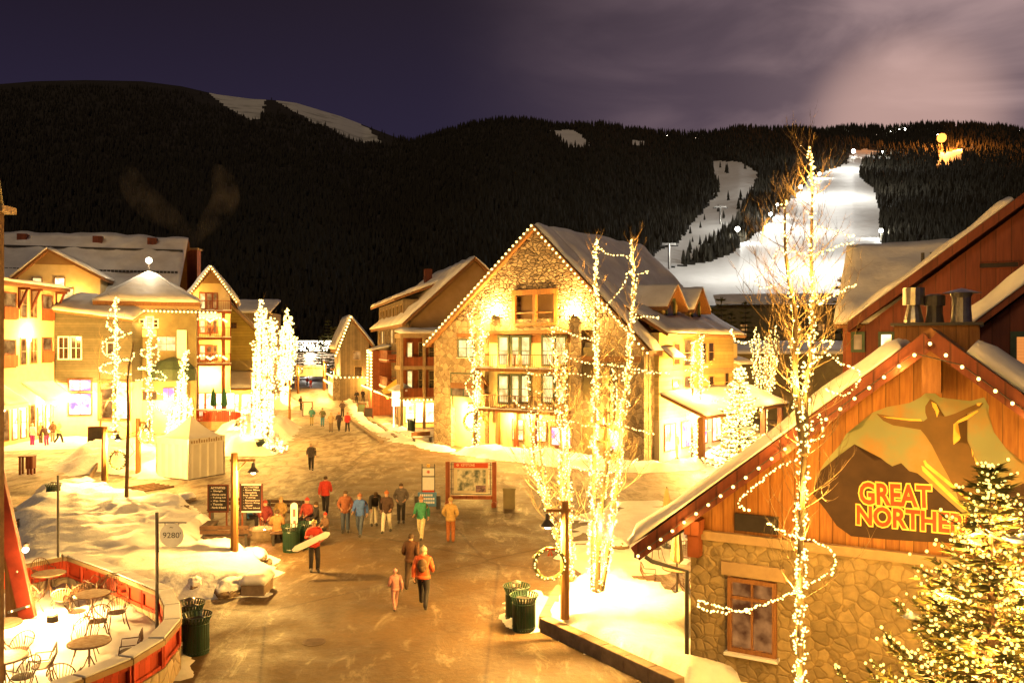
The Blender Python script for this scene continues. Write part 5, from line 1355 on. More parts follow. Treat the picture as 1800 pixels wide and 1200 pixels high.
for (a, lb) in ((5, 0), (14, 0), (22, 0)): FC.window(a, a+1.5, zf-6, zf-4.6, 0, pane=LITDIM, frame=BEAM, nx=2, nz=1)
FD = Bld('far_building', 'dark building wall right of the yellow wing behind the small lit aspens', 'building', *tuple(GX(1278, 88)[:2]), -12)
m = MB(); m.box(0, 26, 0, 12, 0, FD.f(1300, 622)[1]); FD.part('wall', m, OLIVE2)
snow_roof(FD.o, (-.5, -.8, FD.f(1300,622)[1]), (26, -.8, FD.f(1300,622)[1]), (26, 6, FD.f(1300,622)[1]+1.2), (-.5, 6, FD.f(1300,622)[1]+1.2), .3, seed=6, nu=20)
# far end of the street: white-lit ice rink shelter
Rk = Bld('rink_shelter', 'long low shelter blazing with white lights at the far end of the street', 'building', *tuple(GX(505, 230)[:2]), 0)
z_ = Rk.f(550, 600)[1]
m = MB(); m.box(0, 14, 0, 4, 0, z_-3); Rk.part('wall', m, GREYBR)
m = MB(); m.box(-.5, 14.5, -.6, 4.5, z_-.25, z_); Rk.part('roof', m, BEAM)
bulb_string('white bulbs in dense rows on the shelter at the end of the street', [Rk.wpt(-.5, -.8, z_), Rk.wpt(14.5, -.8, z_)], .33, .22, m=BULBW)
rg = random.Random(5)
m = MB()
for i in range(260): m.ball(Rk.wpt(rg.uniform(0, 14), -.8, z_-rg.uniform(.3, 2.6))-Rk.wpt(0,0,0), .13, seg=5, ring=4)
ic = thing('icicle_lights', 'curtain of white icicle lights hanging from the far shelter roof', 'string lights', Rk.wpt(0,0,0)); o = obj('bulbs', m, BULBW, ic); o['kind'] = 'stuff'
wp = Rk.wpt(7, -4, 5); lamp(wp.x, wp.y, wp.z, 1500, (1,.9,.75), .2, 'shelter_light')

# post and cap at the extreme left edge (timber belvedere the photo is taken from)
tp = thing('tower_post', 'dark post with a snowy cap at the extreme left edge of the view', 'post', GX(-8, 14.0), 0)
m = MB(); m.box(-.06, .085, -.1, .1, 0, P(0,374,14).z); obj('post', m, DKBARK, tp)
m = MB(); m.box(-.3, .24, -.2, .2, P(0,374,14).z, P(0,363,14).z); obj('cap', m, TRIM, tp)
m = MB(); m.lathe([(0.20,0),(0.12,.6),(0.02,.9)], -.08, 0, 8, z0=P(0,363,14).z); obj('finial', m, OLIVE2, tp)
# ================================================================== STREET FURNITURE AND PROPS
def off_poly(pts, d):
    """offset an open polyline to its left by d"""
    out_ = []
    n = len(pts)
    for i in range(n):
        a = Vector(pts[max(0, i-1)]); b = Vector(pts[i]); c = Vector(pts[min(n-1, i+1)])
        t1 = (b-a).normalized() if i > 0 else (c-b).normalized(); t2 = (c-b).normalized() if i < n-1 else t1
        n1 = Vector((-t1.y, t1.x)); n2 = Vector((-t2.y, t2.x)); m_ = (n1+n2).normalized()
        k = d/max(.4, m_.dot(n1)); out_.append(b+m_*k)
    return out_
# --- round red patio wall
zc_ = 1.2; zf_ = 0.40
outer = [Vector(G(px, py, zc_)[:2]) for px, py in [(-80,1008),(107,973),(136,971),(225,1002),(304,1033),(319,1061),(320,1088),(291,1123),(235,1157),(149,1192),(40,1236)]]
outer.append(outer[-1]+(outer[-1]-outer[-2])*0.8)
inner = off_poly(outer, -.42)
if (inner[5]-outer[5]).x > 0: inner = off_poly(outer, .42)
sgn = 1 if (inner[5]-outer[5]).dot(off_poly(outer, .42)[5]-outer[5]) > 0 else -1
pw = thing('patio_wall', 'curved red panelled wall with a stone base and snowy cap round the corner patio', 'wall', (outer[5].x, outer[5].y, 0))
o1 = off_poly(outer, .10*sgn); i1 = off_poly(outer, .34*sgn)
p1_ = off_poly(outer, .06*sgn); p2_ = off_poly(outer, .38*sgn)
for i in range(len(outer)-1):
    def quadprism(A0, B0, A1, B1, z0, z1):
        m = MB(); m.prism([(A0.x, A0.y), (B0.x, B0.y), (B1.x, B1.y), (A1.x, A1.y)], z0, z1); return m
    a0, b0, a1, b1 = outer[i], outer[i+1], inner[i], inner[i+1]
    sh_ = (b0-a0).normalized()*.012
    obj('cap', quadprism(a0+sh_, b0-sh_, a1+sh_, b1-sh_, 1.07, 1.19), TRIM, pw, world=True, bevel=.01)
    q = MB(); nn = 8; rr = random.Random(i)
    W_o = off_poly(outer, .03*sgn); W_i = off_poly(outer, .39*sgn)
    q = quadprism(W_o[i]+sh_*3, W_o[i+1]-sh_*3, W_i[i]+sh_*3, W_i[i+1]-sh_*3, 1.192, 1.225+.02*rr.random())
    obj('cap_snow', q, SNOWR, pw, world=True, bevel=.012)
    obj('red_panel', quadprism(o1[i]+sh_*.3, o1[i+1]-sh_*.3, i1[i]+sh_*.3, i1[i+1]-sh_*.3, .56, 1.068), REDPNT, pw, world=True)
    # rails and stiles on both faces of the panel
    q = MB()
    for (pa, pb, dd) in ((p1_[i], p1_[i+1], 1), (p2_[i], p2_[i+1], -1)):
        d_ = (pb-pa).normalized(); ln = (pb-pa).length; up = Vector((0,0,1))
        nk = max(1, int(ln/.85))
        for zz in (.62, 1.03): q.bar((pa.x+d_.x*.02, pa.y+d_.y*.02, zz), (pb.x-d_.x*.02, pb.y-d_.y*.02, zz), .04, .08)
        for k in range(nk+1):
            p = pa.lerp(pb, k/nk)+d_*(.055 if k == 0 else (-.055 if k == nk else 0)); q.box(p.x-.035, p.x+.035, p.y-.035, p.y+.035, .585, 1.06)
    obj('panel_frame', q, REDPNT, pw, world=True)
    obj('stone_base', quadprism(off_poly(outer, .02*sgn)[i], off_poly(outer, .02*sgn)[i+1], off_poly(outer, .40*sgn)[i], off_poly(outer, .40*sgn)[i+1], -.05, .56), STONEB, pw, world=True)
inn = off_poly(outer, .36*sgn)
fl = [(p.x, p.y) for p in inn]+[(inn[-1].x-8, inn[-1].y), (inn[0].x-8, inn[0].y)]
m = MB(); m.prism(fl, -.02, zf_-.06); struct('patio_floor', m, TRIM)
xsf = [p[0] for p in fl]; ysf = [p[1] for p in fl]
m = mound('patio_snow', fl, .10, edge=.25, step=.16, z0=zf_-.07, lump=.5, seed=21)

# --- wrought iron cafe chair and table
def make_chair():
    t = thing('patio_chair', 'x', 'chair')
    m = MB(); n = 12
    ring = [(.21*math.cos(2*math.pi*i/n), .21*math.sin(2*math.pi*i/n), .44) for i in range(n)]
    m.prism([(a, b) for a, b, c in ring], .43, .45); 
    m.tube(ring+[ring[0]], .012, 5); obj('seat', m, IRON, t)
    m = MB(); arc = []
    for i in range(13):
        a = math.pi*i/12; arc.append((.27*math.cos(a), .16+.10*math.sin(a), .64+.27*math.sin(a)))
    m.tube([(.24,-.20,.45),(.27,-.18,.64)]+arc+[(-.27,-.18,.64),(-.24,-.20,.45)], .013, 5)
    for i in range(1, 12):
        a = math.pi*i/12; tp_ = arc[i]; m.tube([(.17*math.cos(a), .13*math.sin(a)+.05, .45), ((tp_[0]+.17*math.cos(a))/2, tp_[1]+.015, (tp_[2]+.45)/2), tp_], .007, 4)
    obj('backrest', m, IRON, t)
    for sx in (-1, 1):
        for sy in (-1, 1):
            m = MB(); m.tube([(sx*.17, sy*.15, .43), (sx*.20, sy*.19, .22), (sx*.26, sy*.26, 0)], .012, 5); obj('leg', m, IRON, t)
    return t
def make_table():
    t = thing('patio_table', 'x', 'table')
    m = MB(); m.lathe([(0,.70),(.43,.70),(.45,.715),(.45,.73),(0,.73)], n=28); obj('tabletop', m, IRON, t)
    m = MB(); m.lathe([(.43,.7301),(.42,.745),(0,.75)], n=28); obj('snow_dusting', m, DUST, t)
    m = MB(); m.tube([(0,0,.70),(0,0,.25)], .025, 7); obj('pedestal', m, IRON, t)
    for k in range(4):
        a = k*math.pi/2+.5; c, s_ = math.cos(a), math.sin(a)
        m = MB(); m.tube([(0.02*c,.02*s_,.42),(.10*c,.10*s_,.22),(.22*c,.22*s_,.10),(.32*c,.32*s_,0)], .014, 5); obj('leg', m, IRON, t)
    return t
DUST = mat('dusted_metal', (0.30,0.17,0.09), (0.45,0.33,0.22), rough=.6, scale=9, detail=6)
tabs = [((157,1186),.0,'round iron table at the near bend of the patio wall, dusted brown'),
        ((162,1092),.2,'round iron table in the middle of the patio between upturned chairs'),
        ((86,1052),.5,'round iron table at the back corner of the patio under the thin pole'),
        ((8,1216),.3,'round iron table cut by the left frame edge, lowest on the patio'),
        ((2,1150),.6,'round iron table at the left frame edge beside the leaning red timber')]
chs = [((150,1158),'fan-backed iron chair right behind the near patio table'),((228,1178),'fan-backed iron chair tucked against the near red panels'),
       ((75,1206),'iron armchair left of the near patio table'),((112,1236),'iron armchair lowest on the patio, in front of the near table'),
       ((172,1122),'iron chair just in front of the middle patio table'),((205,1106),'iron chair right of the middle patio table by the red panels'),
       ((135,1104),'iron chair left of the middle patio table beside the added floor light'),((32,1176),'iron chair near the foot of the leaning red timber'),
       ((108,1074),'iron chair in front of the back corner table'),((133,1066),'iron chair right of the back corner table'),
       ((76,1036),'iron chair behind the back corner table against the red panels'),((186,1072),'iron chair behind the middle table against the red panels'),
       ((150,1058),'iron chair leaning toward the red wall between the two rear tables'),((52,1082),'iron chair left of the back corner table by the timber'),((40,1226),'iron chair between the lower left table and the frame bottom')]
t0 = make_table(); tpos = []
for i, ((px, py), rz, lb) in enumerate(tabs):
    p = G(px, py, zf_+.02); tpos.append(p)
    o = t0 if i == 0 else copy_tree(t0); o.location = p; o.rotation_euler = (0,0,rz); o['label'] = lb; o['group'] = 'round iron patio tables'
c0 = make_chair(); rg = random.Random(3)
for i, ((px, py), lb) in enumerate(chs):
    p = G(px, py, zf_+.02); nt_ = min(tpos, key=lambda q: (q-p).length); d = nt_-p
    rz = math.atan2(d.y, d.x)+math.pi/2+rg.uniform(-.35,.35)      # the chair's front (-y) turns to the table
    o = c0 if i == 0 else copy_tree(c0); o.location = p; o.rotation_euler = (0,0,rz+math.pi*0); o['label'] = lb; o['group'] = 'wrought iron chairs'
    if i in (8, 12, 11, 9): o.rotation_euler = (R(-24), 0, rz); o.location = p+Vector((0,0,.05))
# right terrace set
tp2 = G(1192, 1040, .1)
o = copy_tree(t0); o.location = tp2; o.scale = (1.1,1.1,1.0); o['label'] = 'round iron table beside the left corner of the restaurant'
for (px, py, lb) in ((1141, 1040, 'lone iron chair on the snowy terrace left of the restaurant corner'), (1205, 1000, 'iron chair behind the terrace table under the restaurant eave'),
                     (1152, 985, 'iron chair at the far side of the snowy terrace'), (1220, 1056, 'iron chair half hidden by the restaurant corner')):
    p = G(px, py, .1); d = tp2-p; o = copy_tree(c0); o.location = p; o.rotation_euler = (0,0,math.atan2(d.y, d.x)+math.pi/2+rg.uniform(-.3,.3)); o['label'] = lb; o['group'] = 'wrought iron chairs'
def closed_umbrella(loc, h, m_, label, grp, s=1.0):
    t = thing('patio_umbrella', label, 'umbrella', loc, group=grp)
    q = MB(); q.tube([(0,0,0),(0,0,h)], .025*s, 6); obj('pole', q, DARKM, t)
    q = MB(); n = 14; prof = [(.10,.42),(.20,.46),(.17,.62),(.12,.82),(.04,.97),(.01,1.0)]
    vs = []; fs = []
    for r_, z in prof:
        for k in range(n):
            a = 2*math.pi*k/n; rr = r_*s*(1 if k % 2 else .68); vs.append((rr*math.cos(a), rr*math.sin(a), z*h))
    for j in range(len(prof)-1):
        for k in range(n): fs.append((j*n+k, j*n+(k+1)%n, (j+1)*n+(k+1)%n, (j+1)*n+k))
    q.add(vs, fs); obj('canopy', q, m_, t); q = MB(); q.lathe([(.3,0),(.3,.06),(.05,.09)], n=12); obj('base', q, DARKM, t)
    return t
UMBY = mat('tan_canvas', (0.55,0.40,0.18), (0.45,0.32,0.14), rough=.8, scale=3)
UMBG = mat('green_canvas', (0.03,0.12,0.06), (0.02,0.08,0.04), rough=.8, scale=3)
closed_umbrella(G(1190, 1044, .1), 2.3, UMBY, 'tan closed umbrella standing through the terrace table', 'closed umbrellas')
closed_umbrella(G(1172, 962, 0), 2.3, UMBY, 'tan closed umbrella behind the snowy restaurant eave', 'closed umbrellas')
for px, yb, lb in ((375, 727, 'left closed green umbrella on the deck of the lit wing'), (394, 722, 'right closed green umbrella on the deck of the lit wing')):
    closed_umbrella(GX(px, 78, .8), 3.0, UMBG, lb, 'closed umbrellas', 1.5)
# deck with red railing in front of the lit wing
dk = thing('deck', 'raised wooden deck with red slatted railings in front of the balcony wing', 'deck', GX(335, 78))
x0_, x1_ = GX(340, 78).x, GX(425, 78).x
m = MB(); m.box(x0_, x1_, 76, 83, 0, .8); obj('platform', m, TRIM, dk, world=True)
m = MB()
for i in range(26): xx = x0_+(x1_-x0_)*i/25; m.box(xx-.06, xx+.06, 76, 76.05, .85, 1.75)
m.box(x0_, x1_, 75.97, 76.08, 1.76, 1.84); m.box(x0_, x1_, 75.97, 76.08, .8, .88); obj('railing', m, REDPNT, dk, world=True)
m = MB(); m.box(x0_, x1_, 75.85, 76.12, 1.845, 1.95); obj('snow', m, SNOWR, dk, world=True)
for i in range(3):
    m = MB(); xx = x0_+1.2+i*1.3; m.box(xx, xx+.9, 77, 77.8, .8, 1.6); obj('bar_counter', m, REDPNT, dk, world=True)
# --- leaning red timber frame
ls = thing('timber_strut', 'big leaning red timber strut bolted to a brown post on the patio', 'strut', G(42, 1088, zf_))
Yb = G(42, 1088, zf_).y
a1 = P(50, 1086, Yb-.05); b1_ = P(-38, 700, Yb-.05)
m = MB(); m.bar(a1, b1_, .42, .14, up=(0,1,0)); 
m2 = MB(); d_ = (b1_-a1).normalized(); s_ = Vector((0,1,0)).cross(d_).normalized()
obj('red_beam', m, REDBM, ls, world=True, bevel=.012)
m = MB(); m.bar(P(22, 1092, Yb+.14), P(20, 935, Yb+.14), .30, .14, up=(0,1,0)); obj('post', m, BEAM, ls, world=True, bevel=.012)
m = MB(); m.bar(P(40, 1090, Yb+.02), P(8, 960, Yb+.02), .24, .10, up=(0,1,0)); obj('inner_brace', m, CEDAR, ls, world=True, bevel=.01)
m = MB(); m.bar(P(14, 1076, Yb-.16), P(52, 1064, Yb-.16), .04, .06); 
for px, py in ((20,1074),(47,1066),(30,1004)): m.ball(P(px, py, Yb-.17), .03, seg=6, ring=4)
obj('bolts', m, GALV, ls, world=True)
wp = P(46, 963, Yb-.25)
sl_ = thing('spot_lamp', 'small glaring lamp on the edge of the leaning red timber', 'lamp', wp)
m = MB(); m.lathe([(.03,0),(.07,.02),(.07,.12),(.02,.15)], n=10); obj('housing', m, DARKM, sl_); m = MB(); m.ball((0,-.03,-.03), .085); obj('bulb', m, BULBW, sl_)
lamp(wp.x+.15, wp.y-.3, wp.z-.1, 18, (1,.57,.16), .05, 'spot_glow')
wp = G(92, 1092, zf_)
fl_ = thing('added_floor_light', 'added floor light for the burnt-out white patch of patio snow', 'lamp', wp)  # lamp put in for the bright patch; the real source is unseen
m = MB(); m.lathe([(.14,0),(.14,.16),(.11,.2)], n=12); obj('housing', m, DARKM, fl_); m = MB(); m.ball((0,0,.23), .09); obj('bulb', m, BULBW, fl_)
lamp(wp.x, wp.y-.05, wp.z+.7, 190, (1,.57,.16), .1, 'floor_glow')
lamp(*(G(12, 1180, zf_)+Vector((0,0,1.2))), 60, (1,.57,.16), .1, 'floor_glow')
m = MB(); m.lathe([(.16,0),(.14,.10)], n=12)
# thin poles
m = MB(); m.tube([(0,0,0),(0,0,P(102,835,25.3).z-1.2)], .035, 7); o = obj('pole', m, DARKM); o.location = (*GX(102,25.3)[:2], 1.2); tag(o, 'thin dark pole at the back corner of the red patio wall', 'pole')
sp = thing('hanging_sign', 'round white sign on a bracket from a dark pole at the patio', 'sign', G(276, 1104, zf_))
Yp = G(276, 1104, zf_).y; pxm = F_PX/Yp
m = MB(); m.tube([(0,0,0),(0,0,P(276,900,Yp).z-zf_)], .045, 8); obj('pole', m, DARKM, sp)
zt__ = P(276,918,Yp).z-zf_
m = MB(); m.tube([(0,0,zt__),(52/pxm,0,zt__)], .014, 5); m.tube([(0,0,zt__-.7),(.05,0,zt__-.75)], .02, 5)
m.tube([(14/pxm,0,zt__),(14/pxm,0,zt__-.1)], .008, 4); m.tube([(38/pxm,0,zt__),(38/pxm,0,zt__-.1)], .008, 4); obj('bracket', m, DARKM, sp)
cz = P(302,940,Yp).z-zf_; cx = 26/pxm; rs = 21/pxm
m = MB(); n = 36
ring = [(cx+rs*math.cos(2*math.pi*i/n), cz+rs*math.sin(2*math.pi*i/n)) for i in range(n)]
m.xzprism(ring, -.02, .02); dsc = obj('disc', m, WHITEP, sp)
LETG = mat('grey_lettering', (0.06,0.06,0.055), rough=.5)
lettering("9280'", cx-rs*.72, cx+rs*.78, cz-rs*.22, cz+rs*.26, -.024, LETG, dsc, off=-.005, ext=.003)
m = MB()
for a, b in (((-.16,.62),(-.04,.70)),((-.04,.70),(.05,.62)),((.05,.62),(.14,.68))): m.bar((cx+a[0]*rs,-.024,cz+a[1]*rs),(cx+b[0]*rs,-.024,cz+b[1]*rs),.004,.012)
obj('emblem', m, LETG, dsc)

# --- slatted steel bins
def make_bin():
    t = thing('trash_can', 'x', 'trash can')
    m = MB(); n = 28
    m.lathe([(.27,.05),(.27,.78)], n=20); obj('liner', m, DARKM, t)
    m = MB()
    for k in range(n):
        a = 2*math.pi*k/n; c, s_ = math.cos(a), math.sin(a)
        for (r0, z0, r1, z1) in ((.30,.04,.30,.78), (.30,.78,.37,.93)):
            M_ = Matrix.Rotation(a, 4, 'Z')
            p = [(r0,-.022,z0),(r0,.022,z0),(r0+.012,.022,z0),(r0+.012,-.022,z0),(r1,-.022,z1),(r1,.022,z1),(r1+.012,.022,z1),(r1+.012,-.022,z1)]
            m.add([tuple(M_ @ Vector(q)) for q in p], [(3,2,1,0),(4,5,6,7),(0,1,5,4),(1,2,6,5),(2,3,7,6),(3,0,4,7)])
    obj('slats', m, BINGRN, t)
    m = MB()
    for r_, z in ((.315,.10),(.315,.74),(.385,.94)):
        m.tube([(r_*math.cos(2*math.pi*k/24), r_*math.sin(2*math.pi*k/24), z) for k in range(25)], .013, 5, cap=False)
    obj('rim', m, BINGRN, t); m = MB(); m.lathe([(.31,0),(.31,.05),(.2,.05)], n=20); obj('base', m, BINGRN, t)
    m = MB(); m.lathe([(.28,.79),(.26,.83),(.15,.86),(.15,.84),(.0,.83)], n=20); obj('lid', m, DARKM, t)
    return t
def bin_hood(t):
    m = MB(); m.tube([(0,0,.84),(0,0,1.02)], .02, 6); m.lathe([(.13,1.02),(.13,1.05),(.03,1.09)], n=14); obj('ash_tray', m, GALV, t)
b0 = make_bin()
bl = [((345,1146),'green slatted trash can in front at the round corner of the patio wall',0,1.0),((334,1122),'green slatted trash can behind, tight against the patio wall',1,1.0),
      ((921,1106),'green slatted trash can with snow in its rim beside the raised bed',0,1.0),((908,1088),'dark trash can with an ashtray top behind the green one by the raised bed',1,1.0),
      ((512,968),'black slatted trash can at the seating by the plaza',0,1.0),((541,962),'green trash can right of the black one at the seating',0,1.0),
      ((723,757),'lone dark trash can in front of the street building porch',0,1.15),((458,797),'dark trash can below the blazing pair of trees',0,1.1),
      ((94,884),'dark trash can at the top of the left snow bank',1,1.0),((1128,812),'dark trash can at the stone building corner beside the porch',0,1.0)]
for i, ((px, py), lb, hood, s_) in enumerate(bl):
    o = b0 if i == 0 else copy_tree(b0)
    o.location = G(px, py); o.scale = (s_,)*3; o['label'] = lb; o['group'] = 'slatted trash cans'
    if hood: bin_hood(o)

# --- lamp posts with bell lamps and wreaths
def wreath(loc, r, rz, label, bulbs=True, bow=True):
    t = thing('wreath', label, 'wreath', loc, rz, 'christmas wreaths on the lamp posts')
    q = MB(); rg = random.Random(int(r*1000+px_seed(label)))
    for i in range(420):
        a = rg.uniform(0, 6.283); tt = rg.uniform(0, 6.283); rr = rg.uniform(.0, .15)*r
        c = Vector(((r+rr*math.cos(tt))*math.cos(a), rr*math.sin(tt), (r+rr*math.cos(tt))*math.sin(a)))
        d = Vector((rg.uniform(-1,1), rg.uniform(-1,1), rg.uniform(-1,1))).normalized()*r*.17
        e = Vector((rg.uniform(-1,1), rg.uniform(-1,1), rg.uniform(-1,1))).normalized()*r*.05
        q.add([c-d*.3-e, c+d, c-d*.3+e], [(0,1,2)])
    n = 20; q.tube([(r*math.cos(2*math.pi*k/n), 0, r*math.sin(2*math.pi*k/n)) for k in range(n+1)], r*.12, 6, cap=False)
    obj('greenery', q, NEEDLE, t)
    if bulbs:
        q = MB()
        for k in range(26):
            a = 2*math.pi*k/26+rg.uniform(-.1,.1); q.ball(((r*1.02)*math.cos(a), -r*.17, (r*1.02)*math.sin(a)+rg.uniform(-.04,.04)), r*.05, seg=6, ring=4)
        o = obj('bulbs', q, BULB, t); o['kind'] = 'stuff'
    if bow:
        q = MB(); z = r
        for s_ in (-1, 1):
            q.add([(0,-r*.22,z),(s_*r*.32,-r*.25,z+r*.16),(s_*r*.34,-r*.2,z-r*.12)], [(0,1,2)]); q.add([(0,-r*.22,z),(s_*r*.06,-r*.24,z-r*.45),(s_*r*.2,-r*.24,z-r*.42)], [(0,1,2)])
        q.ball((0,-r*.22,z), r*.07, seg=6, ring=4); obj('bow', q, REDSGN, t)
    return t
def px_seed(s): return sum(ord(c) for c in s) % 997
def lamp_post(base, top_z, side, label, power=150, w=.12, arm=.75, wr=None, wlabel=None, drop=.35, armz=None, bulb_m=None):
    t = thing('lamp_post', label, 'street lamp', base, 0, 'wooden lamp posts')
    h = top_z-base.z
    m = MB(); m.tube([(0,0,0),(0,0,h*.5),(0,0,h)], [w*1.0,w*.95,w*.85], 8); obj('post', m, POSTW, t, smooth=False)
    za = (armz-base.z) if armz else h-.25
    m = MB(); m.bar((-.15*side,0,za), (arm*side,0,za), .07, .08); m.bar((0.02*side,0,za-.45), (.4*side,0,za-.05), .04, .04); obj('arm', m, POSTW, t)
    lx = arm*side*.92
    m = MB(); m.tube([(lx,0,za),(lx,0,za-.1)], .012, 5); m.lathe([(.03,0),(.06,-.04),(.07,-.16),(.19,-.30),(.20,-.33),(.17,-.32),(.05,-.15)], lx, 0, 14, z0=za-.08); obj('lamp_shade', m, DARKM, t)
    m = MB(); m.ball((lx, 0, za-.40), .10, seg=10, ring=7); obj('bulb', m, bulb_m or BULBW, t)
    lamp(base.x+lx, base.y, base.z+za-.55, power, (1,.54,.12), .1, 'lamp_glow')
    if wr: wreath((wr.x, wr.y, wr.z), wr.w if hasattr(wr, 'w') else .42, 0, wlabel)
    return t
b_ = G(412, 992); lamp_post(b_, P(412,796,b_.y).z, 1, 'round timber lamp post rising from the snow bank with one bell lamp', 420, w=.14, arm=.72)
b_ = G(993, 1087, .4); lamp_post(b_, P(993,880,b_.y).z, -1, 'timber lamp post at the tip of the raised snowy bed, lamp blazing', 420, w=.12, arm=.5)
wreath(P(966, 990, b_.y-.2), .40, .15, 'large wreath with bulbs hanging left of the blazing lamp post by the raised bed')
b_ = G(835, 788); lamp_post(b_, P(835,702,b_.y).z, -1, 'lamp post wrapped in lights before the stone building left doorway', 420, w=.2, arm=.5)
wreath(P(831, 740, b_.y-.4), .70, .5, 'dark wreath without bulbs before the stone building doorway')
b_ = G(184, 866); lamp_post(b_, P(184,750,b_.y).z, 1, 'lamp post at the left edge of the plaza steps', 700, w=.17, arm=.75)
wreath(P(207, 808, b_.y-.2), .46, -.2, 'wreath with bulbs on the leftmost plaza lamp post')
b_ = G(243, 836); lamp_post(b_, P(243,735,b_.y).z, 1, 'lamp post just left of the white tent', 260, w=.17, arm=.5)
wreath(P(255, 765, b_.y-.2), .42, -.3, 'wreath with bulbs on the lamp post nearest the white tent')
b_ = G(1064, 815); lamp_post(b_, P(1064,718,b_.y).z, -1, 'lamp post before the violet shop windows behind the lit aspens', 260, w=.15, arm=.5)
wreath(P(1059, 762, b_.y-.3), .55, 0, 'dark wreath before the violet shop windows behind the aspens', bulbs=False)
b_ = G(423, 773); lamp_post(b_, P(423,735,b_.y).z, -1, 'short lamp post left of the blazing pair of trees', 300, w=.15, arm=.4)
b_ = G(509, 737); lamp_post(b_, P(509,668,b_.y).z, -1, 'slim lamp post at the left side of the street', 260, w=.14, arm=.5)

b_ = G(588, 700); lamp_post(b_, 4.6, -1, 'lamp post on the right side far up the street', 620, w=.16, arm=.6)
b_ = G(569, 686); lamp_post(b_, 5.2, 1, 'far lamp post beside the banner at the street end', 900, w=.2, arm=.8)
b_ = G(524, 692); lamp_post(b_, 4.8, 1, 'far lamp post left of the banner at the street end', 700, w=.18, arm=.7)
# --- white pop-up tent
ta = G(331, 844); ang = R(62)
u_ = Vector((math.cos(ang), math.sin(ang))); v_ = Vector((-math.sin(ang), math.cos(ang))); L_s = 2.65
tn = thing('tent', 'white pop-up tent with closed side walls on the plaza', 'tent', ta)
cs = [Vector((0,0)), u_*L_s, u_*L_s+v_*L_s, v_*L_s]
zt_w = P(331, 772, ta.y).z; zpk_ = P(336, 729, ta.y+1.8).z; zv = zt_w-.35
def wallmesh(a, b, z0, z1, nn=14, wav=.035):
    m = MB(); d = (b-a); nrm_ = Vector((d.y, -d.x)).normalized(); vs = []
    for i in range(nn+1):
        p = a.lerp(b, i/nn)+nrm_*wav*math.sin(i*2.1)
        vs += [(p.x, p.y, z0), (p.x, p.y, z1)]
    m.add(vs, [(2*i, 2*i+2, 2*i+3, 2*i+1) for i in range(nn)]); return m
for i in range(4):
    obj('side_wall', wallmesh(cs[i], cs[(i+1)%4], .05, zv+.1), CANVAS, tn)
    m = MB(); a, b = cs[i], cs[(i+1)%4]; nn_ = Vector(((b-a).y, -(b-a).x)).normalized()*.03
    m.add([(a.x+nn_.x, a.y+nn_.y, zv), (b.x+nn_.x, b.y+nn_.y, zv), (b.x+nn_.x, b.y+nn_.y, zt_w), (a.x+nn_.x, a.y+nn_.y, zt_w)], [(0,1,2,3)]); vl = obj('valance', m, CANVAS, tn)
    if i == 0:
        q = MB(); rg = random.Random(2)
        for k in range(13):
            f0 = .06+k*.068
            p = a.lerp(b, f0)+nn_*1.4; p2 = a.lerp(b, f0+.04)+nn_*1.4
            hh = .16+(.08 if k in (3,7,10,12) else 0)
            q.add([(p.x,p.y,zv+.08),(p2.x,p2.y,zv+.08),(p2.x,p2.y,zv+.08+hh),(p.x,p.y,zv+.08+hh)], [(0,1,2,3)])
        obj('printed_band', q, TRIM, vl)
cen = (cs[0]+cs[2])/2
m = MB(); nlev = 7; vs = []; fs = []
for j in range(nlev+1):
    t_ = j/nlev; k_ = (1-t_)**1.0; zz = zt_w+(zpk_-zt_w)*(t_**1.7)
    for i in range(4):
        for q_ in range(5):
            p = cs[i].lerp(cs[(i+1)%4], q_/5); p = cen+(p-cen)*(k_*1.02+.002); vs.append((p.x, p.y, zz))
for j in range(nlev):
    for k in range(20): fs.append((j*20+k, j*20+(k+1)%20, (j+1)*20+(k+1)%20, (j+1)*20+k))
m.add(vs, fs); obj('canopy', m, CANVAS, tn, smooth=False)
for c in cs: m = MB(); m.box(c.x-.03, c.x+.03, c.y-.03, c.y+.03, 0, zt_w); obj('leg', m, GALV, tn)
m = MB(); m.prism([(c.x*1.06-.05, c.y*1.06) for c in cs], .0, .05); obj('floor_mat', m, DARKM, tn)

# --- map kiosk
kb = G(828, 889); s_ = kb.y/F_PX
ks = thing('map_kiosk', 'timber framed trail map board with a red header on the plaza', 'sign', kb, R(-2))
hw = 41*s_; ht = 78*s_
for sx in (-1, 1):
    m = MB(); m.box(sx*hw-.10, sx*hw+.10, -.10, .10, .12, ht); obj('post', m, BRICKW, ks, bevel=.01)
    m = MB(); m.box(sx*hw-.11, sx*hw+.11, -.35, .35, 0.0, .16); m.ball((sx*hw, -.3, .16), .13, seg=8, ring=6); m.ball((sx*hw, .3, .16), .13, seg=8, ring=6); obj('foot', m, BRICKW, ks)
m = MB(); m.box(-hw+.101, hw-.101, -.07, .07, .34, .50); obj('rail', m, BRICKW, ks)
pw_ = 30*s_; z0_, z1_ = .62, ht-.03
fr = MB()
for sx in (-1, 1): fr.box(sx*(pw_+.12)-.012, sx*(pw_+.12)+.012, -.02, .02, z0_-.05, z1_); 
for zz in (z0_-.05, z1_-.02): fr.box(-pw_-.13, pw_+.13, -.02, .02, zz, zz+.025)
for zz in (z0_+.2, z1_-.35, z1_-.12):
    for sx in (-1, 1): fr.box(min(sx*(pw_+.0), sx*(hw-.09)), max(sx*(pw_+.0), sx*(hw-.09)), -.012, .012, zz, zz+.025)
obj('steel_frame', fr, DARKM, ks)
m = MB(); m.box(-pw_, pw_, -.03, .03, z0_, z1_-.27); pn = obj('panel', m, mat('panel_cream', (0.60,0.52,0.34), (0.55,0.47,0.30), rough=.5), ks)
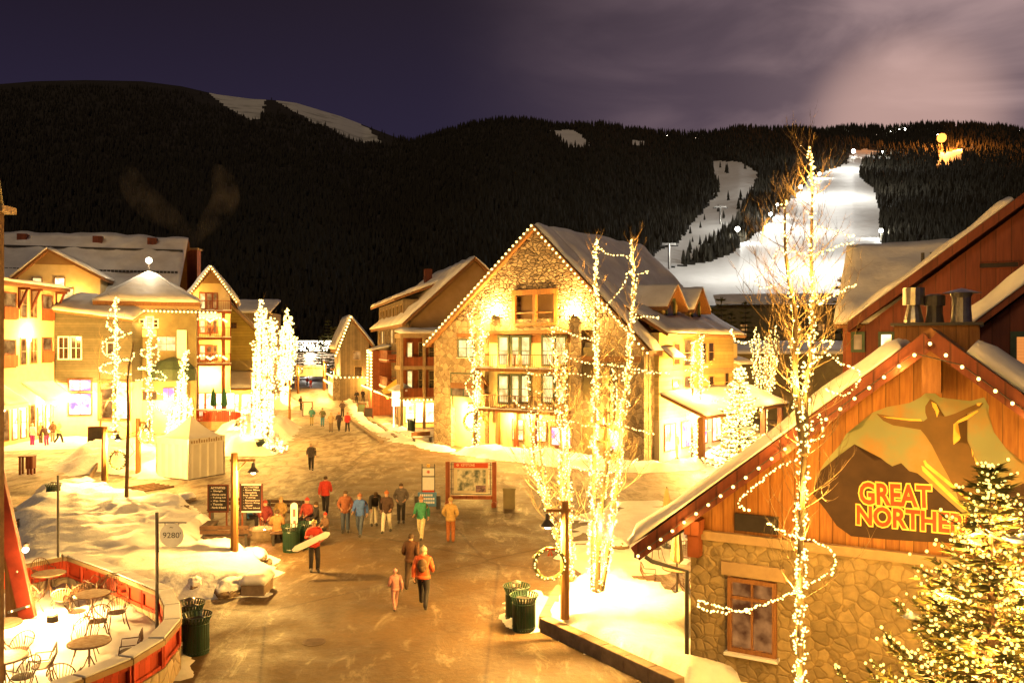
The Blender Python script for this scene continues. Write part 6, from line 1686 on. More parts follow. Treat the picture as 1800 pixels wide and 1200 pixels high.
m = MB(); m.box(-pw_, pw_, -.035, .035, z1_-.268, z1_-.03); hd = obj('header', m, REDSGN, ks)
LETY = mat('cream_lettering', (0.85,0.72,0.45), rough=.5)
lettering('KEYSTONE', -pw_*.58, pw_*.22, z1_-.19, z1_-.07, -.04, LETY, hd, off=.015, ext=.004)
m = MB()
for k in range(6): a = k*math.pi/3; m.bar((-pw_*.78+.02*math.cos(a),-.04,z1_-.13+.02*math.sin(a)), (-pw_*.78+.06*math.cos(a),-.04,z1_-.13+.06*math.sin(a)), .008, .03)
obj('emblem', m, LETY, hd)
MAPM = mat('trail_map', (0.10,0.12,0.09), (0.62,0.58,0.42), rough=.5, scale=2.6, detail=8, lo=.42, hi=.60)
m = MB(); m.box(-pw_*.80, pw_*.86, -.036, -.031, z0_+.12, z1_-.36); obj('map', m, MAPM, pn)
m = MB(); m.box(pw_*.28, pw_*.86, -.042, -.037, z0_+.05, z0_+.38); obj('inset', m, mat('map_inset', (0.05,0.04,0.05), (0.35,0.2,0.2), rough=.5, scale=9), pn)
# info stand with red base panel
ib = G(753, 889); st = thing('info_stand', 'slim ladder-framed notice stand left of the map board', 'sign', ib)
w2 = 11*s_; h2 = 74*s_; m = MB()
for sx in (-1, 1): m.box(sx*w2-.02, sx*w2+.02, -.02, .02, 0, h2)
for zz in (h2-.2, h2-.62): m.box(-w2, w2, -.018, .018, zz, zz+.04)
obj('frame', m, DARKM, st)
m = MB(); m.box(-w2+.03, w2-.03, -.012, .012, h2-.57, h2-.17); n1 = obj('notice', m, WHITEP, st)
m = MB()
for k in range(8): a = k*math.pi/4; m.bar((.0,-.016,h2-.38), (.09*math.cos(a),-.016,h2-.38+.09*math.sin(a)), .004, .025)
obj('emblem', m, REDSGN, n1)
m = MB(); m.box(-w2+.02, w2-.02, -.012, .012, h2-1.25, h2-.64); obj('panel', m, WHITEP, st)
m = MB(); m.box(-w2+.02, w2-.02, -.013, .013, .42, h2-1.252); obj('red_panel', m, REDSGN, st)
m = MB(); m.box(-.07, .07, -.03, .03, h2-.155, h2-.02); obj('finial', m, MUR_YEL, st)
bs = G(751, 894); bb_ = thing('blue_sign', 'low blue board sign on dark rollers in front of the notice stand', 'sign', bs)
BLUE = mat('sign_blue', (0.10,0.24,0.42), (0.08,0.20,0.36), rough=.5)
m = MB(); m.box(-.44, .44, -.03, .03, .12, .78); b1 = obj('board', m, BLUE, bb_)
m = MB()
for j, n_ in enumerate((7, 8, 8)):
    for k in range(n_): x = -.34+k*.088; m.box(x, x+.06, -.036, -.031, .60-j*.17, .70-j*.17)
obj('text_rows', m, WHITEP, b1)
m = MB(); m.tube([(-.5,0,.0),(-.5,0,.62)], .11, 10); m.tube([(.52,0.02,.0),(.52,.02,.62)], .11, 10); obj('roller', m, DARKM, bb_)
# utility box by the aspens
ub = G(895, 893); m = MB(); m.box(-.28,.28,-.2,.2,0,.9); m.box(-.31,.31,-.23,.23,.9,.96); o = obj('newspaper_box', m, OLIVE2); o.location = ub; tag(o, 'olive newspaper box standing right of the map board', 'box')
# --- two framed black menu boards
def menu(px0, px1, py0, py1, Y, lines, label, capm):
    b = GX((px0+px1)/2, Y); s_ = Y/F_PX; w2 = (px1-px0)/2*s_; z1 = P(0, py0, Y).z; z0 = P(0, py1, Y).z
    t = thing('menu_board', label, 'sign', b, 0, 'framed black menu boards')
    m = MB(); m.box(-w2+.06, w2-.06, -.02, .02, z0+.06, z1-.06); bd = obj('board', m, BLACKB, t)
    m = MB(); m.box(-w2, -w2+.06, -.035, .035, z0, z1); m.box(w2-.06, w2, -.035, .035, z0, z1); obj('frame', m, REDBRD, t)
    m = MB(); m.box(-w2+.061, w2-.061, -.034, .034, z0, z0+.06); m.box(-w2+.061, w2-.061, -.034, .034, z1-.06, z1); obj('crossbar', m, capm, t)
    for sx in (-1, 1): m = MB(); m.box(sx*w2*.8-.03, sx*w2*.8+.03, -.03, .03, 0, z0); obj('leg', m, BRICKW, t)
    hh = z1-z0-.16; n_ = len(lines); lh = hh/(n_+.4)
    for k, s in enumerate(lines):
        zt = z1-.10-k*lh
        x0 = -w2+.14; wd = min(2*w2-.26, .058*len(s)+.03)
        if k == 0: x0 = -wd/2
        lettering(s, x0, x0+wd, zt-lh*.62, zt, -.026, LETW, bd, ext=.002, off=.01)
LETW = mat('chalk_lettering', (0.80,0.74,0.60), rough=.6)
menu(365, 402, 851, 900, 35.0, ['ACTIVITIES', '- Sleigh', '- Horse carts', '- Tubing hill', '- Zip line', '- Tennis', '- Nordic & Board'], 'left framed black menu board with faint white list', REDBRD)
menu(422, 462, 850, 900, 34.0, ['ACTIVITIES', '- Snow Bikes', '- Gondola', '  Ice Rink', '- Tubing', '- Restaurants', '- Snow King', '- Golf', '  Zip Tour School'], 'right framed black menu board with snow-white top and bottom', WHITEP)
# --- seating round the fire
def bench(loc, rz, L_, label, m_=BEAM, back=True):
    t = thing('bench', label, 'bench', loc, rz, 'timber benches round the fire pit')
    m = MB()
    for k in range(3): m.box(-L_/2, L_/2, -.22+k*.155, -.22+k*.155+.135, .42, .47)
    obj('seat', m, m_, t, bevel=.006)
    if back:
        m = MB()
        for k in range(2): m.box(-L_/2, L_/2, .25, .29, .58+k*.17, .58+k*.17+.14)
        obj('backrest', m, m_, t, bevel=.006)
    for sx in (-1, 1):
        m = MB(); m.box(sx*(L_/2-.12)-.04, sx*(L_/2-.12)+.04, -.2, .24, 0, .42); m.box(sx*(L_/2-.12)-.035, sx*(L_/2-.12)+.035, .2, .25, .42, .88 if back else .43); obj('leg', m, DARKM, t)
    return t
DKW = mat('dark_bench_wood', (0.10,0.055,0.03), (0.06,0.03,0.018), rough=.6, scale=5)
bench(G(404, 912), R(0), 1.9, 'dark bench directly below the two menu boards', DKW)
bench(G(498, 916), R(-8), 1.7, 'dark bench furthest right behind the seated group', DKW)
bench(G(398, 962), R(184), 1.8, 'dark bench in front of the menu boards with snow on its seat', DKW)
bench(G(368, 940), R(95), 1.2, 'short dark bench end-on beside the boulders', DKW, back=False)
bench(G(500, 955), R(200), 1.1, 'short bench left of the black trash can', DKW, back=False)
fp = thing('fire_pit', 'low round stone fire pit with glowing embers in the seating circle', 'fire pit', G(462, 945))
m = MB(); m.lathe([(.55,0),(.58,.1),(.55,.38),(.42,.40),(.40,.25),(0,.22)], n=18); obj('bowl', m, ROCK, fp)
m = MB(); rg = random.Random(9)
for k in range(9): m.ball((rg.uniform(-.25,.25), rg.uniform(-.25,.25), .27), rg.uniform(.03,.06), seg=6, ring=4)
obj('embers', m, FLAME, fp); wp = G(462, 945); lamp(wp.x, wp.y, .75, 14, (1,.35,.10), .1, 'ember_glow')
b_ = thing('street_bench', 'snow dusted bench by the corner of the stone building', 'bench', G(742, 778), R(30))
m = MB(); m.box(-.8,.8,-.22,.22,.40,.46); obj('seat', m, BEAM, b_); m = MB(); m.box(-.8,.8,.22,.27,.5,.85); obj('backrest', m, BEAM, b_)
for sx in (-1,1): m = MB(); m.box(sx*.7-.04,sx*.7+.04,-.2,.2,0,.4); obj('leg', m, DARKM, b_)
m = MB(); m.box(-.82,.82,-.23,.15,.461,.53); obj('snow', m, SNOWR, b_)
# --- A-frame signs
def aframe(px, py, w_, h_, m_, label, rz=0):
    t = thing('sandwich_board', label, 'sign', G(px, py), rz)
    for s in (-1, 1):
        m = MB(); m.box(-w_/2, w_/2, -.02, .02, .1, h_); M_ = Matrix.Translation((0, s*.18, 0)) @ Matrix.Rotation(s*.17, 4, 'X')
        m.v = [tuple(M_ @ Vector(v)) for v in m.v]; obj('panel', m, m_, t)
        m = MB(); 
        for sx in (-1, 1): m.box(sx*w_/2-.04, sx*w_/2+.04, -.03, .03, 0, h_+.05)
        m.box(-w_/2+.04, w_/2-.04, -.03, .03, h_, h_+.06); m.v = [tuple(M_ @ Vector(v)) for v in m.v]; obj('frame', m, REDBRD, t)
aframe(541, 731, 1.0, 1.55, CANVAS, 'pale sandwich board with a red frame in the middle of the street')
aframe(636, 728, .9, 1.2, GRNTRM, 'green sandwich board in front of the rust red stair bay')
aframe(648, 735, .9, 1.1, BLACKB, 'black sandwich board in front of the rust red stair bay')
aframe(169, 783, 1.1, 1.45, BLACKB, 'black sandwich board before the violet shop window', R(15))
# wooden stand on the left plaza
ws = thing('wooden_stand', 'small open wooden stand with a lantern on the left plaza', 'stand', G(48, 833), R(8))
for x in (-.33, .33, .12):
    for y in (-.2,.2): m = MB(); m.box(x-.05,x+.05,y-.05,y+.05,0,1.05); obj('leg', m, REDBRD, ws)
m = MB(); m.box(-.42,.42,-.28,.28,1.05,1.1); m.box(0,.4,-.24,.24,.35,1.04); obj('shelf', m, REDBRD, ws)
# banner at the end of the street
bn = thing('banner', 'long pale banner stretched between posts at the end of the street', 'banner', GX(546, 150))
s_ = 150/F_PX; w2 = 26.5*s_; z0, z1 = P(0,661,150).z, P(0,643,150).z
BANM = mat('banner_cloth', (0.72,0.66,0.42), (0.66,0.60,0.38), rough=.7)
obj('cloth', wallmesh(Vector((-w2,0)), Vector((w2,0)), z0, z1, 12, .06), BANM, bn)
for sx in (-1,1): m = MB(); m.box(sx*w2-.1,sx*w2+.1,-.05,.15,0,z1+.2); obj('post', m, BEAM, bn)
m = MB(); m.tube([(-w2*.68+.45*math.cos(k*.52), -.1, (z0+z1)/2+.45*math.sin(k*.52)) for k in range(13)], .07, 4, cap=False); obj('emblem', m, GRNTRM, bn)
m = MB()
for k in range(14): m.box(-w2*.45+k*.26, -w2*.45+k*.26+.18, -.09, -.07, z1-.55, z1-.3)
obj('text_row', m, TRIM, bn)
lk = thing('street_kiosk', 'bright small kiosk with a snowy peaked roof at the street building', 'kiosk', G(706, 752))
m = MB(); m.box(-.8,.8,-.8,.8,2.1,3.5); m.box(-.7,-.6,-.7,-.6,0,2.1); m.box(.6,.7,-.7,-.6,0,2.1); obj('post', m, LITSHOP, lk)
m = MB(); m.lathe([(1.3,3.5),(1.3,3.65),(0.0,4.3)], n=6); obj('roof', m, SNOWR, lk)
# yellow pennant sign on the street
m = MB(); m.bar((0,0,2.8),(1.5,-.3,3.9),.06,1.1); o = obj('projecting_sign', m, MUR_YEL); o.location = GX(676, 84); tag(o, 'slanted yellow projecting sign over the street shops', 'sign')
# manhole, joints
mh = G(552, 1128, .0); m = MB(); m.lathe([(.30,.004),(.30,.012),(0,.012)], n=26)
for k in range(-3,4): m.box(-.22,.22,k*.07-.012,k*.07+.012,.012,.016)
o = obj('manhole_cover', m, DKW); o.location = mh; tag(o, 'dark round manhole cover in the near street', 'manhole cover')
# raised bed kerb walls
k1, k2, k3 = Vector(G(957,1108)[:2]), Vector(G(1195,1222)[:2]), Vector(G(985,1050)[:2])
kw = thing('bed_wall', 'low stone retaining wall edging the raised snowy bed in the foreground', 'wall', (k1.x, k1.y, 0))
for a, b in ((k1, k2), (k3, k1)):
    n_ = max(2, int((b-a).length/.8)); d_ = (b-a).normalized(); nn_ = Vector((-d_.y, d_.x))*.16
    for i in range(n_):
        p, q = a.lerp(b, i/n_)+d_*.006, a.lerp(b, (i+1)/n_)-d_*.006
        m = MB(); m.prism([tuple(p+nn_), tuple(q+nn_), tuple(q-nn_), tuple(p-nn_)], 0, .38); obj('block', m, CURB, kw, world=True, bevel=.02)
bed = [tuple(k1+Vector((.12,.12))), tuple(k2+Vector((.2,.2))), tuple(G(1330,1210)[:2]), tuple(G(1240,1150)[:2]), tuple(G(1212,1075)[:2]), tuple(G(1120,1030)[:2]), tuple(G(1040,1020)[:2]), tuple(k3)]
mound('snow_bed', bed, .46, edge=.3, step=.18, z0=.0, lump=.28, seed=31)
# planter end block and timber edges on the left bank
o = thing('stone_block', 'squared stone block with a thick snow top at the right end of the snow bank', 'block', G(450,1042)); m = MB(); m.box(-.36,.36,-.35,.6,0,.34); obj('block', m, CURB, o, bevel=.02)
snow_roof(o, (-.40,-.38,.341), (.38,-.38,.341), (.38,.7,.341), (-.40,.7,.341), .30, 'snow_cap', 3, SNOW, .05, 8, 8)
m = MB(); m.box(-.48,.48,-.4,.4,0,.3)
for (a, b, lb) in (((0,962),(52,912),'dark timber edging running up the left snow bank'),((258,935),(282,903),'short timber edging half buried beside the boulder'),((140,880),(185,800),'sloping timber rail of the plaza steps')):
    p, q = G(*a), G(*b); m = MB(); m.bar((0,0,.2), q-p+Vector((0,0,.35)), .14, .30); o = obj('edging_timber', m, DKBARK, bevel=.02); o.location = p; tag(o, lb, 'timber')
rs_ = thing('plaza_steps', 'slatted wooden steps between the two wreathed lamp posts', 'steps', G(210, 868))
for k in range(5):
    m = MB(); m.box(-.9+k*.42, -.78+k*.42, -.1, 2.6, .05+.0*k, .16); M_ = Matrix.Rotation(R(-32), 4, 'Z'); m.v = [tuple(M_ @ Vector(v)) for v in m.v]; obj('tread', m, DKBARK, rs_)
# street side planters/kerbs along the right pavement
for (a, b, lb) in (((637,726),(698,772),'low stone kerb of the street planting strip nearest the pavement'),((655,744),(620,706),'low stone kerb further up the right pavement'),((616,738),(672,778),'outer kerb of the planting strip at the street bend')):
    p, q = G(*a), G(*b); m = MB(); m.bar((0,0,.1), q-p+Vector((0,0,.1)), .28, .22); o = obj('kerb', m, CURB, bevel=.02); o.location = p; tag(o, lb, 'kerb')
# boulders
rgb = random.Random(12)
def boulder(px, py, r, sx, sy, sz, label, snow=True):
    t = thing('boulder', label, 'boulder', G(px, py), rgb.uniform(0, 3), 'boulders in the snow bank')
    for nm, mt, dz, k in (('rock', ROCK, 0, 1.0),)+((('snow_cap', SNOW, .10*r*0+r*sz*.32, .93),) if snow else ()):
        bm = bmesh.new(); bmesh.ops.create_icosphere(bm, subdivisions=4, radius=r*k)
        for v in bm.verts:
            n_ = mnoise.fractal(v.co*(1.5/r)+Vector((px, py, 0)), .7, 2.0, 3)
            v.co *= 1+.22*n_; v.co.x *= sx; v.co.y *= sy; v.co.z = v.co.z*sz+(r*sz*.35+dz)
        if nm == 'snow_cap': 
            bmesh.ops.delete(bm, geom=[v for v in bm.verts if v.co.z < r*sz*.62], context='VERTS')
        me = bpy.data.meshes.new(nm); bm.to_mesh(me); bm.free(); me.materials.append(mt); me.polygons.foreach_set('use_smooth', [nm == 'snow_cap']*len(me.polygons))
        o = bpy.data.objects.new(nm, me); o.parent = t; col.objects.link(o)
boulder(408,1042,.5,1.5,.8,.6,'broad flat boulder at the front of the snow bank'); boulder(344,1044,.34,.9,.8,1.0,'pointed dark boulder at the front of the snow bank')
boulder(312,1030,.42,1.3,.8,.7,'dark boulder beside the patio cap and snow bank',False); boulder(298,905,.55,1.4,1,.75,'rounded boulder behind the round white sign')
boulder(254,938,.42,1,1,.9,'pale boulder left of the round white sign'); boulder(345,930,.5,1.2,1,.8,'boulder left of the short dark bench')
boulder(372,965,.5,1.4,.8,.5,'low boulder below the front dark bench'); boulder(448,990,.5,1.5,.9,.7,'snowy boulder right of the timber lamp post'); boulder(1085,962,.4,1.4,1,.6,'low boulder on the snowy terrace')
boulder(325,880,.5,1.3,1,.5,'low boulder left of the left menu board'); boulder(145,800,.5,1.6,1,.5,'rock poking from the far left snow heap')
# small ladder-like ski rack by the awning and the leaning snowboard
sb = thing('snowboard', 'upright white snowboard with pink marks stuck in the seating area', 'snowboard', G(517, 950)); 
n = 20; pts = []
for k in range(n):
    a = 2*math.pi*k/n; pts.append((.14*math.cos(a), .75+(.61 if math.sin(a) > 0 else .61)*(1 if math.sin(a) > 0 else -1)+.14*math.sin(a)))
m = MB(); m.xzprism(pts, -.012, .012); obj('deck', m, WHITEP, sb); m = MB(); m.box(-.05,.06,-.018,-.013,.95,1.25); m.box(-.03,.07,-.018,-.013,.5,.8); obj('graphic', m, mat('pink_print', (0.65,0.15,0.15), rough=.5), sb)
# lift towers with T heads on the dim trail
for (px, pb, pt, lb) in ((1266, 398, 363, 'upper lift tower with a crossbar on the dim ski trail'), (1176, 470, 428, 'lower lift tower with a crossbar on the dim ski trail')):
    x, y, z = [float(v) for v in terr_at(px, pb)]; h = (pb-pt)/F_PX*y
    t = thing('lift_tower', lb, 'lift tower', (x, y, z-1), 0, 'ski lift towers')
    m = MB(); m.tube([(0,0,0),(0,0,h+1)], .6, 6); obj('mast', m, GALV, t); m = MB(); m.box(-h*.3,h*.3,-.4,.4,h+.2,h+1.2); obj('crossarm', m, GALV, t)
    m = MB()
    for sx in (-1,1): m.box(sx*h*.28-1.2,sx*h*.28+1.2,-.6,.6,h-.4,h+.2)
    obj('sheave', m, DARKM, t)
# ================================================================== TREES
def resample(pts, step):
    pts = [Vector(p) for p in pts]; out_ = [pts[0]]
    for a, b in zip(pts[:-1], pts[1:]):
        n = max(1, int((b-a).length/step))
        for i in range(1, n+1): out_.append(a.lerp(b, i/n))
    return out_
def smoothline(pts, it=2):
    pts = [Vector(p) for p in pts]
    for _ in range(it):
        q = [pts[0]]
        for a, b in zip(pts[:-1], pts[1:]): q += [a.lerp(b, .25), a.lerp(b, .75)]
        q.append(pts[-1]); pts = q
    return pts
def twig(mb, p, d, L_, r, rg, depth=0, up=.35, nsub=4):
    pts = [p.copy()]; k = 5; dd = d.normalized()
    for i in range(k):
        dd = (dd+Vector((rg.uniform(-.22,.22), rg.uniform(-.22,.22), up*.45+rg.uniform(-.12,.12)))).normalized()
        pts.append(pts[-1]+dd*(L_/k))
    mb.tube(pts, [r*(1-.8*i/k) for i in range(k+1)], 3, cap=False)
    if depth > 0:
        for j in range(nsub):
            i = rg.randint(1, k-1); a = (pts[i+1]-pts[i]).normalized()
            s_ = Vector((rg.uniform(-1,1), rg.uniform(-1,1), rg.uniform(-.2,.7))).normalized()
            twig(mb, pts[i].lerp(pts[i+1], rg.random()), (a*.8+s_*.8), L_*rg.uniform(.35,.6), r*.55, rg, depth-1, up, max(2, nsub-1))
    return pts
def bare_tree(label, base, trunks, r0, seed, nbr=26, L0=1.6, bark=None, from_z=.25, group='bare aspens', depth=1, nsub=4, up=.35, twr=.016, name='aspen_tree'):
    rg = random.Random(seed); t = thing(name, label, 'tree', base, group=group); bark = bark or BARK
    for tr in trunks:
        pts = smoothline(tr); n = len(pts); h = pts[-1].z-pts[0].z
        m = MB(); m.tube([p-Vector(base) for p in pts], [max(.012, r0*(1-.85*(i/(n-1))**1.1)) for i in range(n)], 7); obj('trunk', m, bark, t, smooth=True)
        m = MB()
        for k in range(nbr):
            f = from_z+(1-from_z)*(k+rg.random())/nbr; q = pts[min(n-2, int(f*(n-1)))].lerp(pts[min(n-1, int(f*(n-1))+1)], rg.random())
            a = rg.uniform(0, 6.283); el = rg.uniform(.3, .9)
            twig(m, q-Vector(base), Vector((math.cos(a), math.sin(a), el)), L0*(1.15-.75*f)*rg.uniform(.6,1.2), twr*(1.2-.7*f), rg, depth, up, nsub)
        obj('branches', m, bark, t)
    return t
LK = 1.0
def lights_on(label, runs, r, winds=(), power=0, every=1.5, group='string lights wound on the trees', seed=0, col_=WARM, bm_=None, jitter=None):
    """runs: list of (polyline, spacing); winds: list of (polyline, coil radius, pitch, spacing)"""
    rg = random.Random(seed); allp = []; jitter = jitter or r*1.5
    cab = MB(); o0 = Vector(winds[0][0][0] if winds else runs[0][0][0])
    for pl, sp_ in runs:
        pts = resample(smoothline(pl, 2), sp_*.62)
        allp += [p+Vector((rg.gauss(0, jitter*.45), rg.gauss(0, jitter*.45), rg.gauss(0, jitter*.45))) for p in pts]
        cab.tube([p-o0 for p in pts[::2]+[pts[-1]]], r*.22, 3, cap=False)
    for pl, cr, pitch, sp_ in winds:
        pts = resample(smoothline(pl, 2), .05); s = 0; nxt = 0; cp = []
        tot = sum((b-a).length for a, b in zip(pts[:-1], pts[1:]))
        for a, b in zip(pts[:-1], pts[1:]):
            s += (b-a).length; fr_ = s/tot; c_ = cr*(1-.72*fr_)+r*.6
            ang = s/(pitch*(1+.6*fr_))*2*math.pi
            p = b+Vector((math.cos(ang)*c_, math.sin(ang)*c_, 0)); ra_ = rg.uniform(0, 6.283); pr = b+Vector((math.cos(ra_), math.sin(ra_), 0))*c_*rg.uniform(.8, 1.45)
            nxt -= math.hypot((b-a).length, 2*math.pi*c_*(b-a).length/pitch)
            while nxt <= 0:
                allp.append(pr+Vector((rg.gauss(0, jitter*.8), rg.gauss(0, jitter*.8), rg.uniform(-.05, .1)))); nxt += sp_*.8
            cp.append(p-o0)
        cab.tube(cp[::3]+[cp[-1]], r*.2, 3, cap=False)
        if power and tot > 3:
            n_ = max(1, int(tot/every))
            for i in range(n_):
                q = pts[int((i+.5)/n_*(len(pts)-1))]; a = rg.uniform(-2.6, -.5) if i % 2 else rg.uniform(.5, 2.6)
                lamp(q.x+math.cos(a)*(cr+.16), q.y+math.sin(a)*(cr+.16), q.z, power*LK, col_, .04, 'bulb_or_fill_glow')
    t = thing('string_lights', label, 'string lights', o0, group=group)
    obj('cable', cab, DKBARK, t)
    P0 = np.array([tuple(p-o0) for p in allp])
    base_v = np.array([(0,0,1),(.894,0,.447),(.276,.851,.447),(-.724,.526,.447),(-.724,-.526,.447),(.276,-.851,.447),(.724,.526,-.447),(-.276,.851,-.447),(-.894,0,-.447),(-.276,-.851,-.447),(.724,-.526,-.447),(0,0,-1)])
    base_f = np.array([(0,1,2),(0,2,3),(0,3,4),(0,4,5),(0,5,1),(1,6,2),(2,7,3),(3,8,4),(4,9,5),(5,10,1),(6,7,2),(7,8,3),(8,9,4),(9,10,5),(10,6,1),(11,7,6),(11,8,7),(11,9,8),(11,10,9),(11,6,10)])
    rs_ = r*np.random.default_rng(seed).uniform(.75, 1.25, len(P0))
    VV = (P0[:, None]+base_v[None]*rs_[:, None, None]).reshape(-1, 3); FF = (base_f[None]+(np.arange(len(P0))*12)[:, None, None]).reshape(-1, 3)
    me = np_mesh('bulbs', VV, FF, [bm_ or BULB]); o = bpy.data.objects.new('bulbs', me); o.parent = t; col.objects.link(o); o['kind'] = 'stuff'
    return t
def lit_limbs(trs, n, L_, seed, cr=.07, sp_=.2):
    rg = random.Random(seed); out_ = []
    for tr_ in trs:
        q = smoothline(tr_, 2)
        for k in range(n):
            i = int(len(q)*rg.uniform(.35, .85)); a = rg.uniform(0, 6.283); d = Vector((math.cos(a), math.sin(a), .9)); p = q[i]
            out_.append(([p, p+d*L_*.35, p+d*L_*.5+Vector((0,0,L_*.55))], cr, .3, sp_))
    return out_
def PL(pts, Y, dy=0.0): return [P(px, py, Y+(dy*i/max(1, len(pts)-1))) for i, (px, py) in enumerate(pts)]
# ---- G: the cluster of lit aspens in the raised bed
YG = 24.4
tr = {1: PL([(1042,1048),(1043,850),(1046,720),(1047,600),(1048,424)], YG), 2: PL([(1056,1046),(1070,960),(1085,850),(1091,760),(1101,680),(1108,600),(1116,520),(1111,424)], YG, .5),
      3: PL([(1004,1020),(986,880),(988,800),(983,720),(978,640),(970,578)], YG+.8, -.4), 4: PL([(1008,1018),(1000,900),(997,760),(992,680),(994,610)], YG+1.0, .5),
      5: PL([(1003,1020),(985,960),(958,890),(942,830),(931,740),(927,648)], YG+.7, -1.0), 6: PL([(1004,1015),(970,920),(956,850),(946,760),(948,690)], YG+1.2, .8),
      7: PL([(1050,1040),(1053,930),(1064,830),(1076,760),(1083,700),(1078,640)], YG-.3, -.6)}
bare_tree('tall straight lit aspen, left of the two tallest in the raised bed', tr[1][0], [tr[1]], .085, 1, 46, 1.5, depth=2, nsub=3)
bare_tree('tall leaning lit aspen, right of the two tallest in the raised bed', tr[2][0], [tr[2], tr[7]], .085, 2, 42, 1.5, depth=2, nsub=3)
bare_tree('many-stemmed lit aspen behind the blazing lamp post of the raised bed', tr[3][0], [tr[3], tr[4], tr[5], tr[6]], .06, 3, 30, 1.5, depth=2, nsub=3)
def W(k, cr=.10, pitch=.13, sp_=.085): return (tr[k], cr, pitch, sp_)
lights_on('dense bulbs up the left tall straight aspen of the raised bed', [
    (PL([(1048,428),(1058,442),(1075,450),(1100,447),(1112,462)], YG-.2), .09), (PL([(1060,540),(1075,548),(1095,575),(1110,590)], YG-.3), .10),
    (PL([(980,577),(1010,590),(1045,600)], YG-.2), .10), (PL([(992,623),(1012,634),(1045,640),(1080,641),(1130,652),(1175,656)], YG-.5), .10)],
    .024, [W(1, .10, .10, .075)], 34, 1.3, seed=1)
lights_on('dense bulbs up the right leaning tall aspen of the raised bed', [
    (PL([(1105,477),(1120,484),(1139,476)], YG+.3), .08), (PL([(1104,478),(1098,500),(1086,514),(1070,535),(1060,546)], YG), .09), (PL([(1112,560),(1135,556),(1158,559)], YG), .08),
    (PL([(930,655),(950,660),(1000,655),(1060,664),(1115,652),(1172,657)], YG-.6), .13), (PL([(1045,748),(1080,742),(1115,754),(1150,764)], YG-.3), .09),
    (PL([(1000,815),(1040,832),(1080,830),(1108,816),(1120,808)], YG-.5), .08), (PL([(1003,904),(1020,912),(1040,915)], YG-.6), .10)],
    .024, [W(2, .10, .11, .08), W(7, .07, .17, .10)], 34, 1.3, seed=2)
lights_on('bulbs on the many stems behind the blazing lamp post of the raised bed', [
    (PL([(920,782),(921,810),(930,830),(945,845),(960,868)], YG), .12), (PL([(962,740),(990,738),(1020,746),(1045,750)], YG), .10), (PL([(905,705),(925,720),(960,715),(985,725)], YG), .12)],
    .024, [W(3, .08, .15, .085), W(4, .08, .15, .085), W(5, .06, .17, .09), W(6, .06, .2, .11)], 26, 1.8, seed=3)
# ---- I: the tallest tree in front of the restaurant
YI = 15.3
ti = PL([(1408,1330),(1408,1200),(1404,1050),(1408,950),(1410,850),(1417,760),(1415,700),(1428,600),(1431,520),(1425,470),(1427,380),(1428,330),(1424,268)], YI)
tj = PL([(1413,800),(1400,700),(1395,620),(1400,560),(1388,500),(1379,440),(1380,352)], YI, -.3)
bare_tree('tallest lit aspen rising in front of the restaurant gable', ti[0], [ti, tj], .075, 11, 54, 1.55, depth=2, nsub=4, from_z=.18, twr=.013)
lights_on('bulbs spiralled up the tallest aspen with loose loops across the restaurant wall', [
    (PL([(1440,400),(1460,402),(1480,412),(1500,416)], YI), .06), (PL([(1497,426),(1460,438),(1430,450),(1395,442),(1366,434),(1360,460),(1342,482),(1322,492),(1338,508),(1370,500),(1388,488)], YI-.2), .065),
    (PL([(1440,535),(1455,522),(1475,514),(1502,500)], YI), .05), (PL([(1445,600),(1467,597),(1452,618),(1432,635)], YI), .06),
    (PL([(1455,622),(1480,641),(1515,651),(1509,672),(1492,692),(1474,696),(1453,684)], YI-.2), .06), (PL([(1285,580),(1292,598),(1310,604),(1326,598)], YI), .06),
    (PL([(1440,728),(1446,752),(1450,768),(1425,776)], YI), .06), (PL([(1402,808),(1370,818),(1330,850),(1297,880),(1300,892),(1318,897)], YI-.3), .06),
    (PL([(1350,920),(1365,928),(1392,940),(1430,950),(1464,964),(1470,1000),(1440,1018),(1405,1035),(1350,1062),(1280,1078),(1228,1070),(1226,1053),(1246,1060),(1300,1076),(1318,1074)], YI-.1), .055)],
    .020, [(ti, .085, .095, .075), (tj, .05, .16, .08)], 15, .9, seed=5)
# ---- F, H before the stone building
YF = 60.5
tf = [PL([(834,787),(836,700),(832,620),(828,555)], YF), PL([(837,787),(840,700),(845,620),(849,530)], YF)]
bare_tree('twin lit aspens before the left doorway of the stone building', tf[0][0], tf, .12, 21, 14, 1.6, depth=1)
lights_on('bulbs on the twin aspens before the stone building doorway', [(PL([(838,528),(832,548),(820,553),(828,566),(845,580),(858,588)], YF), .18), (PL([(822,600),(838,597),(850,590),(856,592)], YF), .2), (PL([(846,600),(850,640),(838,652),(822,668),(816,680),(830,700)], YF), .2), (PL([(822,600),(824,625),(830,640)], YF), .2)],
    .055, [(tf[0], .14, .28, .16), (tf[1], .14, .28, .16)], 60, 2.2, seed=6)
YH = 55.5
th_ = [PL([(1217,812),(1216,720),(1218,660),(1219,602)], YH), PL([(1226,812),(1230,720),(1233,660),(1233,590)], YH)]
bare_tree('twin lit aspens before the porch of the yellow clapboard wing', th_[0][0], th_, .11, 22, 12, 1.4)
lights_on('bulbs on the twin aspens before the yellow clapboard wing', [(PL([(1219,602),(1228,598),(1238,590)], YH), .15), (PL([(1203,632),(1222,634),(1236,645),(1243,645)], YH), .16), (PL([(1204,650),(1225,655),(1248,672),(1245,684),(1215,692)], YH), .16), (PL([(1200,700),(1215,706),(1240,710),(1262,702)], YH), .16), (PL([(1205,752),(1225,755),(1250,756)], YH), .16)],
    .05, [(th_[0], .13, .22, .15), (th_[1], .13, .22, .15)], 210, 1.8, seed=7)
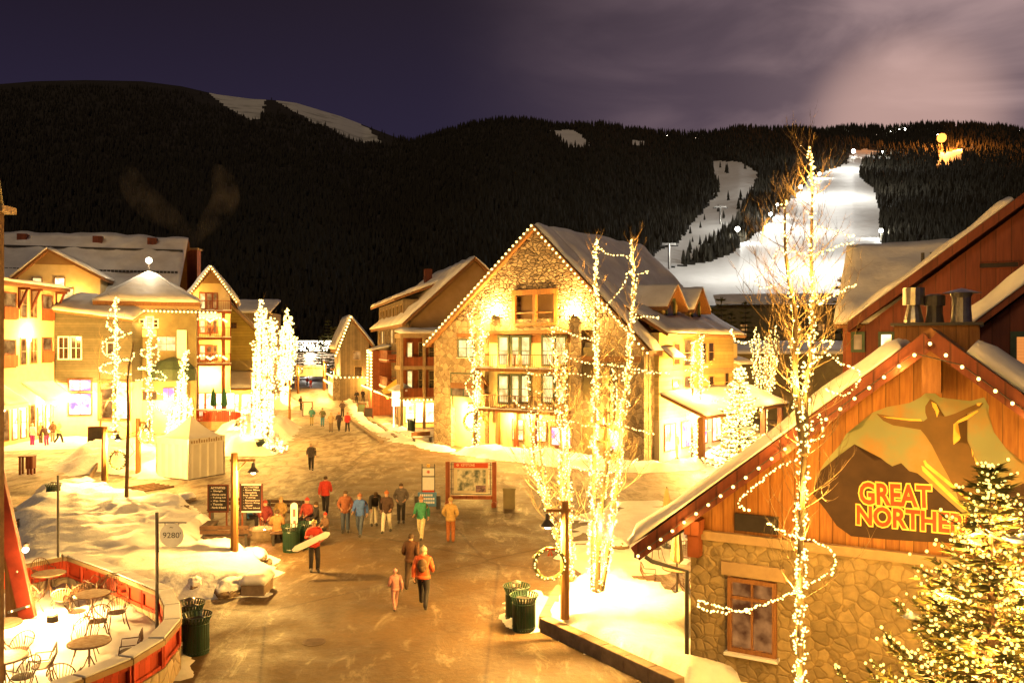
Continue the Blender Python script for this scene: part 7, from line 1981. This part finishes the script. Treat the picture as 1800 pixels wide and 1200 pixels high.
# ---- L: fountain of upright strings
YL = 70
tl = [PL([(1345,768),(1344,720),(a, 670),(b, c)], YL, d) for a, b, c, d in ((1326,1322,600,0),(1330,1328,575,.5),(1336,1335,585,1),(1343,1344,592,0),(1348,1350,590,.6),(1354,1356,582,0),(1358,1364,574,1),(1362,1368,590,.3))]
bare_tree('many-stemmed aspen like a fountain of upright light strings, by the restaurant roof', tl[0][0], tl, .07, 24, 5, 1.2)
lights_on('upright strands of bulbs fanning like a fountain beside the restaurant roof', [], .06, [(q, .05, .5, .17) for q in tl], 50, 3, seed=8)
# ---- left side trees
YA = 66
ta_ = PL([(203,780),(203,700),(205,610),(204,524)], YA)
bare_tree('leftmost lit aspen with wide light loops before the olive siding', ta_[0], [ta_], .12, 31, 16, 2.2)
lights_on('bulbs with wide square loops on the leftmost lit aspen', [(PL([(204,526),(196,545),(188,560),(187,572),(196,580)], YA), .18), (PL([(205,578),(215,586),(229,586)], YA), .15), (PL([(214,592),(196,593),(182,598),(180,615),(186,625),(205,630),(232,632),(236,622)], YA), .18), (PL([(228,632),(205,636),(190,638)], YA), .18), (PL([(188,640),(174,645),(176,652),(196,656),(230,658)], YA), .18)],
    .068, [(ta_, .10, .20, .14)], 90, 1.6, seed=9)
YB = 66
tb_ = PL([(263,782),(263,700),(262,640),(262,576)], YB)
bare_tree('slender lit aspen with spiral loops before the tower building', tb_[0], [tb_], .11, 32, 14, 1.8)
lights_on('bulbs looping round the slender aspen before the tower building', [(PL([(262,580),(270,586),(279,598)], YB), .17), (PL([(276,606),(272,612),(255,612),(246,618),(250,626),(270,622)], YB), .17), (PL([(279,618),(279,636),(268,642),(243,648)], YB), .17), (PL([(243,648),(262,648),(285,655),(292,662)], YB), .17), (PL([(240,668),(262,664),(290,668)], YB), .18), (PL([(250,682),(268,684),(284,694)], YB), .18), (PL([(262,700),(280,720),(292,728)], YB), .18)],
    .065, [(tb_, .10, .20, .14)], 90, 1.6, seed=10)
YC = 58
tc_ = [PL([(306,800),(309,740),(317,690),(321,650),(327,618)], YC), PL([(316,800),(318,740),(320,690)], YC), PL([(296,800),(300,750),(304,715)], YC), PL([(325,800),(328,740),(332,700)], YC)]
bare_tree('lit aspen clump behind the peak of the white tent', tc_[0][0], tc_, .10, 33, 10, 1.0)
lights_on('blazing clump of bulbs just behind the white tent peak', [(PL([(312,672),(325,668),(331,664)], YC), .14)]+[(PL([(290+k*5,790-rr_),(294+k*5,748-rr_*.4),(300+k*4,715+rr_*.5)], YC+.4*k), .13) for k, rr_ in enumerate((0,8,14,20,14,6,10))],
    .065, [(tc_[0], .18, .16, .12), (tc_[1], .3, .14, .12), (tc_[2], .3, .14, .12), (tc_[3], .3, .14, .12)], 130, 1.2, seed=11)
YD = 62
td_ = [PL([(a, 795), (a+b*.3, 690), (c, 600), (d, e)], YD, f) for a, b, c, d, e, f in ((455,2,458,459,528,0),(462,0,464,466,545,.6),(448,0,452,453,552,-.4),(468,2,474,478,560,.4),(460,-2,460,460,570,-.6),(471,3,480,484,575,.5))]
bare_tree('big blazing many-stemmed aspen nearest on the left side of the street', td_[0][0], td_, .12, 34, 9, 1.7)
lights_on('bulbs so dense they burn white on the big aspen left of the street', [(PL([(452,612),(446,620),(448,636),(458,640)], YD), .18), (PL([(478,612),(484,622),(492,618)], YD), .18), (PL([(440,690),(432,720),(430,790)], YD-1), .14), (PL([(450,690),(442,740),(440,792)], YD-1), .14), (PL([(428,700),(424,740),(426,790)], YD-1.3), .15), (PL([(476,700),(480,740),(474,794)], YD-1), .14)],
    .075, [(q, .16, .20, .16) for q in td_]+lit_limbs(td_, 2, .9, 16), 85, 1.7, seed=12)
YE = 104
te_ = [PL([(500, 716), (a, 640), (b, c)], YE, f) for a, b, c, f in ((500,504,543,0),(495,497,575,.6),(506,512,566,-.4),(503,508,556,.3),(512,520,592,.8))]
bare_tree('second blazing aspen further up the left side of the street', te_[0][0], te_, .16, 35, 9, 2.2)
lights_on('bulbs burning white on the further aspen left of the street', [(PL([(490,640),(486,625),(484,600)], YE), .3), (PL([(515,640),(522,620),(520,600)], YE), .3), (PL([(486,700),(482,680),(486,660)], YE), .3), (PL([(478,660),(472,640),(476,620)], YE), .3)],
    .12, [(q, .24, .34, .27) for q in te_]+lit_limbs(te_, 2, 1.5, 12, .16, .3), 170, 2.6, seed=13)
# small low lit shrubs round the trunks
for i, (px, py, r_, lb) in enumerate(((492,700,.9,'low lit shrub at the foot of the further aspen'),(480,788,1.0,'low lit shrub right of the blazing aspen base'),(400,720,.9,'low lit shrub in front of the lit wing deck'))):
    b_ = G(px, py+8); rg = random.Random(i); t = thing('shrub', lb, 'shrub', b_, group='low lit shrubs'); m = MB()
    for k in range(40): twig(m, Vector((rg.uniform(-.2,.2), rg.uniform(-.2,.2), 0)), Vector((rg.uniform(-1,1), rg.uniform(-1,1), 1.1)), r_*1.3, .015, rg, 1, .3, 3)
    obj('twigs', m, BARK, t); m = MB()
    for k in range(90):
        v = Vector((rg.gauss(0,.5), rg.gauss(0,.5), abs(rg.gauss(.5,.3)))).normalized()*r_*rg.uniform(.5,1.1); m.ball(v, .075, seg=5, ring=4)
    lt = thing('string_lights', lb.replace('low lit shrub', 'net of bulbs over the low shrub'), 'string lights', b_, group='string lights wound on the trees'); o = obj('bulbs', m, BULB, lt); o['kind'] = 'stuff'
# unlit bare sapling in front
p_ = G(222, 893); yq = p_.y
bare_tree('bare unlit young tree standing alone in the left snow bank', p_, [[p_, P(224,800,yq), P(226,720,yq), P(223,660,yq), P(236,600,yq)]], .10, 41, 12, 2.0, bark=DKBARK, group='unlit trees', depth=2, nsub=3)
bare_tree('bare unlit tree beside the cream building awnings', GX(150, 70), [PL([(176,780),(178,700),(172,640),(180,590)], 68)], .10, 42, 14, 2.0, bark=BARK, group='unlit trees', depth=1)

# ---- spruces
def spruce(label, base, H, Rb, seed, lit=None, nlayer=26, per=11, power=0, br=.02, snowy=.1, tuft=.16, group='lit spruces', fine=1.0, up0=-.15, bmat=None):
    rg = random.Random(seed); base = Vector(base); t = thing('spruce_tree', label, 'tree', base, group=group)
    m = MB(); m.tube([(0,0,0),(0,0,H*.98)], [H*.018+.02,.01], 7); obj('trunk', m, DKBARK, t)
    vs = []; fs = []; bulbs = []; sn = []; limb = MB()
    def quad(p, d, w_, l_):
        s = d.cross(Vector((rg.uniform(-1,1), rg.uniform(-1,1), rg.uniform(-1,1))))
        if s.length < 1e-3: return
        s = s.normalized()*w_; o = len(vs); q = p+d*l_
        vs.extend([tuple(p-s), tuple(p+s), tuple(q)]); fs.append((o, o+1, o+2))
    for j in range(nlayer):
        f = (j+.5)/nlayer; z = H*(.06+.93*f); rad = Rb*(1-f)**.85*(.86+.22*math.sin(j*2.3+seed))*rg.uniform(.88,1.12)+.04
        n = max(3, int(per*(1-f*.65)))
        for k in range(n):
            a = 2*math.pi*(k+rg.random())/n; L_ = rad*rg.uniform(.6,1.25); d = Vector((math.cos(a), math.sin(a), up0+.55*f))
            d.normalize(); p = Vector((0,0,z)); steps = max(3, int(L_/(tuft*.42))); prev = p.copy(); pts = [p.copy()]
            for s_ in range(steps):
                d = (d+Vector((0,0,.10*(s_/steps)))).normalized(); p = p+d*(L_/steps); pts.append(p.copy())
                g = (s_+1)/steps
                if g < .18: continue
                side = Vector((-math.sin(a), math.cos(a), 0))
                sp_ = tuft*1.6*(1-g*.75)
                for e in range(int(5*fine)):
                    sg = rg.choice((-1,1)); dd = (d*.55+side*sg*rg.uniform(.3,1)+Vector((0,0,rg.uniform(-.35,.15)))).normalized()
                    quad(p+side*sg*rg.uniform(0,sp_*.5), dd, tuft*.13, tuft*rg.uniform(.6,1.25))
                if lit:
                    for e in range(2):
                        if rg.random() < lit: bulbs.append(p+side*rg.uniform(-sp_,sp_)*.8+d*rg.uniform(0,tuft)+Vector((0,0,rg.uniform(-.25,.45)*tuft)))
                if rg.random() < snowy*.12 and g > .4: sn.append((p.copy(), rg.uniform(.6,1.4)*tuft, a))
            limb.tube(pts, [.012]*len(pts), 3, cap=False)
        if j == nlayer-1:
            for e in range(22): bulbs.append(Vector((rg.gauss(0,.22)*H*.06, rg.gauss(0,.22)*H*.06, H*rg.uniform(.88,1.0))))
            for e in range(30): quad(Vector((0,0,H*.95+rg.uniform(-.2,.1)*H*.1)), Vector((rg.uniform(-.5,.5), rg.uniform(-.5,.5), 1)).normalized(), tuft*.1, tuft)
    obj('limbs', limb, DKBARK, t)
    m = MB(); m.add(vs, fs); obj('foliage', m, NEEDLE, t)
    if sn:
        m = MB()
        for p, r_, a in sn: m.ball(p+Vector((0,0,.03)), r_, seg=7, ring=5, sx=1.3, sy=1.0, sz=.35)
        obj('snow_clump', m, SNOW, t, smooth=True)
    if lit:
        lt = thing('string_lights', label+', its bulbs', 'string lights', base, group='string lights wound on the trees')
        m = MB(); [m.ball(p, br*rg.uniform(.75,1.25), seg=6, ring=4) for p in bulbs]; o = obj('bulbs', m, bmat or BULB, lt); o['kind'] = 'stuff'
        lt['label'] = 'warm bulbs all over the '+label.split(' ', 1)[1]
        m = MB(); o = None
        if power:
            for k in range(14):
                a = k*2.4; f = .12+.8*k/14; r_ = Rb*(1-f)*.62+.10; lamp(base.x+r_*math.cos(a), base.y+r_*math.sin(a), base.z+H*f, power*LK, WARM, .04, 'bulb_or_fill_glow')
    return t
spruce('near lit spruce covering the right end of the painted gable', GX(1742, 13.0, 0), P(0, 812, 13.0).z, 2.25, 51, lit=.55, nlayer=32, per=12, power=44, br=.024, tuft=.22, fine=1.2, snowy=.05, bmat=BULBG)
spruce('mid lit spruce glowing behind the snowy restaurant eave', GX(1300, 50, 0), P(0, 648, 50).z, 1.75, 52, lit=.75, nlayer=22, per=11, power=80, br=.055, tuft=.32)
k_ = 0
for (px, Y, py, rb, lb) in ((1252,150,540,3.2,'dark spruce just right of the second dormer'),(1268,150,522,3.4,'taller dark spruce right of the dormers'),(1286,170,548,3.2,'dark spruce before the lift building at the slope foot'),
                            (1310,165,528,3.5,'dark spruce left of the tallest aspen in front of the lift building'),(1480,110,485,2.4,'thin dark spruce beside the grey snow roof edge'),
                            (566,210,590,3.0,'dark spruce before the bright shelter at the street end'),(523,180,600,2.6,'dark spruce left of the banner at the street end'),(590,190,575,3.4,'dark spruce at the end of the street left of the steep house'),
                            (577,240,562,3.6,'pointed dark spruce behind the street end shelter')):
    b = GX(px, Y, 0); spruce(lb, b, P(0, py, Y).z, rb, 60+k_, None, nlayer=16, per=10, tuft=.9, group='unlit dark spruces', snowy=0, fine=.8); k_ += 1
bare_tree('bare dark tree beyond the banner at the street end', GX(600,170), [[GX(600,170), P(600,620,170), P(597,560,170)]], .25, 71, 18, 4.0, bark=DKBARK, group='unlit trees')
# ================================================================== PEOPLE
def pose(kind):
    J = dict(pel=(0,0,.95), sp=(0,0,1.14), ch=(0,0,1.36), nk=(0,-.005,1.495), hd=(0,-.02,1.60), ht=(0,-.01,1.70),
             shL=(.175,0,1.41), elL=(.25,.03,1.15), wrL=(.255,-.07,.92), paL=(.25,-.10,.85), shR=(-.175,0,1.41), elR=(-.25,.03,1.15), wrR=(-.255,-.07,.92), paR=(-.25,-.10,.85),
             hpL=(.09,0,.90), knL=(.10,-.02,.50), anL=(.10,.02,.10), toL=(.11,-.14,.045), hpR=(-.09,0,.90), knR=(-.10,-.02,.50), anR=(-.10,.02,.10), toR=(-.11,-.14,.045))
    if kind in ('walk', 'walk_b'):
        s = 1 if kind == 'walk' else -1
        a, b = ('L', 'R') if s > 0 else ('R', 'L')
        sx = {'L': 1, 'R': -1}
        J['kn'+a] = (.10*sx[a], -.20, .52); J['an'+a] = (.10*sx[a], -.27, .13); J['to'+a] = (.11*sx[a], -.42, .10)
        J['kn'+b] = (.10*sx[b], .02, .49); J['an'+b] = (.10*sx[b], .26, .16); J['to'+b] = (.10*sx[b], .17, .045)
        J['el'+a] = (.24*sx[a], .13, 1.17); J['wr'+a] = (.25*sx[a], .12, .93); J['pa'+a] = (.25*sx[a], .10, .85)
        J['el'+b] = (.24*sx[b], -.04, 1.15); J['wr'+b] = (.22*sx[b], -.24, 1.02); J['pa'+b] = (.21*sx[b], -.32, 1.00)
        for k in ('ch', 'nk', 'hd', 'ht', 'shL', 'shR'): x, y, z = J[k]; J[k] = (x, y-.04, z-.01)
    if kind == 'pocket':
        for a, sx in (('L', 1), ('R', -1)): J['el'+a] = (.29*sx, .07, 1.16); J['wr'+a] = (.19*sx, -.08, 1.02); J['pa'+a] = (.15*sx, -.12, .98)
    if kind == 'carry':
        J['elR'] = (-.26,-.02,1.17); J['wrR'] = (-.20,-.22,1.22); J['paR'] = (-.15,-.28,1.25); J['elL'] = (.27,-.03,1.16); J['wrL'] = (.20,-.24,1.08); J['paL'] = (.15,-.30,1.08)
        J['knL'] = (.11,-.12,.51); J['anL'] = (.10,-.12,.11); J['toL'] = (.11,-.28,.05)
    if kind == 'bend':
        def rot(k, c, a):
            x, y, z = J[k]; y -= c[1]; z -= c[2]; J[k] = (x, y*math.cos(a)+z*-math.sin(a)+c[1], y*math.sin(a)+z*math.cos(a)+c[2])
        for k in ('sp','ch','nk','hd','ht','shL','shR','elL','elR','wrL','wrR','paL','paR'): rot(k, (0,0,.95), .75)
        for a, sx in (('L', 1), ('R', -1)): ex, ey, ez = J['sh'+a]; J['el'+a] = (ex+.05*sx, ey-.06, ez-.27); J['wr'+a] = (ex+.03*sx, ey-.16, ez-.48); J['pa'+a] = (ex+.02*sx, ey-.20, ez-.55)
    if kind == 'sit':
        dz = -.43
        for k in ('pel','sp','ch','nk','hd','ht','shL','shR','elL','elR','wrL','wrR','paL','paR','hpL','hpR'): x, y, z = J[k]; J[k] = (x, y, z+dz)
        for a, sx in (('L', 1), ('R', -1)):
            J['kn'+a] = (.13*sx,-.42,.50); J['an'+a] = (.13*sx,-.44,.10); J['to'+a] = (.14*sx,-.60,.045)
            J['el'+a] = (.25*sx,-.05,.74); J['wr'+a] = (.16*sx,-.27,.64); J['pa'+a] = (.12*sx,-.34,.61)
    return J
RAD = dict(pel=(.155,.115), sp=(.135,.10), ch=(.165,.115), nk=(.052,.055), hd=(.078,.095), ht=(.062,.075), sh=.062, el=.046, wr=.030, pa=.036, hp=.088, kn=.058, an=.042, to=.038)
EDG = [('pel','sp','torso'),('sp','ch','torso'),('ch','nk','neck'),('nk','hd','head'),('hd','ht','head')]
for a in 'LR': EDG += [('ch','sh'+a,'torso'),('sh'+a,'el'+a,'arm'),('el'+a,'wr'+a,'arm'),('wr'+a,'pa'+a,'hand'),('pel','hp'+a,'leg'),('hp'+a,'kn'+a,'leg'),('kn'+a,'an'+a,'leg'),('an'+a,'to'+a,'foot')]
PROTO = {}
def proto(kind):
    if kind in PROTO: return PROTO[kind]
    J = pose(kind); keys = list(J); me = bpy.data.meshes.new('skeleton')
    me.from_pydata([J[k] for k in keys], [(keys.index(a), keys.index(b)) for a, b, _ in EDG], []); me.update()
    o = bpy.data.objects.new('skeleton', me); col.objects.link(o)
    o.modifiers.new('skin', 'SKIN'); sv = me.skin_vertices[0].data
    for i, k in enumerate(keys):
        r = RAD.get(k) or RAD[k[:2]]; sv[i].radius = r if isinstance(r, tuple) else (r, r); sv[i].use_root = (k == 'pel')
    sb = o.modifiers.new('sub', 'SUBSURF'); sb.levels = 1; sb.render_levels = 1
    bpy.context.view_layer.update()
    ev = o.evaluated_get(bpy.context.evaluated_depsgraph_get()); m2 = bpy.data.meshes.new_from_object(ev)
    V_ = np.array([v.co[:] for v in m2.vertices]); Nn = np.array([v.normal[:] for v in m2.vertices]); F_ = [tuple(p.vertices) for p in m2.polygons]
    bpy.data.objects.remove(o)
    reg = []
    for f in F_:
        c = V_[list(f)].mean(0); best = None
        for a, b, g in EDG:
            A_, B_ = np.array(J[a]), np.array(J[b]); d = B_-A_; t_ = np.clip(((c-A_)@d)/(d@d), 0, 1); q = np.linalg.norm(c-A_-t_*d)
            w_ = {'torso': .07, 'leg': .02, 'neck': .0, 'head': .03}.get(g, 0)
            if best is None or q-w_ < best[0]: best = (q-w_, g)
        reg.append(best[1])
    # hands: four unequal bent fingers and a thumb rooted in each palm
    fm = MB()
    for a, sx in (('L', 1), ('R', -1)):
        w3, p3 = Vector(J['wr'+a]), Vector(J['pa'+a]); d = (p3-w3).normalized(); s_ = d.cross(Vector((sx,0,0))); s_ = (s_ if s_.length > .2 else d.cross(Vector((0,1,0)))).normalized(); cu = s_.cross(d).normalized()*-sx
        for k, ln in enumerate((.070,.080,.075,.058)):
            b = p3+s_*((k-1.5)*.020)+d*.01; fm.tube([b, b+d*ln*.45, b+d*ln*.8+cu*ln*.2, b+d*ln*.95+cu*ln*.5], [.010,.0095,.009,.006], 5)
        b = p3-s_*.03-d*.03; fm.tube([b, b-s_*.025+d*.02, b-s_*.03+d*.05], [.011,.010,.007], 5)
    PROTO[kind] = (V_, Nn, F_, reg, fm, J)
    return PROTO[kind]
def sub(V_, Nn, F_, reg, keep, infl, name, m_):
    fs = [f for f, r in zip(F_, reg) if r in keep]; us = sorted({i for f in fs for i in f}); rm = {u: k for k, u in enumerate(us)}
    me = bpy.data.meshes.new(name); me.from_pydata([tuple(V_[u]+Nn[u]*infl) for u in us], [], [tuple(rm[i] for i in f) for f in fs])
    me.materials.append(m_); me.polygons.foreach_set('use_smooth', [True]*len(fs)); me.update(); return me
CM = {}
def cloth(c):
    if c not in CM: CM[c] = mat('fabric', c, tuple(x*.72 for x in c), rough=.8, scale=14, bump=.25, bscale=9, dist=.02)
    return CM[c]
SKINM = mat('skin', (0.55,0.32,0.20), (0.48,0.27,0.17), rough=.55, scale=8)
HAIR = mat('hair', (0.05,0.03,0.015), (0.08,0.045,0.02), rough=.6, scale=20)
MC = {}
def person(px, py, kind, face_deg, jac, pan, hat, label, s=1.0, z=0.0, group=None, base=None):
    b = G(px, py) if base is None else base
    V_, Nn, F_, reg, fm, J = proto(kind)
    t = thing('person', label, 'person', (b.x, b.y, z), R(face_deg), group); t.scale = (s, s, s)
    def link(nm, key, fn):
        if key not in MC: MC[key] = fn()
        o = bpy.data.objects.new(nm, MC[key]); o.parent = t; col.objects.link(o)
    def body():
        mb = MB(); mb.add([tuple(v) for v in V_], F_); mb.add(fm.v, fm.f); h = Vector(J['hd'])
        mb.add([(h.x-.012,h.y-.088,h.z-.01),(h.x+.012,h.y-.088,h.z-.01),(h.x,h.y-.088,h.z+.03),(h.x,h.y-.115,h.z-.008)], [(0,1,3),(1,2,3),(2,0,3)])
        for sx in (-1,1): mb.ball((h.x+sx*.078,h.y+.0,h.z), .018, seg=6, ring=4, sx=.5)
        me = mb.mesh('body', [SKINM], True); return me
    link('body', ('b', kind), body)
    def eyes():
        mb = MB(); h = Vector(J['hd'])
        for sx in (-1,1): mb.ball((h.x+sx*.03,h.y-.083,h.z+.022), .009, seg=6, ring=4)
        mb.box(h.x-.022,h.x+.022,h.y-.093,h.y-.08,h.z-.042,h.z-.036); return mb.mesh('eyes_and_mouth', [HAIR])
    link('eyes_and_mouth', ('e', kind), eyes)
    link('jacket', ('j', kind, jac), lambda: sub(V_, Nn, F_, reg, ('torso','arm'), .032, 'jacket', cloth(jac)))
    link('trousers', ('t', kind, pan), lambda: sub(V_, Nn, F_, reg, ('leg',), .026, 'trousers', cloth(pan)))
    link('boots', ('s', kind), lambda: sub(V_, Nn, F_, reg, ('foot',), .022, 'boots', DARKM))
    def hatf():
        mb = MB(); h = Vector(J['hd']); ax = (Vector(J['ht'])-h).normalized()
        prof = [(.100,.035),(.104,.06),(.092,.115),(.05,.155),(.0,.165)] if hat else [(.093,.0),(.099,.04),(.090,.10),(.045,.135),(0,.14)]
        k = MB(); k.lathe(prof, n=12); q = ax.to_track_quat('Z', 'Y').to_matrix().to_4x4()
        mb.add([tuple((q @ Vector(v))+h+Vector((0,.012,0))) for v in k.v], k.f)
        if hat: mb.ball(tuple(h+ax*.175), .028, seg=6, ring=4)
        return mb.mesh('hat' if hat else 'hair', [cloth(hat) if hat else HAIR], True)
    if int(px) % 5 in (1, 4) and kind != 'sit':
        def pack():
            c = Vector(J['ch']); mb = MB(); mb.ball((c.x, c.y+.19, c.z-.10), .16, seg=10, ring=7, sx=.9, sy=.55, sz=1.25); mb.box(c.x-.08, c.x+.08, c.y+.24, c.y+.30, c.z-.24, c.z-.10); return mb.mesh('backpack', [DKBARK], True)
        link('backpack', ('p', kind), pack)
    def hem():
        c = Vector(J['pel']); mb = MB(); mb.lathe([(.19,-.10),(.205,-.08),(.20,.0)], n=14); mb.v = [(x+c.x, y*.72+c.y, z+c.z) for x, y, z in mb.v]; n_ = Vector(J['nk']); mb.tube([n_+Vector((.085*math.cos(a*.63), .085*math.sin(a*.63), 0)) for a in range(11)], .03, 6, cap=False); return mb.mesh('collar_and_hem', [cloth(jac)], True)
    link('collar_and_hem', ('c', kind, jac), hem)
    link('hat' if hat else 'hair', ('h', kind, hat), hatf)
    return t
BLK = (.03,.025,.025); DKB = (.10,.05,.03); JEAN = (.07,.09,.14); PALE = (.62,.56,.45); REDJ = (.55,.05,.03); ORJ = (.65,.12,.04)
cr = 'people crossing the plaza'
person(572, 903, 'walk', 185, REDJ, BLK, None, 'person in a bright red jacket and dark trousers walking away, leftmost of the crossing group', group=cr)
person(607, 936, 'pocket', 10, (.28,.10,.05), JEAN, None, 'person in a rust brown jacket and jeans, hands in pockets, facing the camera', group=cr)
person(633, 943, 'walk', -8, (.06,.13,.42), JEAN, (.3,.12,.06), 'person in a blue jacket and jeans between the brown and black clad walkers', group=cr)
person(657, 924, 'bend', 20, BLK, PALE, None, 'person in a black top and pale trousers bending forward', group=cr)
person(680, 937, 'walk_b', -5, (.07,.04,.03), PALE, (.45,.15,.05), 'person in a dark brown jacket and pale trousers with an orange hat', group=cr)
person(705, 919, 'pocket', 5, (.12,.10,.09), BLK, None, 'person dressed all in dark grey, right end of the tight group', group=cr)
person(741, 949, 'walk', -15, (.05,.24,.13), (.60,.50,.30), (.35,.2,.12), 'person in a green jacket and cream trousers before the blue sign', group=cr)
person(792, 953, 'pocket', 170, (.38,.24,.08), (.30,.10,.03), (.4,.28,.1), 'person in a tan coat and rust trousers below the map board', group=cr)
p9 = person(552, 1004, 'carry', 25, REDJ, BLK, (.40,.30,.14), 'person in a red and white jacket carrying a board by the green trash can', group=cr)
person(722, 1034, 'walk_b', 178, (.11,.05,.025), (.06,.035,.02), None, 'person in dark brown walking away beside the orange coat', group=cr)
person(744, 1069, 'walk', 176, ORJ, BLK, (.5,.42,.28), 'person in a long orange coat and pale hat walking away, nearest adult', group=cr, s=1.03)
person(695, 1072, 'walk_b', 205, (.62,.26,.20), (.55,.28,.22), (.55,.30,.26), 'child in pale pink snow clothes beside the adult in the orange coat', group=cr, s=.68)
bd = thing('snowboard', 'white board held by the person in the red and white jacket', 'snowboard', G(552,1004)+Vector((-.02,-.32,1.08)), R(25)); m = MB()
m.tube([(-.62,0,-.22),(-.5,0,-.18),(.5,0,.20),(.62,0,.24)], [.04,.11,.11,.04], 8); m.v = [(x, y*.18-.02, z) for x, y, z in m.v]; obj('deck', m, WHITEP, bd)
st_ = 'people seated at the fire pit'
def seat(px, py, f_, *a, **k): return person(px, py, 'sit', f_, *a, group=st_, z=-.02, **k)
seat(442, 926, 60, (.08,.32,.50), BLK, None, 'person in a light blue jacket sitting under the right menu board')
seat(466, 934, 20, (.13,.02,.02), (.06,.03,.02), (.3,.05,.03), 'person in a dark maroon jacket sitting low by the fire pit')
seat(494, 927, -10, (.30,.20,.07), DKB, (.35,.24,.1), 'person in an olive tan jacket and hood sitting left of the upright snowboard')
seat(487, 953, 190, (.33,.17,.07), DKB, None, 'person in a brown jacket sitting with back to the camera by the fire pit')
seat(540, 929, -20, (.35,.06,.04), BLK, (.5,.05,.03), 'person in a red jacket and red hat sitting behind the green trash can')
seat(556, 936, -70, BLK, BLK, None, 'person in black leaning on the far side of the green trash can')
person(572, 944, 'sit', -40, (.18,.10,.06), BLK, (.6,.05,.03), 'small child with a bright red hat sitting right of the trash cans', s=.75, group=st_)
sg = 'people far up the street'
person(547, 827, 'walk', 10, (.10,.08,.07), BLK, (.5,.42,.3), 'lone person in dark clothes and pale hat in the middle of the plaza', s=.98)
person(548, 747, 'pocket', 0, (.10,.32,.28), (.55,.42,.16), None, 'person in a teal jacket and yellow trousers, leftmost of the street group', group=sg)
person(567, 749, 'carry', 5, (.14,.14,.07), (.08,.28,.42), (.10,.10,.06), 'person in an olive jacket and light blue trousers in the street group', group=sg)
person(582, 759, 'pocket', 0, (.48,.36,.20), (.30,.22,.15), (.5,.4,.22), 'person in a tan jacket in the street group', group=sg)
person(596, 758, 'walk', -5, (.05,.035,.04), BLK, (.4,.2,.1), 'person in a black jacket in the street group beside the red one', group=sg)
person(611, 759, 'walk_b', 0, (.60,.05,.05), BLK, (.5,.1,.06), 'person in a red jacket, rightmost of the street group', group=sg)
person(602, 732, 'pocket', 180, (.09,.06,.05), BLK, None, 'dark clad person walking behind the street group', group=sg)
person(529, 721, 'pocket', 80, (.07,.05,.04), BLK, None, 'dark clad person left of the sandwich board in the street', group=sg)
person(540, 678, 'walk', 0, (.60,.05,.04), BLK, None, 'far person in red, left of a pair at the street end', group=sg)
person(546, 682, 'walk_b', 0, (.65,.07,.04), (.35,.05,.04), None, 'far person in red, right of a pair at the street end', group=sg)
person(627, 709, 'pocket', 0, BLK, BLK, None, 'dark clad person on the right pavement beside another', group=sg)
person(638, 706, 'walk', 20, (.06,.04,.04), BLK, None, 'dark clad person on the right pavement by the stair bay', group=sg)
person(626, 690, 'walk', 0, (.55,.05,.10), DKB, None, 'far person in crimson under the steep roofed house lights', group=sg)
lg = 'people by the left shop windows'
person(57, 784, 'pocket', 170, (.70,.62,.58), (.60,.06,.35), (.6,.5,.4), 'person in a white jacket and hot pink ski trousers at the shop awning', group=lg)
person(72, 781, 'pocket', -20, (.55,.45,.15), (.20,.14,.08), (.5,.4,.2), 'person in a yellow jacket between the two in pink trousers', group=lg)
person(82, 784, 'bend', 240, (.10,.05,.04), (.62,.08,.32), None, 'person in a dark jacket and pink trousers bending over', group=lg)
person(93, 778, 'pocket', 60, (.20,.10,.06), (.5,.4,.3), None, 'person in brown standing behind the bending one at the shop', group=lg)
person(103, 780, 'walk', 90, (.66,.60,.30), BLK, (.7,.65,.5), 'person in a pale yellow jacket and black trousers stepping right', group=lg)
person(1188, 806, 'pocket', 30, (.05,.04,.04), BLK, None, 'dark clad person between the posts of the snowy porch')
person(1136, 806, 'pocket', 10, (.12,.05,.03), BLK, None, 'person in dark red at the stone corner of the porch')
# ================================================================== SMOKE over the lodge chimney
def smoke(path, radii, dens, name='smoke'):
    m = bpy.data.materials.new('chimney_smoke'); m.use_nodes = True; t = m.node_tree; t.nodes.clear(); n = t.nodes.new; l = t.links.new
    o_ = n('ShaderNodeOutputMaterial'); pv = n('ShaderNodeVolumePrincipled'); pv.inputs['Color'].default_value = (.8,.72,.62,1); pv.inputs['Anisotropy'].default_value = .1
    tc_ = n('ShaderNodeTexCoord'); nz_ = n('ShaderNodeTexNoise'); nz_.inputs['Scale'].default_value = .45; nz_.inputs['Detail'].default_value = 4; l(tc_.outputs['Object'], nz_.inputs['Vector'])
    r = n('ShaderNodeMapRange'); r.inputs[1].default_value = .36; r.inputs[2].default_value = .85; r.inputs[3].default_value = 0; r.inputs[4].default_value = dens; l(nz_.outputs['Fac'], r.inputs[0])
    l(r.outputs[0], pv.inputs['Density']); l(pv.outputs[0], o_.inputs['Volume'])
    b = MB(); b.tube([Vector(p)-Vector(path[0]) for p in smoothline(path, 2)], list(np.interp(np.linspace(0, 1, len(smoothline(path, 2))), np.linspace(0, 1, len(radii)), radii)), 12)
    o = obj(name, b, m); o.location = path[0]; o['kind'] = 'stuff'; o['label'] = 'pale smoke drifting up from the lodge chimney'; o['category'] = 'smoke'
YS = 92
smoke([P(341,436,YS), P(352,410,YS), P(372,385,YS), P(398,355,YS), P(396,325,YS), P(380,290,YS)], [.35,.8,1.2,1.6,1.4,.3], .05)
smoke([P(338,434,YS), P(325,405,YS), P(300,385,YS), P(262,360,YS), P(235,330,YS), P(225,290,YS)], [.35,.8,1.3,1.8,1.5,.3], .038)
